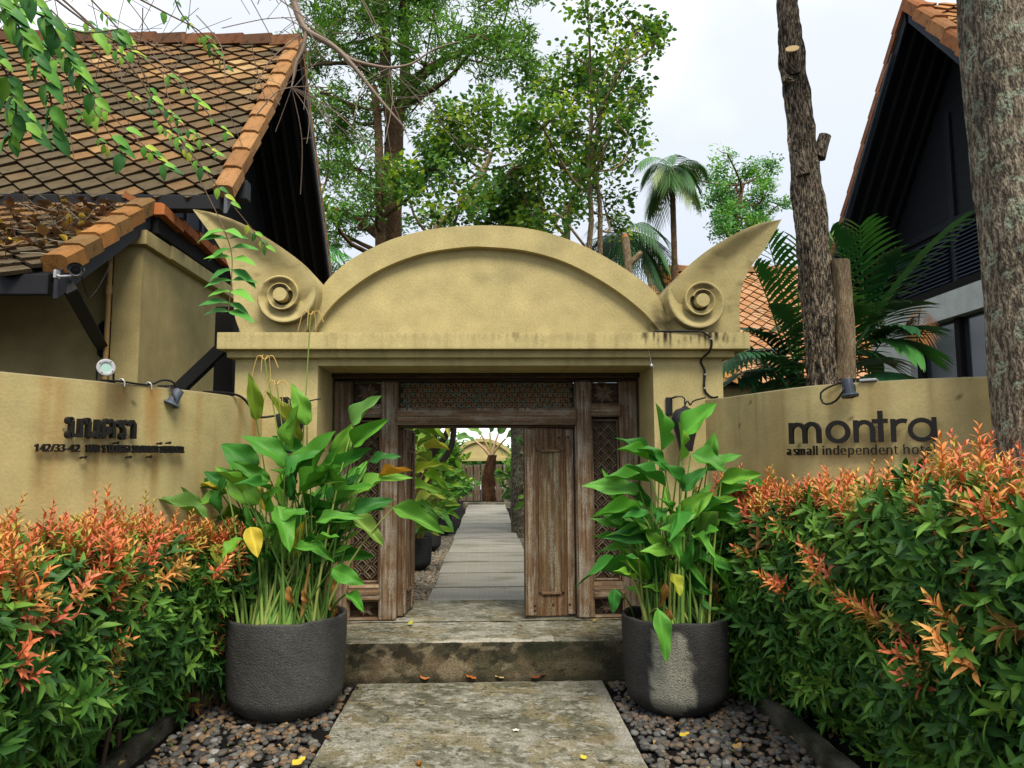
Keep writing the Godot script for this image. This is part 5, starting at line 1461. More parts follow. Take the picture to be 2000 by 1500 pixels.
# ---------------------------------------------------------------- lamps, cables, camera
func spotlight(label: String, at: Vector3, towards: Vector3, mount: Vector3, ring: Color, body: Color) -> void:
	var t := thing("spotlight", label, "spotlight", at, "small garden spotlights on the sign walls")
	var b := aim(Vector3.ZERO, towards)
	var g := Geo.new()
	g.lathe([Vector2(0.0, -0.075), Vector2(0.022, -0.075), Vector2(0.03, -0.07), Vector2(0.033, -0.02), Vector2(0.036, 0.022), Vector2(0.036, 0.028)], 20)
	put("housing", g, tinted(M.black_metal, body), t, Transform3D(b, Vector3.ZERO))
	g = Geo.new()
	g.lathe([Vector2(0.035, 0.02), Vector2(0.05, 0.024), Vector2(0.052, 0.034), Vector2(0.048, 0.04), Vector2(0.031, 0.04), Vector2(0.029, 0.03)], 24)
	var rim := put("rim", g, tinted(M.black_metal, ring), t, Transform3D(b, Vector3.ZERO))
	g = Geo.new()
	g.lathe([Vector2(0.0, 0.034), Vector2(0.03, 0.033)], 20)
	put("lens", g, M.lens, t, Transform3D(b, Vector3.ZERO))
	for k in 4:
		var a := k * PI / 2 + 0.6
		g = Geo.new()
		g.box(Vector3(cos(a) * 0.041, 0.042, sin(a) * 0.041), Vector3(0.006, 0.004, 0.006), 0.001)
		put("screw", g, M.black_metal, rim)
	# fork that holds it
	var m := mount - at
	var x := b.x * 0.045
	g = Geo.new()
	g.tube([x, x + m * 0.8], 0.006, 6)
	g.tube([-x, -x + m * 0.8], 0.006, 6)
	g.box(m * 0.86, Vector3(0.11, 0.012, 0.035), 0.003)
	put("bracket", g, M.black_metal, t)

func cable(called: String, label: String, pts: Array, r := 0.007) -> Node3D:
	var g := Geo.new()
	g.tube(curve_points(pts, 0.03), r, 6)
	return tag(put(called, g, M.cable), label, "cable")

func make_fittings() -> void:
	spotlight("grey-rimmed spotlight standing on top of the left wall, facing outward", Vector3(-2.255, 2.155, -4.60), Vector3(0.55, 0.12, 0.8), Vector3(-2.27, 2.07, -4.64), lin(164, 166, 170), lin(40, 40, 42))
	spotlight("grey spotlight hanging over the left wall's face, tilted towards the thai letters", Vector3(-2.0, 2.0, -4.98), Vector3(-0.35, -0.85, 0.25), Vector3(-2.06, 2.105, -5.0), lin(84, 92, 104), lin(78, 86, 98))
	spotlight("dark spotlight hanging over the right wall above the roman letters", Vector3(2.235, 2.02, -4.66), Vector3(0.05, -1.0, 0.16), Vector3(2.27, 2.11, -4.74), lin(52, 60, 74), lin(50, 58, 70))
	var c := cable("cable", "black cable clipped along the top edge of the left wall", [Vector3(-2.26, 2.082, -4.56), Vector3(-2.19, 2.085, -4.655), Vector3(-2.1, 2.082, -4.83), Vector3(-2.05, 2.12, -4.92), Vector3(-2.0, 2.11, -4.97), Vector3(-1.985, 2.05, -4.99)])
	for p in [Vector3(-2.185, 2.085, -4.655), Vector3(-2.1, 2.082, -4.83)]:
		var g := Geo.new()
		g.tube(curve_points([p + Vector3(-0.015, 0.0, 0.0), p + Vector3(0, 0.016, 0), p + Vector3(0.02, 0.0, 0.0), p + Vector3(0.022, -0.03, 0.0)], 0.01), 0.005, 5)
		put("clip", g, M.pale_metal, c)
	cable("cable", "black cable from the left wall's end to the left hanging jar lamp", [Vector3(-1.93, 2.08, -5.3), Vector3(-1.83, 2.09, -5.56), Vector3(-1.76, 2.06, -5.62), Vector3(-1.69, 1.95, -5.7), Vector3(-1.66, 1.93, -5.75), Vector3(-1.52, 1.955, -5.8)], 0.009)
	c = cable("cable", "black cable that drops over the cornice's right end down to the wall", [Vector3(1.3, 2.592, -5.86), Vector3(1.54, 2.592, -5.84), Vector3(1.66, 2.585, -5.835), Vector3(1.735, 2.53, -5.835), Vector3(1.728, 2.44, -5.855), Vector3(1.69, 2.38, -5.98), Vector3(1.72, 2.3, -5.985), Vector3(1.715, 2.15, -5.985), Vector3(1.77, 2.09, -5.99), Vector3(1.79, 2.085, -5.9)], 0.009)
	for p in [Vector3(1.735, 2.53, -5.83), Vector3(1.705, 2.4, -5.965), Vector3(1.722, 2.27, -5.98), Vector3(1.716, 2.16, -5.98)]:
		var g := Geo.new()
		g.box(p, Vector3(0.02, 0.012, 0.022), 0.003)
		put("clip", g, M.pale_metal, c)
	cable("cable", "black cable loop beside the spotlight on the right wall", [Vector3(2.29, 2.085, -4.72), Vector3(2.2, 2.07, -4.76), Vector3(2.12, 2.02, -4.8), Vector3(2.13, 1.95, -4.79), Vector3(2.18, 1.96, -4.74), Vector3(2.22, 2.03, -4.69)])
	var g := Geo.new()
	g.box(Vector3(2.36, 2.085, -4.66), Vector3(0.1, 0.016, 0.05), 0.004, Basis(Vector3.UP, -0.7))
	tag(put("junction_box", g, M.pale_metal), "flat grey metal plate on the right wall's top beside the spotlight", "box")
	# two jar-shaped lamps on brackets
	for s in [[1.515, "black jar-shaped lamp hanging on the gate's right pillar"], [-1.475, "black jar-shaped lamp hanging on the gate's left pillar, behind tall leaves"]]:
		var t := thing("jar_lamp", s[1], "lamp", Vector3(s[0], 1.84, -5.83), "jar lamps on the gate pillars")
		g = Geo.new()
		g.lathe([Vector2(0.0, 0.172), Vector2(0.014, 0.17), Vector2(0.03, 0.155), Vector2(0.07, 0.142), Vector2(0.098, 0.11), Vector2(0.106, 0.07), Vector2(0.1, 0.03), Vector2(0.085, -0.02), Vector2(0.068, -0.08), Vector2(0.055, -0.14), Vector2(0.05, -0.17), Vector2(0.042, -0.175), Vector2(0.04, -0.165)], 28)
		put("jar", g, tinted(M.black_metal, lin(44, 44, 48)), t)
		g = Geo.new()
		g.box(Vector3(-0.085, 0.18, -0.155), Vector3(0.05, 0.14, 0.02), 0.003)
		g.box(Vector3(-0.06, 0.243, -0.08), Vector3(0.022, 0.012, 0.16), 0.003)
		g.tube([Vector3(-0.08, 0.24, 0.0), Vector3(-0.02, 0.243, 0.0), Vector3(0.0, 0.225, 0.0), Vector3(0.0, 0.165, 0.0)], 0.006, 6)
		put("bracket", g, M.black_metal, t)
		g = Geo.new()
		g.tube(curve_points([Vector3(0.0, 0.17, 0), Vector3(0.02, 0.21, 0.0), Vector3(0.05, 0.18, -0.03), Vector3(0.09, 0.215, -0.08), Vector3(0.2, 0.245, -0.13)], 0.02), 0.006, 5)
		put("cord", g, M.cable, t)
	# camera under the eave
	var t := thing("security_camera", "grey bullet security camera under the low eave at left", "camera", Vector3(-2.70, 2.86, -5.06))
	g = Geo.new()
	g.lathe([Vector2(0.0, -0.1), Vector2(0.03, -0.1), Vector2(0.04, -0.09), Vector2(0.042, 0.04), Vector2(0.036, 0.045), Vector2(0.03, 0.03)], 20)
	var cb := aim(Vector3.ZERO, Vector3(0.42, -0.12, 0.9))
	put("body", g, tinted(M.black_metal, lin(90, 92, 96)), t, Transform3D(cb, Vector3.ZERO))
	g = Geo.new()
	g.lathe([Vector2(0.0, 0.034), Vector2(0.012, 0.036), Vector2(0.02, 0.028), Vector2(0.03, 0.03)], 18)
	put("lens", g, tinted(M.black_metal, lin(20, 20, 22)), t, Transform3D(cb, Vector3.ZERO))
	g = Geo.new()
	g.grid(8, 2, func(u, w): return Vector3(cos(lerpf(0.1, PI - 0.1, u)) * 0.052, lerpf(-0.08, 0.075, w), sin(lerpf(0.1, PI - 0.1, u)) * 0.048), Color.WHITE, false)
	put("sun_hood", g, tinted(M.paint, lin(168, 170, 172)), t, Transform3D(cb * Basis(Vector3.UP, PI if cb.z.y < 0.0 else 0.0), Vector3.ZERO))
	g = Geo.new()
	g.tube([Vector3(-0.03, -0.03, -0.02), Vector3(-0.11, -0.035, -0.02), Vector3(-0.14, -0.02, -0.04)], 0.01, 8)
	g.box(Vector3(-0.15, -0.015, -0.05), Vector3(0.02, 0.06, 0.06), 0.006)
	put("arm", g, M.pale_metal, t)
	cable("camera_cable", "thin dark cables looping behind the security camera", [Vector3(-2.74, 2.88, -5.2), Vector3(-2.83, 2.78, -5.5), Vector3(-2.86, 2.98, -5.75), Vector3(-2.88, 3.16, -5.9)], 0.005)
	g = Geo.new()
	g.tube(curve_points([Vector3(-2.93, 3.33, -5.85), Vector3(-3.04, 3.40, -6.2), Vector3(-3.12, 3.36, -6.36), Vector3(-3.125, 3.2, -6.375), Vector3(-3.125, 2.6, -6.375), Vector3(-3.125, 1.6, -6.375)], 0.06), 0.021, 8)
	var pipe := tag(put("conduit_pipe", g, tinted(M.paint, lin(176, 142, 90))), "ochre conduit pipe running down the left house's corner", "pipe")
	g = Geo.new()
	g.tube([Vector3(-3.125, 2.99, -6.375), Vector3(-3.125, 3.06, -6.375)], 0.027, 10)
	put("pipe_joint", g, tinted(M.paint, lin(180, 148, 98)), pipe)
	# a glass drop that hangs from the cornice
	t = thing("hanging_bauble", "tiny silvery bauble hanging on a thread before the gate's right pillar", "ornament", Vector3(1.28, 2.33, -5.9))
	g = Geo.new()
	g.tube([Vector3(0, 0.02, 0), Vector3(-0.01, 0.07, 0), Vector3(-0.02, 0.125, 0)], 0.0025, 4)
	put("thread", g, M.pale_metal, t)
	g = Geo.new()
	g.lathe([Vector2(0, -0.016), Vector2(0.012, -0.01), Vector2(0.016, 0), Vector2(0.012, 0.012), Vector2(0, 0.018)], 12)
	put("ball", g, M.pale_metal, t)


# ---------------------------------------------------------------- plants
# a leaf of length 1 along y that faces z: ratio is half its width, bend its droop, fold the lift of its two halves
func leaf_mesh(ratio: float, bend: float, fold: float, rows: int, wave: float, edge: Color, mid: Color, across := 2, stretch := 0.75) -> ArrayMesh:
	var g := Geo.new()
	var w := func(t: float) -> float: return ratio * pow(maxf(sin(PI * pow(t, stretch)), 0.0), 0.85)
	g.grid(across * 2 if across > 1 else 2, rows, func(u, t):
		var x: float = (u - 0.5) * 2.0
		var ww: float = w.call(t)
		return Vector3(x * ww * (1.0 - 0.1 * fold), t * (1.0 - 0.1 * absf(bend) * t), -bend * 0.5 * t * t + fold * absf(x) * ww + wave * ww * sin(t * 11.0 + x * 2.0) * absf(x)), Color.WHITE, true)
	for k in g.v.size():
		var t: float = g.uv[k].y
		var x: float = absf(g.uv[k].x - 0.5) * 2.0
		g.c[k] = mid.lerp(edge, pow(x, 0.8))
	return g.mesh()

var leaf_kinds := []
func make_leaf_kinds() -> void:
	for k in 6:
		leaf_kinds.append(leaf_mesh(0.5, [0.25, 0.5, 0.1, 0.7, 0.35, 0.9][k], [0.25, 0.15, 0.45, 0.3, 0.6, 0.2][k], 12, 0.16, [Color(1.25, 1.1, 0.7), Color(1, 1, 1), Color(0.96, 1, 1), Color(1.05, 1, 0.9), Color(1.4, 1.1, 0.6), Color(1, 1, 1)][k], Color(1.08, 1.12, 1.0), 3, 0.72))

func pot(parent: Node3D, r: float, h: float, col: Callable, lean := 0.0) -> void:
	var prof := [Vector2(0.0, -0.02), Vector2(r * 0.55, -0.02)]
	for k in 22:
		var t := k / 21.0
		prof.append(Vector2(r * (0.60 + 0.34 * pow(sin(PI / 2 * clampf(t * 4.0, 0, 1)), 0.8) + 0.06 * smoothstep(0.0, 0.9, t)), t * h))
	prof.append(Vector2(r * 0.99, h + 0.008))
	prof.append(Vector2(r * 0.955, h + 0.01))
	prof.append(Vector2(r * 0.92, h - 0.005))
	prof.append(Vector2(r * 0.9, h - 0.07))
	var g := Geo.new()
	var m := prof.size() - 1
	g.grid(72, m, func(u, w):
		var q: Vector2 = prof[int(round(w * m))]
		var a: float = u * TAU
		var rad := q.x * (1.0 + 0.012 * fbm(cos(a) * 1.5, q.y * 3.0, sin(a) * 1.5)) + 0.004 * fbm(cos(a) * 9.0, q.y * 22.0 + a * 2.0, sin(a) * 9.0)
		return Vector3(rad * cos(a), q.y + lean * rad * cos(a) + 0.012 * fbm(cos(a) * 2.0, 0.0, sin(a) * 2.0) * (q.y / h), rad * sin(a)), col, true, true, Vector2(3, 1))
	put("pot", g, M.pot_stone, parent)
	g = Geo.new()
	g.grid(20, 6, func(u, w): return Vector3(cos(u * TAU) * w * r * 0.93, h - 0.05 + 0.02 * fbm(cos(u * TAU) * w * 4.0, 1.0, sin(u * TAU) * w * 4.0) + 0.02 * (1.0 - w), sin(u * TAU) * w * r * 0.93), lin(44, 36, 30), true)
	put("soil", g, M.soil, parent)

func leaf_tone(k: int, yellow: float) -> StandardMaterial3D:
	var t := rng.randf()
	if t < yellow: return tinted(M.big_leaf, [lin(206, 190, 62), lin(170, 178, 66), lin(150, 166, 60)][k % 3])
	return tinted(M.big_leaf, [lin(88, 158, 56), lin(68, 140, 52), lin(120, 180, 64), lin(56, 122, 50), lin(100, 168, 64), lin(82, 150, 50)][k % 6])

func stalk(parent: Node3D, from: Vector3, to: Vector3, r0: float, r1: float, col: Color, bow := 0.5) -> void:
	var mid := Vector3(lerpf(from.x, to.x, 0.3), lerpf(from.y, to.y, bow), lerpf(from.z, to.z, 0.3))
	var pts := []
	for k in 7:
		var t := k / 6.0
		pts.append(from.lerp(mid, t).lerp(mid.lerp(to, t), t))
	var radii := []
	for k in 7: radii.append(lerpf(r0, r1, k / 6.0))
	var g := Geo.new()
	g.tube(pts, radii, 6)
	put("stem", g, tinted(M.stem, col), parent)

func put_leaf(parent: Node3D, from: Vector3, to: Vector3, wide: float, m: Material, kind := -1, facing := Vector3.ZERO) -> void:
	if facing == Vector3.ZERO: facing = Vector3(rr(-0.5, 0.5), rr(0.2, 1.1), rr(0.4, 1.0))
	var b := aim(from, to, facing)
	var l := from.distance_to(to)
	var k := kind if kind >= 0 else rng.randi() % 6
	put("leaf", leaf_kinds[k], m, parent, Transform3D(b.scaled_local(Vector3(wide, l, l)), from))

func leafy_pot(called: String, label: String, at: Vector3, r: float, h: float, col: Callable, list: Array, fill: int, tall: float, yellow: float, special: Dictionary) -> Node3D:
	var t := thing(called, label, "plant", at)
	pot(t, r, h, col)
	var greens := [lin(104, 140, 62), lin(86, 122, 52), lin(124, 152, 74), lin(140, 150, 80), lin(72, 104, 44)]
	var k := 0
	for q in list:
		var from: Vector3 = q[0] - at
		var to: Vector3 = q[1] - at
		var a := rr(0, TAU)
		var foot := Vector3(clampf(from.x * 0.45 + cos(a) * 0.09, -r * 0.7, r * 0.7), h - 0.04, sin(a) * r * 0.6)
		if special.has(k) and special[k] is Color:
			put_leaf(t, from, to, q[2] * 0.9, tinted(M.big_leaf, special[k]), 2)
		else:
			put_leaf(t, from, to, q[2] * 0.9, leaf_tone(k, 0.0))
		stalk(t, foot, from, rr(0.007, 0.012), 0.004, greens[k % 5], rr(0.45, 0.75))
		k += 1
	for i in fill:
		var a := rr(0, TAU)
		var up := rr(0.16, 1.0)
		var from := Vector3(cos(a) * rr(0.05, 0.36) * (0.4 + up), h + up * tall, sin(a) * rr(0.05, 0.3) * (0.4 + up) - 0.06)
		var dir := Vector3(cos(a), rr(-0.3, 1.6), sin(a) * 0.8).normalized()
		var l := rr(0.18, 0.36)
		put_leaf(t, from, from + dir * l, l * rr(0.22, 0.32), leaf_tone(i + 2, yellow))
		var b := rr(0, TAU)
		stalk(t, Vector3(cos(b) * r * 0.6, h - 0.04, sin(b) * r * 0.6), from, rr(0.008, 0.014), 0.004, greens[i % 5], rr(0.4, 0.7))
	# thick sheathed canes, some of them dry
	for i in 16:
		var a := rr(0, TAU)
		var d := rr(0.1, 0.7) * r
		var foot := Vector3(cos(a) * d, h - 0.05, sin(a) * d)
		var dry := i % 6 == 5
		stalk(t, foot, foot + Vector3(cos(a) * rr(0.0, 0.16), rr(0.3, 0.6), sin(a) * rr(0.0, 0.12)), rr(0.012, 0.018), 0.007, lin(168, 132, 74) if dry else greens[i % 5], 0.55)
	for i in 5:
		var a := rr(-0.4, PI + 0.4)
		var from := Vector3(cos(a) * r * 0.7, h + rr(0.05, 0.25), sin(a) * r * 0.7)
		put_leaf(t, from, from + Vector3(cos(a) * 0.06, -rr(0.08, 0.2), 0.03), 0.05, tinted(M.big_leaf, lin(176, 128, 66)), 5)
	return t

func make_pots() -> void:

	var grey := func(p, nn): return lin(90, 90, 89) * (0.9 + 0.3 * fbm(p.x * 2.0, p.y * 2.0, p.z * 2.0) + 0.2 * fbm(p.x * 14.0, p.y * 20.0, p.z * 14.0))
	var l := leafy_pot("potted_plant", "large grey stone pot of tall broad-leaved plant, left of the step, with a yellow leaf", Vector3(-1.315, -0.02, -5.25), 0.385, 0.62, grey, LEFT_POT_LEAVES, 108, 0.85, 0.035, {0: lin(140, 172, 60), 1: lin(160, 172, 62), 15: lin(226, 204, 74), 13: lin(150, 168, 60), 11: lin(120, 160, 74), 10: lin(110, 154, 70), 18: lin(104, 160, 60), 19: lin(126, 160, 70), 3: lin(116, 168, 84), 12: lin(128, 166, 84), 30: lin(214, 160, 56)})
	# two tall thin flower stalks with dry heads
	for q in [[Vector3(-0.02, 0.9, 0.12), Vector3(0.0, 1.5, 0.1), Vector3(-0.08, 2.13, 0.1)], [Vector3(0.05, 0.9, 0.1), Vector3(0.08, 1.6, 0.05), Vector3(0.11, 2.62, 0.0)], [Vector3(0.04, 0.95, 0.14), Vector3(-0.03, 1.6, 0.1), Vector3(-0.17, 2.3, 0.08)]]:
		var g := Geo.new()
		g.tube(curve_points(q, 0.1), 0.0045, 5)
		put("flower_stalk", g, tinted(M.stem, lin(112, 134, 58)), l)
		g = Geo.new()
		var top: Vector3 = q[2]
		for k in 4:
			var a := k * 1.7
			g.tube(curve_points([top, top + Vector3(cos(a) * 0.05, 0.03, sin(a) * 0.03), top + Vector3(cos(a) * 0.09, -0.05 - 0.03 * k, sin(a) * 0.04)], 0.015), 0.003, 4)
		put("seed_head", g, tinted(M.stem, lin(190, 160, 92)), l)
	var patched := func(p, nn):
		var base := lin(70, 70, 70) * (0.85 + 0.35 * fbm(p.x * 2.0, p.y * 2.0, p.z * 2.0) + 0.25 * fbm(p.x * 14.0, p.y * 18.0, p.z * 14.0))
		var a := atan2(p.z, p.x)
		var d := absf(a - 1.9 + 0.16 * fbm(p.y * 5.0, 3.0, 1.0) + 0.06 * fbm(p.y * 22.0, 1.0, 2.0))
		var wide := 0.34 * smoothstep(0.0, 0.12, p.y) + 0.1 * smoothstep(0.5, 0.2, p.y)
		var pale := smoothstep(wide, wide - 0.05, d) * smoothstep(0.555, 0.53, p.y + 0.05 * fbm(a * 7.0, 2.0, 2.0)) * smoothstep(0.02, 0.08, p.y)
		return base.lerp(lin(156, 156, 142) * (1.0 + 0.35 * fbm(p.x * 7.0, p.y * 4.0, p.z * 7.0)), pale * 0.95)
	leafy_pot("potted_plant", "large dark pot with a pale mortar patch and broad-leaved plant, right of the step", Vector3(1.245, -0.02, -5.2), 0.35, 0.60, patched, RIGHT_POT_LEAVES, 104, 0.72, 0.015, {23: lin(170, 178, 50), 16: lin(66, 140, 56), 1: lin(104, 180, 62), 0: lin(96, 172, 60)})
	# pots along the garden path
	for q in [[-1.05, -8.55, 0.24, 0.42, 1.25, "potted broad-leaved plant just inside the gate, left of the path", 46, true], [-1.0, -10.6, 0.26, 0.42, 1.0, "second potted plant along the path's left side, leaves over the gravel", 40, true], [-1.0, -12.8, 0.26, 0.4, 1.0, "third potted plant along the path's left side", 34, true], [-0.95, -15.4, 0.26, 0.4, 1.0, "farthest potted plant on the path's left side", 26, true], [0.92, -13.2, 0.25, 0.5, 0.5, "dark pot with thin dry stems beside the path, right of the slabs", 10, false], [0.8, -16.2, 0.27, 0.5, 0.8, "dark pot of drooping leaves farther along the path's right side", 26, false]]:
		var t := thing("garden_pot", q[5], "plant", Vector3(q[0], 0.16, q[1]))
		pot(t, q[2], q[3], func(p, nn): return lin(64, 66, 68) * (0.9 + 0.3 * fbm(p.x * 3, p.y * 3, p.z * 3)))
		for i in q[6]:
			var a := rr(0, TAU)
			var up := rr(0.15, 1.0)
			var d := rr(0.1, 0.42)
			var from := Vector3(cos(a) * d, q[3] + up * q[4], sin(a) * d)
			var l2 := rr(0.22, 0.42)
			var dir := Vector3(cos(a), rr(-0.5, 0.7), sin(a)).normalized()
			put_leaf(t, from, from + dir * l2, l2 * rr(0.26, 0.36), tinted(M.big_leaf, [lin(128, 178, 66), lin(104, 160, 60), lin(150, 190, 78), lin(84, 146, 60), lin(168, 186, 76)][i % 5] if q[7] else [lin(62, 122, 50), lin(90, 140, 60)][i % 2]))
			stalk(t, Vector3(cos(a) * 0.12, q[3] - 0.04, sin(a) * 0.12), from, 0.009, 0.004, lin(104, 126, 60) if i % 3 else lin(140, 92, 60), 0.6)
	# a ginger with long striped leaves on arching canes
	for at in [Vector3(-1.75, 0.15, -9.3), Vector3(-2.0, 0.15, -12.0)]:
		ginger(at, "clump of arching canes with long yellow-green leaves inside the gate at left" if at.z > -10.0 else "second, farther clump of arching canes with striped leaves left of the path")

func ginger(at: Vector3, label: String) -> void:
	var t := thing("ginger_clump", label, "plant", at)
	for c in 12:
		var a := rr(-0.7, 0.7)
		var reach := rr(0.5, 1.35)
		var top := Vector3(reach * cos(a), rr(1.5, 2.5), reach * sin(a) + rr(-0.3, 0.5))
		var pts := curve_points([Vector3(rr(-0.2, 0.2), 0, rr(-0.3, 0.3)), Vector3(top.x * 0.3, top.y * 0.7, top.z * 0.4), top], 0.1)
		var g := Geo.new()
		g.tube(pts, 0.012, 5)
		put("cane", g, tinted(M.stem, lin(120, 130, 60)), t)
		for i in range(5, pts.size()):
			if i % 2: continue
			var p: Vector3 = pts[i]
			var dir := Vector3(rr(0.2, 1.0), rr(-0.35, 0.55), (1.0 if (i / 2) % 2 else -1.0) * rr(0.3, 0.9)).normalized()
			put_leaf(t, p, p + dir * rr(0.35, 0.55), 0.1, tinted(M.big_leaf, [lin(176, 192, 84), lin(140, 178, 70), lin(200, 198, 96), lin(116, 164, 62)][(i + c) % 4]), -1, Vector3(0, 1, 0.3))

# ---- hedges
var sprig_leaves := []      # where the leaves of one sprig sit
func hedge_parts() -> Array:
	var one := leaf_mesh(0.14, 0.6, 0.35, 4, 0.0, Color(0.96, 0.96, 0.96), Color(1.06, 1.06, 1.0), 1)
	sprig_leaves = []
	for k in 5:
		for s in 2:
			var a := k * 2.1 + s * PI
			var open := lerpf(1.35, 0.7, k / 4.0)
			var b := Basis(Vector3.UP, a) * Basis(Vector3.RIGHT, -open)
			sprig_leaves.append(Transform3D(b.scaled_local(Vector3.ONE * (0.094 - 0.004 * k)), Vector3(0, 0.015 + k * 0.024, 0)))
	sprig_leaves.append(Transform3D(Basis.from_scale(Vector3.ONE * 0.055), Vector3(0, 0.115, 0)))
	var shoot_leaves := []
	for k in 6:
		for s in 2:
			var b := Basis(Vector3.UP, k * 1.9 + s * PI) * Basis(Vector3.RIGHT, -lerpf(1.0, 0.35, k / 5.0))
			shoot_leaves.append(Transform3D(b.scaled_local(Vector3.ONE * (0.074 - 0.006 * k)), Vector3(0, 0.02 + k * 0.024, 0)))
	var out := [one]
	for list in [sprig_leaves, shoot_leaves]:
		var st := SurfaceTool.new()
		for xf in list: st.append_from(one, 0, xf)
		var g := Geo.new()
		g.tube([Vector3.ZERO, Vector3(0, 0.06, 0), Vector3(0, 0.13, 0)], [0.003, 0.0025, 0.0012], 4, Color(0.8, 0.6, 0.45))
		st.append_from(g.mesh(), 0, Transform3D())
		out.append(st.commit())
	return out

func wall_x(z: float, right: bool) -> float:
	var pts: Array = WALL_RIGHT if right else WALL_LEFT
	for k in pts.size() - 1:
		if z >= pts[k].z and z <= pts[k + 1].z:
			return absf(lerpf(pts[k].x, pts[k + 1].x, (z - pts[k].z) / (pts[k + 1].z - pts[k].z))) - 0.06
	return 3.4

func make_hedge(sg: float, label: String, parts: Array) -> void:
	var t := thing("hedge", label, "hedge")
	var right := sg > 0
	var greens := [lin(66, 110, 42), lin(56, 98, 40), lin(84, 126, 46), lin(46, 84, 36), lin(98, 138, 52)]
	var fresh := [lin(216, 132, 72), lin(210, 116, 74), lin(216, 150, 84), lin(200, 156, 82), lin(214, 130, 96), lin(176, 160, 76), lin(206, 108, 80)]
	var top := func(x: float, z: float) -> float:
		var far := clampf((-z - 3.2) / 2.4, 0.0, 1.0)
		return (lerpf(1.36, 1.14, far) if right else lerpf(1.11, 0.93, far)) + 0.14 * fbm(x * 1.8, z * 1.8, sg) + 0.08 * fbm(x * 6.0, z * 6.0, sg)
	var face_x := func(y: float, z: float) -> float:
		return 1.80 + 0.10 * absf(y - 0.8) + (0.08 + 0.14 * smoothstep(-5.2, -4.5, z)) * smoothstep(0.6, 0.05, y) + 0.15 * fbm(y * 1.9, z * 1.9, sg * 4.0) + 0.1 * fbm(y * 6.0, z * 6.0, sg * 2.0) + (0.0 if right else 0.05) - 0.2 * smoothstep(-4.5, -5.5, z)
	var all := []
	# the side towards the path, and the top
	for k in 3100:
		var z := rr(-5.62, -2.0)
		var deep := rng.randf()
		deep = deep * deep * 0.34
		var xin := wall_x(z, right)
		var p: Vector3
		var nn: Vector3
		if k % 5 < 3:
			var y: float = rr(0.06, top.call(1.8, z))
			p = Vector3(sg * (face_x.call(y, z) + deep), y, z)
			nn = Vector3(-sg, 0.35, 0.25)
		else:
			var x0: float = face_x.call(1.2, z)
			if xin < x0 + 0.05: continue
			var x := rr(x0, xin)
			p = Vector3(sg * x, top.call(x, z) - deep, z)
			nn = Vector3(-sg * 0.15, 1.0, 0.25)
		if absf(p.x) > xin: continue
		var dir := (nn + Vector3(rr(-0.7, 0.7), rr(-0.6, 0.6), rr(-0.7, 0.7))).normalized()
		if k % 5 < 3: dir = (dir + Vector3(0, -0.15, 0)).normalized()
		var b := aim(Vector3.ZERO, dir, Vector3(rr(-1, 1), rr(-1, 1), rr(-1, 1)))
		var s := rr(0.75, 1.5) * (1.0 if deep < 0.2 else 1.25)
		var q: Color = greens[rng.randi() % 5] * rr(0.75, 1.2)
		if rng.randf() < 0.012: q = lin(120, 86, 48)
		all.append([Transform3D(b.scaled_local(Vector3.ONE * s), p), q, p.distance_to(Vector3(0, 1.6, 0)) + deep * 20.0])
	# near end, closing the hedge
	for k in 300:
		var p := Vector3(sg * rr(1.75, 3.3), rr(0.05, 1.25), -2.0 + rr(-0.1, 0.1))
		all.append([Transform3D(aim(Vector3.ZERO, Vector3(rr(-1, 1), rr(-0.4, 0.7), 1.0)).scaled_local(Vector3.ONE * 1.2), p), greens[k % 5], 50.0])
	all.sort_custom(func(a, b): return a[2] < b[2])
	var places := []
	var tints := []
	var singles := 0
	for q in all:
		var p: Vector3 = q[0].origin
		# the nearest sprigs inside the picture are built leaf by leaf
		var inside: bool = absf(p.x - 0.033 * -p.z) < -p.z * 0.66 and p.y > 1.6 + p.z * 0.33
		if inside and singles < 290:
			for xf in sprig_leaves:
				put("leaf", parts[0], tinted(M.leaf, greens[singles % 5]), t, q[0] * xf)
				singles += 1
		else:
			places.append(q[0])
			tints.append(q[1])
	scatter("leaves", parts[1], M.leaf, places, tints, t)
	# young orange shoots: dense along the crest, a few down the side
	places = []
	tints = []
	for k in 2600:
		var z := rr(-5.55, -2.2)
		var xin := wall_x(z, right)
		var x0: float = face_x.call(1.15, z)
		if xin < x0 + 0.05: continue
		var u := rng.randf()
		var crest := k % 3 == 0
		var x := lerpf(x0 - 0.02, xin, u * u if crest else u)
		var y: float = top.call(x, z) + 0.02
		var patch := fbm(x * 2.2, z * 2.2, 11.0 + sg)
		if patch < -0.2: continue
		if crest and u < 0.3:
			var low := rng.randf()
			if low > 0.3 and patch < 0.14: continue
			y -= low * low * 0.7
		var s := rr(0.85, 1.35)
		var dir := Vector3(rr(-0.35, 0.35) - sg * (0.45 if crest and u < 0.3 else 0.05), 1.0, rr(-0.25, 0.4)).normalized()
		var stacked := 1 if rng.randf() < 0.75 else (2 if rng.randf() < 0.8 else 3)
		for j in stacked:
			places.append(Transform3D(aim(Vector3.ZERO, dir, Vector3(rr(-1, 1), rr(-1, 1), rr(-1, 1))).scaled_local(Vector3.ONE * s * (1.0 - 0.2 * j)), Vector3(sg * x, y - 0.03, z) + dir * 0.1 * j * s))
			var q: Color = fresh[rng.randi() % 7]
			if j == 0 and rng.randf() < 0.36: q = q.lerp(lin(120, 160, 62), rr(0.5, 1.0))
			tints.append(q * rr(0.85, 1.1))
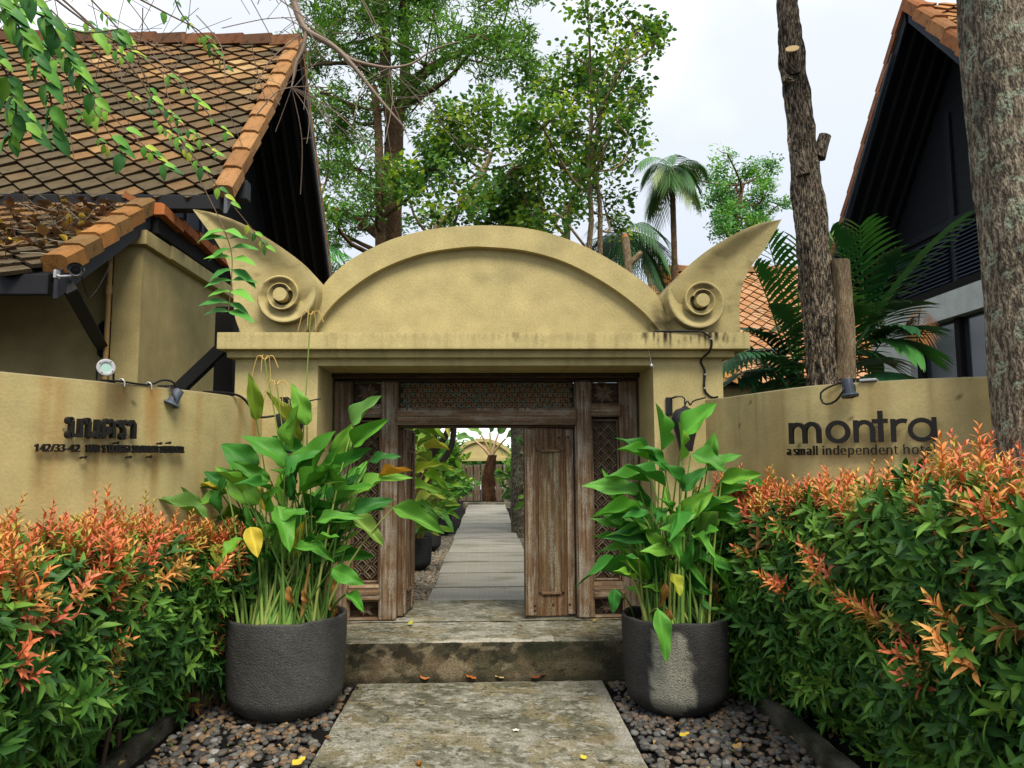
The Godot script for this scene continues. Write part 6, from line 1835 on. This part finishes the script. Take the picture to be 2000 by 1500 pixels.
	# a few clumps of young leaves that break through lower down the side
	for q in ([[-3.9, 0.98], [-3.5, 0.9], [-3.35, 0.86], [-2.75, 0.95], [-4.4, 0.85], [-4.9, 0.95], [-3.0, 0.74], [-4.15, 1.05], [-2.72, 0.88]] if right else [[-3.25, 0.9], [-3.05, 0.82], [-3.5, 1.0], [-3.8, 0.72], [-4.3, 0.95], [-4.8, 0.9], [-3.15, 0.98], [-4.05, 0.98], [-5.1, 0.86]]):
		for j in 4:
			var p := Vector3(sg * (face_x.call(q[1], q[0]) - 0.05), q[1] + rr(-0.04, 0.04), q[0] + rr(-0.07, 0.07))
			places.append(Transform3D(aim(Vector3.ZERO, Vector3(-sg * rr(0.5, 1.0), rr(0.3, 0.9), rr(-0.4, 0.6)), Vector3(rr(-1, 1), rr(-1, 1), rr(-1, 1))).scaled_local(Vector3.ONE * rr(0.9, 1.4)), p))
			tints.append(fresh[rng.randi() % 7])
	scatter("orange_shoots", parts[2], M.leaf, places, tints, t)
	# woody stems within
	var g := Geo.new()
	for k in 46:
		var z := lerpf(-5.4, -2.2, k / 45.0)
		var x := sg * minf(rr(1.95, 2.3), wall_x(z, right) - 0.05)
		var p := Vector3(x, 0.0, z)
		g.tube([p, p + Vector3(rr(-0.1, 0.1), 0.5, rr(-0.1, 0.1)), p + Vector3(rr(-0.25, 0.25), 1.0, rr(-0.2, 0.2))], [0.014, 0.011, 0.005], 5)
	put("woody_stems", g, tinted(M.stem, lin(70, 56, 44)), t).set_meta("kind", "stuff")

func make_hedges() -> void:
	var parts := hedge_parts()
	make_hedge(-1.0, "clipped green hedge with salmon-orange young shoots before the left sign wall", parts)
	make_hedge(1.0, "taller clipped green hedge with bright orange young shoots before the right sign wall", parts)


# ---- trees
func cluster_mesh(leaves: int, ratio: float, size: float, spread: float, flat: float) -> ArrayMesh:
	var one := leaf_mesh(ratio, 0.5, 0.3, 3, 0.0, Color.WHITE, Color.WHITE, 1)
	var st := SurfaceTool.new()
	for k in leaves:
		var a := k * 2.399
		var pitch := rr(-1.7, -0.5) if flat < 0.5 else rr(-1.8, -1.2)
		var b := Basis(Vector3.UP, a) * Basis(Vector3.RIGHT, pitch) * Basis(Vector3.UP, rr(-0.5, 0.5))
		st.append_from(one, 0, Transform3D(b.scaled_local(Vector3.ONE * size * rr(0.75, 1.15)), Vector3(rr(-1, 1), rr(-1, 1) * (1.0 - flat), rr(-1, 1)) * spread))
	return st.commit()

func tree(called: String, label: String, base_y: float, trunks: Array, bark: Material, blobs: Array, cluster: Array, density: float, tones: Array, swell := 1.0) -> Node3D:
	var t := thing(called, label, "tree")
	var nodes := []
	for q in trunks:      # [points, radius at foot, radius at top, name]
		var pts := curve_points(q[0], 0.25)
		var radii := []
		for k in pts.size():
			radii.append(lerpf(q[1], q[2], float(k) / (pts.size() - 1)) * (1.0 + 0.08 * fbm(k * 0.7, q[1] * 30.0)))
			nodes.append([pts[k], radii[k]])
		var g := Geo.new()
		g.tube(pts, radii, 10)
		put(q[3], g, bark, t)
	var limbs := Geo.new()
	var places := []
	var tints := []
	for bl in blobs:
		var c: Vector3 = bl[0]
		var r: float = bl[1] * swell
		# a limb from the nearest lower point of a trunk
		var best = null
		var dist := 1e9
		for nd in nodes:
			var d: float = nd[0].distance_to(c) + maxf(0.0, nd[0].y - c.y + 0.5) * 2.0
			if d < dist:
				dist = d
				best = nd
		var from: Vector3 = best[0]
		var lr := minf(best[1] * 0.5, 0.05 + dist * 0.008)
		limbs.tube(curve_points([from, from.lerp(c, 0.5) + Vector3(rr(-0.2, 0.2), rr(-0.3, 0.05), rr(-0.2, 0.2)), c], 0.35), _taper(from.distance_to(c), 0.35, lr, 0.018), 5, Color.WHITE, false)
		var many := int(r * r * density)
		var twigs := maxi(5, int(r * 11.0))
		for k in twigs:
			var d := Vector3(rr(-1, 1), rr(-0.8, 1), rr(-1, 1)).normalized()
			var e := c + d * r * rr(0.75, 1.15)
			limbs.tube([c + d * 0.02, c.lerp(e, 0.5) + Vector3(0, rr(-0.05, 0.08), 0), e], [0.018, 0.011, 0.004], 4, Color.WHITE, false)
			for j in maxi(1, many / twigs):
				var f := c.lerp(e, rr(0.35, 1.08)) + Vector3(rr(-1, 1), rr(-1, 1), rr(-1, 1)) * 0.16 * r
				places.append(Transform3D(Basis.from_euler(Vector3(rr(-0.7, 0.7), rr(0, TAU), rr(-0.7, 0.7))).scaled(Vector3.ONE * rr(0.7, 1.25)), f))
				tints.append(tones[rng.randi() % tones.size()] * rr(0.75, 1.2))
	put("limbs", limbs, bark, t)
	var third := [[], [], []]
	var tt := [[], [], []]
	for k in places.size():
		third[k % cluster.size()].append(places[k])
		tt[k % cluster.size()].append(tints[k])
	for k in cluster.size(): scatter("crown", cluster[k], M.far_leaf, third[k], tt[k], t)
	return t

func _taper(l: float, step: float, r0: float, r1: float) -> Array:
	var m := maxi(2, int(ceil(l / step))) + 3
	var out := []
	for k in m + 40: out.append(lerpf(r0, r1, minf(1.0, float(k) / m)))
	return out

func down(pts: Array, to := Vector3.INF) -> Array:     # carries a trunk on down to the ground
	var p: Vector3 = pts[0]
	return [Vector3(p.x, -0.1, p.z)] + pts

func frond(parent: Node3D, base: Vector3, tip: Vector3, lift: float, leaflet: float, wide: float, tone: Color, many := 26, hang := 0.5) -> void:
	var l := base.distance_to(tip)
	var mid := (base + tip) / 2 + Vector3(0, lift, 0)
	var pts := []
	var m := 14
	for k in m + 1:
		var t := float(k) / m
		pts.append(base.lerp(mid, t).lerp(mid.lerp(tip, t), t) - base)
	var g := Geo.new()
	var rad := []
	for k in m + 1: rad.append(lerpf(0.012, 0.003, float(k) / m) * clampf(l, 0.5, 1.5))
	g.tube(pts, rad, 5, Color(1.3, 1.2, 0.9), false)
	for k in many:
		var t := lerpf(0.14, 0.99, (k + 0.5) / many)
		var f := t * m
		var i := mini(int(f), m - 1)
		var p: Vector3 = pts[i].lerp(pts[i + 1], f - i)
		var d: Vector3 = (pts[i + 1] - pts[i]).normalized()
		var side := d.cross(Vector3.UP).normalized()
		var len := leaflet * (0.55 + 0.6 * sin(PI * pow(t, 0.8))) * rr(0.88, 1.1)
		for s in [-1.0, 1.0]:
			var dir: Vector3 = (side * s + d * lerpf(0.5, 1.3, t) + Vector3(0, 0.1 - hang * 0.4, 0)).normalized()
			var cross := dir.cross(Vector3.UP).normalized() * wide * (0.9 if t < 0.9 else 0.6)
			var a := []
			var b := []
			for j in 5:
				var u := j / 4.0
				var q := p + dir * len * u + Vector3(0, -hang * len * u * u * 0.6, 0)
				var w := sin(PI * clampf(0.12 + u * 0.88, 0, 1)) * 0.5 + 0.02
				a.append(q - cross * w)
				b.append(q + cross * w + Vector3(0, 0.3 * wide * w, 0))
			g.grid(1, 4, func(u, w): return a[int(round(w * 4))] if u < 0.5 else b[int(round(w * 4))], Color(1, 1, 1) * rr(0.8, 1.15))
	put("frond", g, tinted(M.palm_leaf, tone), parent, Transform3D(Basis(), base))

func palm(label: String, crown: Vector3, r: float, fronds: int, reach: float, droop: float, tones: Array, group := "") -> void:
	var t := thing("palm_tree", label, "palm", Vector3.ZERO, group)
	var pts := []
	var radii := []
	for k in 40:
		var u := k / 39.0
		pts.append(Vector3(crown.x + 0.1 * sin(u * 2.0) - 0.09, lerpf(-0.1, crown.y, u), crown.z))
		radii.append(r * (1.25 - 0.3 * u) * (1.0 + 0.06 * (k % 2)))
	var g := Geo.new()
	g.tube(pts, radii, 10)
	put("trunk", g, M.brown_bark, t)
	for k in fronds:
		var a := TAU * k / fronds + rr(-0.25, 0.25)
		var up := rr(-1.0, 1.0)
		var d := Vector3(cos(a), 0, sin(a)) * reach * rr(0.55, 1.0)
		frond(t, crown, crown + d + Vector3(0, reach * (up * 0.55 - droop), 0), reach * 0.45, reach * 0.46, 0.028, tones[k % tones.size()], 22, 0.9)

func make_trees() -> void:
	var long_leaf := [cluster_mesh(14, 0.13, 0.155, 0.17, 0.1), cluster_mesh(12, 0.14, 0.14, 0.19, 0.1)]
	var round_leaf := [cluster_mesh(11, 0.36, 0.09, 0.19, 0.1), cluster_mesh(10, 0.34, 0.1, 0.2, 0.1)]
	var fine_leaf := [cluster_mesh(26, 0.2, 0.12, 0.24, 0.75)]
	var deep := [lin(90, 136, 70), lin(112, 158, 82), lin(72, 114, 62), lin(136, 178, 98), lin(98, 142, 86)]
	tree("tall_tree", "tall forked brown tree with narrow leaves behind the gate's arch", -0.1, [[down(WILLOW_TRUNK), 0.27, 0.19, "trunk"], [WILLOW_FORK, 0.14, 0.08, "fork"], [WILLOW_FORK_RIGHT, 0.12, 0.08, "fork"], [WILLOW_LOW, 0.1, 0.05, "bough"], [WILLOW_BOUGH, 0.1, 0.04, "bough"], [down(SECOND_TRUNK), 0.16, 0.07, "trunk"]], M.brown_bark, WILLOW_BLOBS, long_leaf, 118.0, deep, 1.3)
	tree("slender_tree", "slender pale multi-stemmed tree with round leaves behind the arch's right half", -0.1, [[down(POPLAR_A), 0.09, 0.03, "trunk"], [down(POPLAR_B), 0.08, 0.02, "trunk"], [down(POPLAR_C), 0.085, 0.03, "trunk"], [down(POPLAR_D), 0.08, 0.04, "trunk"], [[Vector3(-2.5, -0.1, -12.8), Vector3(-1.7, 2.8, -12.4)] + POPLAR_E, 0.09, 0.04, "trunk"]], M.pale_bark, POPLAR_BLOBS, round_leaf, 185.0, [lin(92, 136, 68), lin(74, 114, 64), lin(116, 158, 74), lin(166, 188, 80), lin(100, 146, 86), lin(62, 100, 62)], 1.28)
	tree("feathery_tree", "light green feathery tree far behind the gate, left of the dead trunk", -0.1, [[down(FEATHER_TRUNK), 0.16, 0.06, "trunk"]], M.brown_bark, FEATHER_BLOBS, fine_leaf, 110.0, [lin(104, 162, 80), lin(80, 140, 76), lin(128, 180, 92), lin(92, 150, 92)])
	palm("thin-trunked palm with drooping fronds behind the gate's right scroll", Vector3(4.01, 7.81, -16.0), 0.06, 17, 1.0, 0.45, [lin(78, 122, 70), lin(96, 140, 82), lin(64, 104, 62), lin(140, 160, 110)], "palms behind the gate")
	palm("lower dark palm behind the arch's right shoulder, beside pale stems", Vector3(2.75, 6.0, -15.0), 0.07, 18, 1.35, 0.4, [lin(58, 98, 58), lin(72, 116, 66), lin(48, 84, 52)], "palms behind the gate")
	palm("short bushy palm between the left house's gable and the arch", Vector3(-2.28, 4.6, -13.0), 0.08, 15, 1.2, 0.05, [lin(56, 112, 50), lin(84, 150, 62), lin(46, 94, 46)], "palms behind the gate")
	# a sawn stump behind the arch
	var t := thing("sawn_stem", "pale sawn-off forked stem behind the arch's right end", "stump")
	var g := Geo.new()
	g.tube(curve_points([Vector3(2.1, -0.1, -11.0), Vector3(2.08, 3.5, -11.0), Vector3(2.08, 4.4, -11.0), Vector3(2.04, 4.86, -11.0)], 0.2), 0.06, 8)
	put("trunk", g, M.pale_bark, t)
	g = Geo.new()
	g.tube([Vector3(2.08, 4.45, -11.0), Vector3(2.2, 4.56, -11.0), Vector3(2.28, 4.64, -11.0)], [0.05, 0.045, 0.04], 8)
	put("fork", g, M.pale_bark, t)
	g = Geo.new()
	g.tube([Vector3(2.04, 4.861, -11.0), Vector3(2.033, 4.92, -11.0)], [0.058, 0.03], 8)
	put("cut_end", g, tinted(M.stem, lin(206, 136, 74)), t)
	# cluster of feather palms before the right house
	t = thing("areca_palm", "clump of feather palms with long drooping fronds behind the right sign wall", "palm")
	var tones := [lin(76, 136, 66), lin(58, 110, 66), lin(98, 156, 70), lin(50, 98, 62), lin(86, 136, 86)]
	var k := 0
	for f in FRONDS:
		frond(t, f[0], f[1], 0.22, 0.46, 0.07, tones[k % 5], 15, 0.4)
		k += 1
	for q in [[Vector3(3.35, 0, -8.2), 9], [Vector3(3.6, 0, -7.7), 7]]:
		for i in q[1]:
			var a = TAU * i / q[1] + rr(-0.3, 0.3)
			var c: Vector3 = q[0] + Vector3(rr(-0.2, 0.2), 2.3, rr(-0.2, 0.2))
			frond(t, c, c + Vector3(cos(a) * rr(0.5, 0.85), rr(-0.35, 0.8), sin(a) * rr(0.5, 0.9)), 0.3, 0.42, 0.06, tones[i % 5], 15, 0.55)
		for i in 5:
			g = Geo.new()
			var p: Vector3 = q[0] + Vector3(rr(-0.25, 0.25), -0.1, rr(-0.2, 0.2))
			g.tube([p, p + Vector3(rr(-0.1, 0.1), 1.3, 0), p + Vector3(rr(-0.15, 0.15), 2.6, 0)], [0.05, 0.04, 0.03], 8)
			put("stem", g, tinted(M.stem, lin(96, 112, 66)), t)
	# one dry frond hangs by the white wall
	frond(t, Vector3(4.6, 3.2, -7.9), Vector3(4.15, 2.7, -7.2), 0.12, 0.22, 0.04, lin(150, 104, 62), 12, 0.9)
	# banana plant far off
	t = thing("banana_plant", "upright banana leaves far behind, beside the right house's roof edge", "plant", Vector3(9.1, -0.1, -20.0))
	stalk(t, Vector3.ZERO, Vector3(0, 6.6, 0), 0.16, 0.1, lin(120, 130, 80))
	for i in 7:
		var from := Vector3(rr(-0.1, 0.1), 6.3, 0)
		put_leaf(t, from, from + Vector3(-0.5 + 0.2 * i, rr(1.2, 2.1), rr(-0.3, 0.3)), 0.55, tinted(M.big_leaf, [lin(92, 132, 74), lin(116, 150, 92)][i % 2]), -1, Vector3(0, 0.1, 1))
	dead_tree()
	big_tree()
	garden_greens()

func rough_trunk(g: Geo, pts: Array, radii: Array, sides: int, lump: float, ridge: float) -> void:
	var path := curve_points(pts, 0.05)
	var m := path.size() - 1
	var along := func(w: float) -> float:
		var f := w * (radii.size() - 1)
		var i := mini(int(f), radii.size() - 2)
		return lerpf(radii[i], radii[i + 1], f - i)
	g.grid(sides, m, func(u, w):
		var a: float = u * TAU
		var p: Vector3 = path[int(round(w * m))]
		var r: float = along.call(w)
		r *= 1.0 + lump * fbm(cos(a) * 0.8, p.y * 1.1, sin(a) * 0.8)
		r += ridge * fbm(cos(a) * 7.0, p.y * 1.7, sin(a) * 7.0)
		return p + Vector3(cos(a) * r, 0, sin(a) * r), func(p, nn): return Color.WHITE * clampf(0.92 + 0.75 * fbm(p.x * 2.2, p.y * 1.3, p.z * 2.2) + 0.35 * fbm(p.x * 9.0, p.y * 3.0, p.z * 9.0), 0.4, 1.35), true, true, Vector2(1.1, m * 0.05))

func dead_tree() -> void:
	var t := thing("dead_tree", "bare dead tree trunk with rotted bark and sawn branches behind the right wall", "tree")
	var g := Geo.new()
	rough_trunk(g, [Vector3(2.98, -0.1, -6.6), Vector3(2.955, 2.25, -6.6), Vector3(2.91, 3.3, -6.6), Vector3(2.87, 4.2, -6.6), Vector3(2.81, 4.9, -6.6), Vector3(2.77, 5.5, -6.6), Vector3(2.74, 7.0, -6.6)], [0.185, 0.158, 0.142, 0.134, 0.105, 0.082, 0.072], 48, 0.12, 0.05)
	put("trunk", g, M.dead_bark, t)
	g = Geo.new()
	rough_trunk(g, [Vector3(3.06, 1.9, -6.52), Vector3(3.1, 2.6, -6.5), Vector3(3.09, 3.33, -6.5)], [0.09, 0.085, 0.075], 24, 0.1, 0.02)
	put("side_stem", g, M.pale_bark, t)
	for s in [[Vector3(2.75, 5.08, -6.52), Vector3(2.70, 5.2, -6.38), 0.06, true], [Vector3(2.98, 4.3, -6.6), Vector3(3.05, 4.5, -6.58), 0.055, false], [Vector3(2.78, 4.98, -6.55), Vector3(2.67, 5.0, -6.5), 0.035, false], [Vector3(2.8, 4.1, -6.5), Vector3(2.76, 4.3, -6.48), 0.05, false]]:
		g = Geo.new()
		g.tube([s[0], s[0].lerp(s[1], 0.6), s[1]], [s[2] * 1.3, s[2] * 1.05, s[2]], 12)
		var stub := put("branch_stub", g, M.dead_bark, t)
		if s[3]:
			g = Geo.new()
			var d: Vector3 = (s[1] - s[0]).normalized()
			g.tube([s[1], s[1] + d * 0.008], s[2] * 0.96, 14)
			put("cut_face", g, tinted(M.stem, lin(214, 180, 128)), stub)
	g = Geo.new()
	for k in 3:
		g.tube(arc3(Vector3(2.9, 2.72 + 0.012 * k, -6.44), 0.05 + 0.008 * k), 0.004, 4)
	put("wire_loop", g, M.cable, t)

func arc3(c: Vector3, r: float) -> Array:
	var out := []
	for k in 17: out.append(c + Vector3(cos(TAU * k / 16.0) * r * 0.7, sin(TAU * k / 16.0) * r * 1.3, 0.01 * sin(k * 1.0)))
	return out

func big_tree() -> void:
	var t := thing("lichen_tree", "large tree trunk with cracked lichen-spotted bark before the right wall's end", "tree")
	var g := Geo.new()
	rough_trunk(g, [Vector3(2.93, -0.1, -4.0), Vector3(2.925, 1.3, -4.0), Vector3(2.9, 2.7, -4.0), Vector3(2.86, 4.2, -4.0), Vector3(2.86, 6.5, -4.0)], [0.24, 0.205, 0.195, 0.19, 0.185, 0.18, 0.17], 96, 0.07, 0.014)
	put("trunk", g, M.lichen_bark, t)
	var places := []
	var tints := []
	var cl := cluster_mesh(10, 0.2, 0.2, 0.2, 0.3)
	var limbs := Geo.new()
	for k in 9:
		var a := TAU * k / 9.0
		var e := Vector3(4.2 + cos(a) * 1.6, 9.6 + 0.5 * sin(k * 2.0), -4.6 + sin(a) * 1.6)
		limbs.tube(curve_points([Vector3(2.86, 6.3, -4.0), Vector3(2.86 + cos(a) * 0.7, 7.3, -4.0 + sin(a) * 0.7), e], 0.3), 0.05, 6)
		for j in 70:
			places.append(Transform3D(Basis.from_euler(Vector3(rr(-0.7, 0.7), rr(0, TAU), rr(-0.7, 0.7))), e + Vector3(rr(-1, 1), rr(-0.7, 0.9), rr(-1, 1))))
			tints.append(lin(70, 120, 56) * rr(0.8, 1.2))
	put("limbs", limbs, M.lichen_bark, t)
	scatter("crown", cl, M.far_leaf, places, tints, t)

func garden_greens() -> void:
	# trunk beside the path, leaning dark branches, a traveller's palm and shrubs at the back
	var t := thing("garden_tree", "straight pale mottled trunk right of the garden path", "tree")
	var g := Geo.new()
	rough_trunk(g, [Vector3(0.74, 0.1, -15.0), Vector3(0.72, 1.8, -15.0), Vector3(0.72, 3.9, -15.0)], [0.27, 0.25, 0.24], 30, 0.08, 0.02)
	put("trunk", g, M.lichen_bark, t)
	for i in 26:
		var p := Vector3(0.72 + rr(-0.28, 0.2), rr(0.8, 3.0), -14.74 + rr(-0.03, 0.08))
		put_leaf(t, p, p + Vector3(rr(-0.16, 0.16), rr(-0.16, 0.06), 0.05), 0.09, tinted(M.big_leaf, [lin(84, 140, 60), lin(130, 176, 70)][i % 2]))
	t = thing("leaning_tree", "dark leaning branches over the garden path's left side", "tree")
	for q in [[Vector3(-1.5, 0.1, -14.0), Vector3(-1.1, 1.5, -14.0), Vector3(-0.72, 2.1, -14.0), Vector3(-0.62, 2.9, -14.0)], [Vector3(-1.2, 1.3, -14.0), Vector3(-0.95, 1.95, -13.9), Vector3(-1.0, 2.6, -13.9)], [Vector3(-1.3, 1.0, -14.1), Vector3(-0.7, 1.75, -14.1), Vector3(-0.6, 2.2, -14.1)]]:
		g = Geo.new()
		g.tube(curve_points(q, 0.15), 0.055, 7)
		put("limb", g, tinted(M.stem, lin(52, 44, 38)), t)
	t = thing("travellers_palm", "small palm with rough red-brown trunk at the path's far end", "palm", Vector3(0.1, 0.1, -26.0))
	g = Geo.new()
	rough_trunk(g, [Vector3(0, -0.1, 0), Vector3(-0.04, 0.9, 0), Vector3(0.08, 1.7, 0)], [0.26, 0.2, 0.14], 20, 0.2, 0.06)
	put("trunk", g, tinted(M.brown_bark, lin(214, 192, 168)), t)
	for i in 5:
		var a := -0.9 + 0.42 * i
		var foot := Vector3(0.05, 1.6, 0)
		var e := foot + Vector3(sin(a) * 0.7, cos(a) * 0.7 + 0.15, rr(-0.1, 0.2))
		stalk(t, foot, e, 0.06, 0.03, [lin(220, 180, 150), lin(176, 150, 96), lin(150, 160, 90)][i % 3])
		put_leaf(t, e, e + Vector3(sin(a) * 1.0, cos(a) * 0.5, 0.1), 0.3, tinted(M.big_leaf, [lin(92, 142, 66), lin(120, 164, 84), lin(64, 112, 58)][i % 3]))
	t = thing("dry_stump", "pale split dry stem beside the small palm at the path's end", "stump", Vector3(0.75, 0.0, -25.6))
	stalk(t, Vector3.ZERO, Vector3(-0.1, 1.5, 0), 0.2, 0.1, lin(206, 186, 156))
	var round_leaf := [cluster_mesh(12, 0.3, 0.2, 0.24, 0.2)]
	var n := 0
	for q in [[Vector3(-2.0, 1.2, -19.0), 1.1, "bushy shrub on the left of the garden, past the pots"], [Vector3(-1.8, 1.5, -23.5), 1.0, "shrub left of the small palm at the path's end"], [Vector3(1.9, 1.3, -20.0), 1.1, "shrub right of the path behind the mottled trunk"], [Vector3(1.6, 0.9, -25.0), 0.8, "low shrub right of the dry stem at the path's end"], [Vector3(-1.3, 0.7, -29.0), 0.6, "low shrub before the board fence, left of the far gateway"], [Vector3(1.3, 0.7, -28.6), 0.6, "low shrub before the board fence, right of the far gateway"], [Vector3(-1.6, 1.6, -37.0), 1.2, "tree tops over the board fence, left of the far gateway"], [Vector3(0.9, 1.3, -36.0), 1.2, "tree tops over the board fence, behind the far gateway"], [Vector3(-2.6, 2.6, -15.5), 1.1, "tall dark shrub behind the leaning branches"], [Vector3(1.6, 4.0, -24.0), 1.0, "leafy branches over the far gateway"], [Vector3(-0.6, 4.3, -21.0), 0.9, "leafy spray hanging high over the path's far half"], [Vector3(2.2, 1.1, -11.5), 0.8, "shrub against the garden's right side near the dry pot"]]:
		n += 1
		tree("garden_shrub", q[2], 0.0, [[[Vector3(q[0].x + (signf(q[0].x) * 1.4 if q[0].y > 2.0 else 0.0), 0.0, q[0].z), Vector3(q[0].x + (signf(q[0].x) * 1.3 if q[0].y > 2.0 else 0.1), q[0].y * 0.6, q[0].z), q[0]], 0.06, 0.03, "trunk"]], M.brown_bark, [[q[0], q[1]], [q[0] + Vector3(0.5, -0.3, 0.3), q[1] * 0.7], [q[0] + Vector3(-0.5, 0.2, 0.2), q[1] * 0.7]], round_leaf, 130.0, [lin(74, 128, 56), lin(100, 156, 66), lin(58, 104, 50), lin(128, 172, 74)])
	# tree line that closes the horizon
	var wood := thing("distant_trees", "mass of trees beyond the garden and houses", "trees", Vector3.ZERO, "", "stuff")
	var places := []
	var tints := []
	for k in 5200:
		var a := rr(-1.15, 1.15)
		var d := rr(56.0, 70.0)
		var top := 5.0 + 1.6 * fbm(a * 6.0, 1.0)
		places.append(Transform3D(Basis.from_euler(Vector3(rr(-1, 1), rr(0, TAU), rr(-1, 1))).scaled(Vector3.ONE * rr(4.0, 6.5)), Vector3(sin(a) * d, rr(0.2, 1.0) * top, -cos(a) * d)))
		tints.append([lin(64, 108, 54), lin(84, 128, 64), lin(50, 88, 50)][k % 3])
	scatter("foliage", round_leaf[0], M.far_leaf, places, tints, wood)

func make_overhang() -> void:
	# leafy twigs that hang into the picture from a tree above the forecourt
	var t := thing("overhanging_branch", "leafy green twigs hanging from above over the left roof", "branch")
	var small := leaf_mesh(0.26, 0.5, 0.3, 6, 0.08, Color(0.95, 0.97, 0.95), Color(1.1, 1.1, 1.0), 2)
	var greens := [lin(86, 142, 54), lin(110, 164, 60), lin(64, 118, 52), lin(134, 178, 66), lin(54, 102, 50), lin(160, 176, 64)]
	var made := 0
	for tw in TWIGS:
		var pts := curve_points(tw, 0.05)
		var g := Geo.new()
		var radii := []
		for k in pts.size(): radii.append(lerpf(0.007, 0.0022, float(k) / (pts.size() - 1)))
		g.tube(pts, radii, 5)
		put("twig", g, tinted(M.stem, lin(84, 66, 48)), t)
		var m := pts.size()
		var bunch := 0
		for k in range(int(m * 0.18), m):
			if fbm(k * 0.22, tw[0].x * 7.0) < -0.04 and k < m - 5: continue
			var p: Vector3 = pts[k]
			for s in [-1.0, 1.0]:
				if made >= 190 or rng.randf() < 0.36: continue
				var d: Vector3 = (pts[mini(k + 1, m - 1)] - pts[maxi(k - 1, 0)]).normalized()
				var side = d.cross(Vector3(rr(-0.3, 0.3), 0.3, 1.0)).normalized() * s
				var dir = (side + d * 0.7 + Vector3(0, -0.5, 0)).normalized()
				var l := rr(0.045, 0.085) * (1.4 if tw == TWIGS[0] or tw == TWIGS[4] or tw == TWIGS[5] else 1.0)
				put("leaf", small, tinted(M.leaf, greens[(made * 7 + k) % 6]), t, Transform3D(aim(Vector3.ZERO, dir, Vector3(rr(-0.6, 0.6), 0.6, 0.8)).scaled_local(Vector3.ONE * l), p))
				made += 1
	t = thing("overhanging_branch", "nearest dark green leafy twigs in the upper left corner", "branch")
	for tw in NEAR_TWIGS:
		var pts := curve_points(tw, 0.03)
		var m := pts.size()
		var g := Geo.new()
		g.tube(pts, 0.0032, 5)
		put("twig", g, tinted(M.stem, lin(78, 62, 46)), t)
		for k in range(int(m * 0.12), m):
			var p: Vector3 = pts[k]
			var d: Vector3 = (pts[mini(k + 1, m - 1)] - pts[maxi(k - 1, 0)]).normalized()
			for s in [-1.0, 1.0]:
				if rng.randf() < 0.3: continue
				var side = d.cross(Vector3(rr(-0.3, 0.3), 0.3, 1.0)).normalized() * s
				var dir = (side + d * 0.8 + Vector3(0, -0.7, 0)).normalized()
				put("leaf", small, tinted(M.leaf, [lin(64, 118, 52), lin(54, 102, 50), lin(86, 140, 54), lin(116, 164, 62)][(k + int(s)) % 4]), t, Transform3D(aim(Vector3.ZERO, dir, Vector3(rr(-0.6, 0.6), 0.6, 0.8)).scaled_local(Vector3.ONE * rr(0.055, 0.095)), p))
	# bare pale boughs before the sky
	var b := thing("bare_bough", "bare grey crooked bough hanging across the sky beside the left roof's ridge", "branch")
	for q in [[BOUGH_A, 0.035, 0.008], [BOUGH_B, 0.018, 0.005], [BOUGH_C, 0.02, 0.006]]:
		var pts := curve_points(q[0], 0.06)
		var radii := []
		for k in pts.size(): radii.append(lerpf(q[1], q[2], float(k) / (pts.size() - 1)))
		var g := Geo.new()
		g.tube(pts, radii, 7)
		put("bough", g, tinted(M.stem, lin(128, 112, 98)), b)
	var g := Geo.new()
	for k in 70:
		var from := Vector3(rr(-3.6, -1.2), rr(4.9, 5.9), rr(-6.6, -5.6))
		if k > 45: from = [BOUGH_A, BOUGH_B, BOUGH_C][k % 3][1 + k % 3]
		var d := Vector3(rr(-0.4, 0.9), -rr(0.1, 0.9), rr(-0.3, 0.3)).normalized()
		var l := rr(0.35, 1.1)
		var mid := from + d * l * 0.5 + Vector3(rr(-0.08, 0.08), rr(0.0, 0.1), 0)
		g.tube(curve_points([from, mid, from + d * l], 0.08), rr(0.0025, 0.005), 4)
		g.tube([mid, mid + Vector3(d.y * -0.4, d.x * -0.3 + 0.05, 0.02).normalized() * l * 0.4], 0.0025, 4)
	put("twigs", g, tinted(M.stem, lin(112, 96, 82)), b).set_meta("kind", "stuff")
	# one long vine with a leafy end before the left scroll
	var v := thing("hanging_vine", "single thin vine ending in a bunch of green leaves before the left scroll", "vine")
	var pts := curve_points(VINE_A, 0.06)
	g = Geo.new()
	g.tube(pts, 0.0028, 5)
	put("stem", g, tinted(M.stem, lin(120, 92, 70)), v)
	var m := pts.size()
	for k in range(m - 9, m):
		for s in [-1.0, 1.0]:
			var p: Vector3 = pts[k]
			var dir := Vector3(s * rr(0.7, 1.0), rr(-0.55, 0.2), rr(0.0, 0.5)).normalized()
			put("leaf", small, tinted(M.leaf, [lin(58, 122, 50), lin(76, 140, 54), lin(104, 164, 62)][k % 3]), v, Transform3D(aim(Vector3.ZERO, dir, Vector3(0, 0.8, 0.6)).scaled_local(Vector3.ONE * rr(0.12, 0.18) * Vector3(0.85, 1, 1)), p))
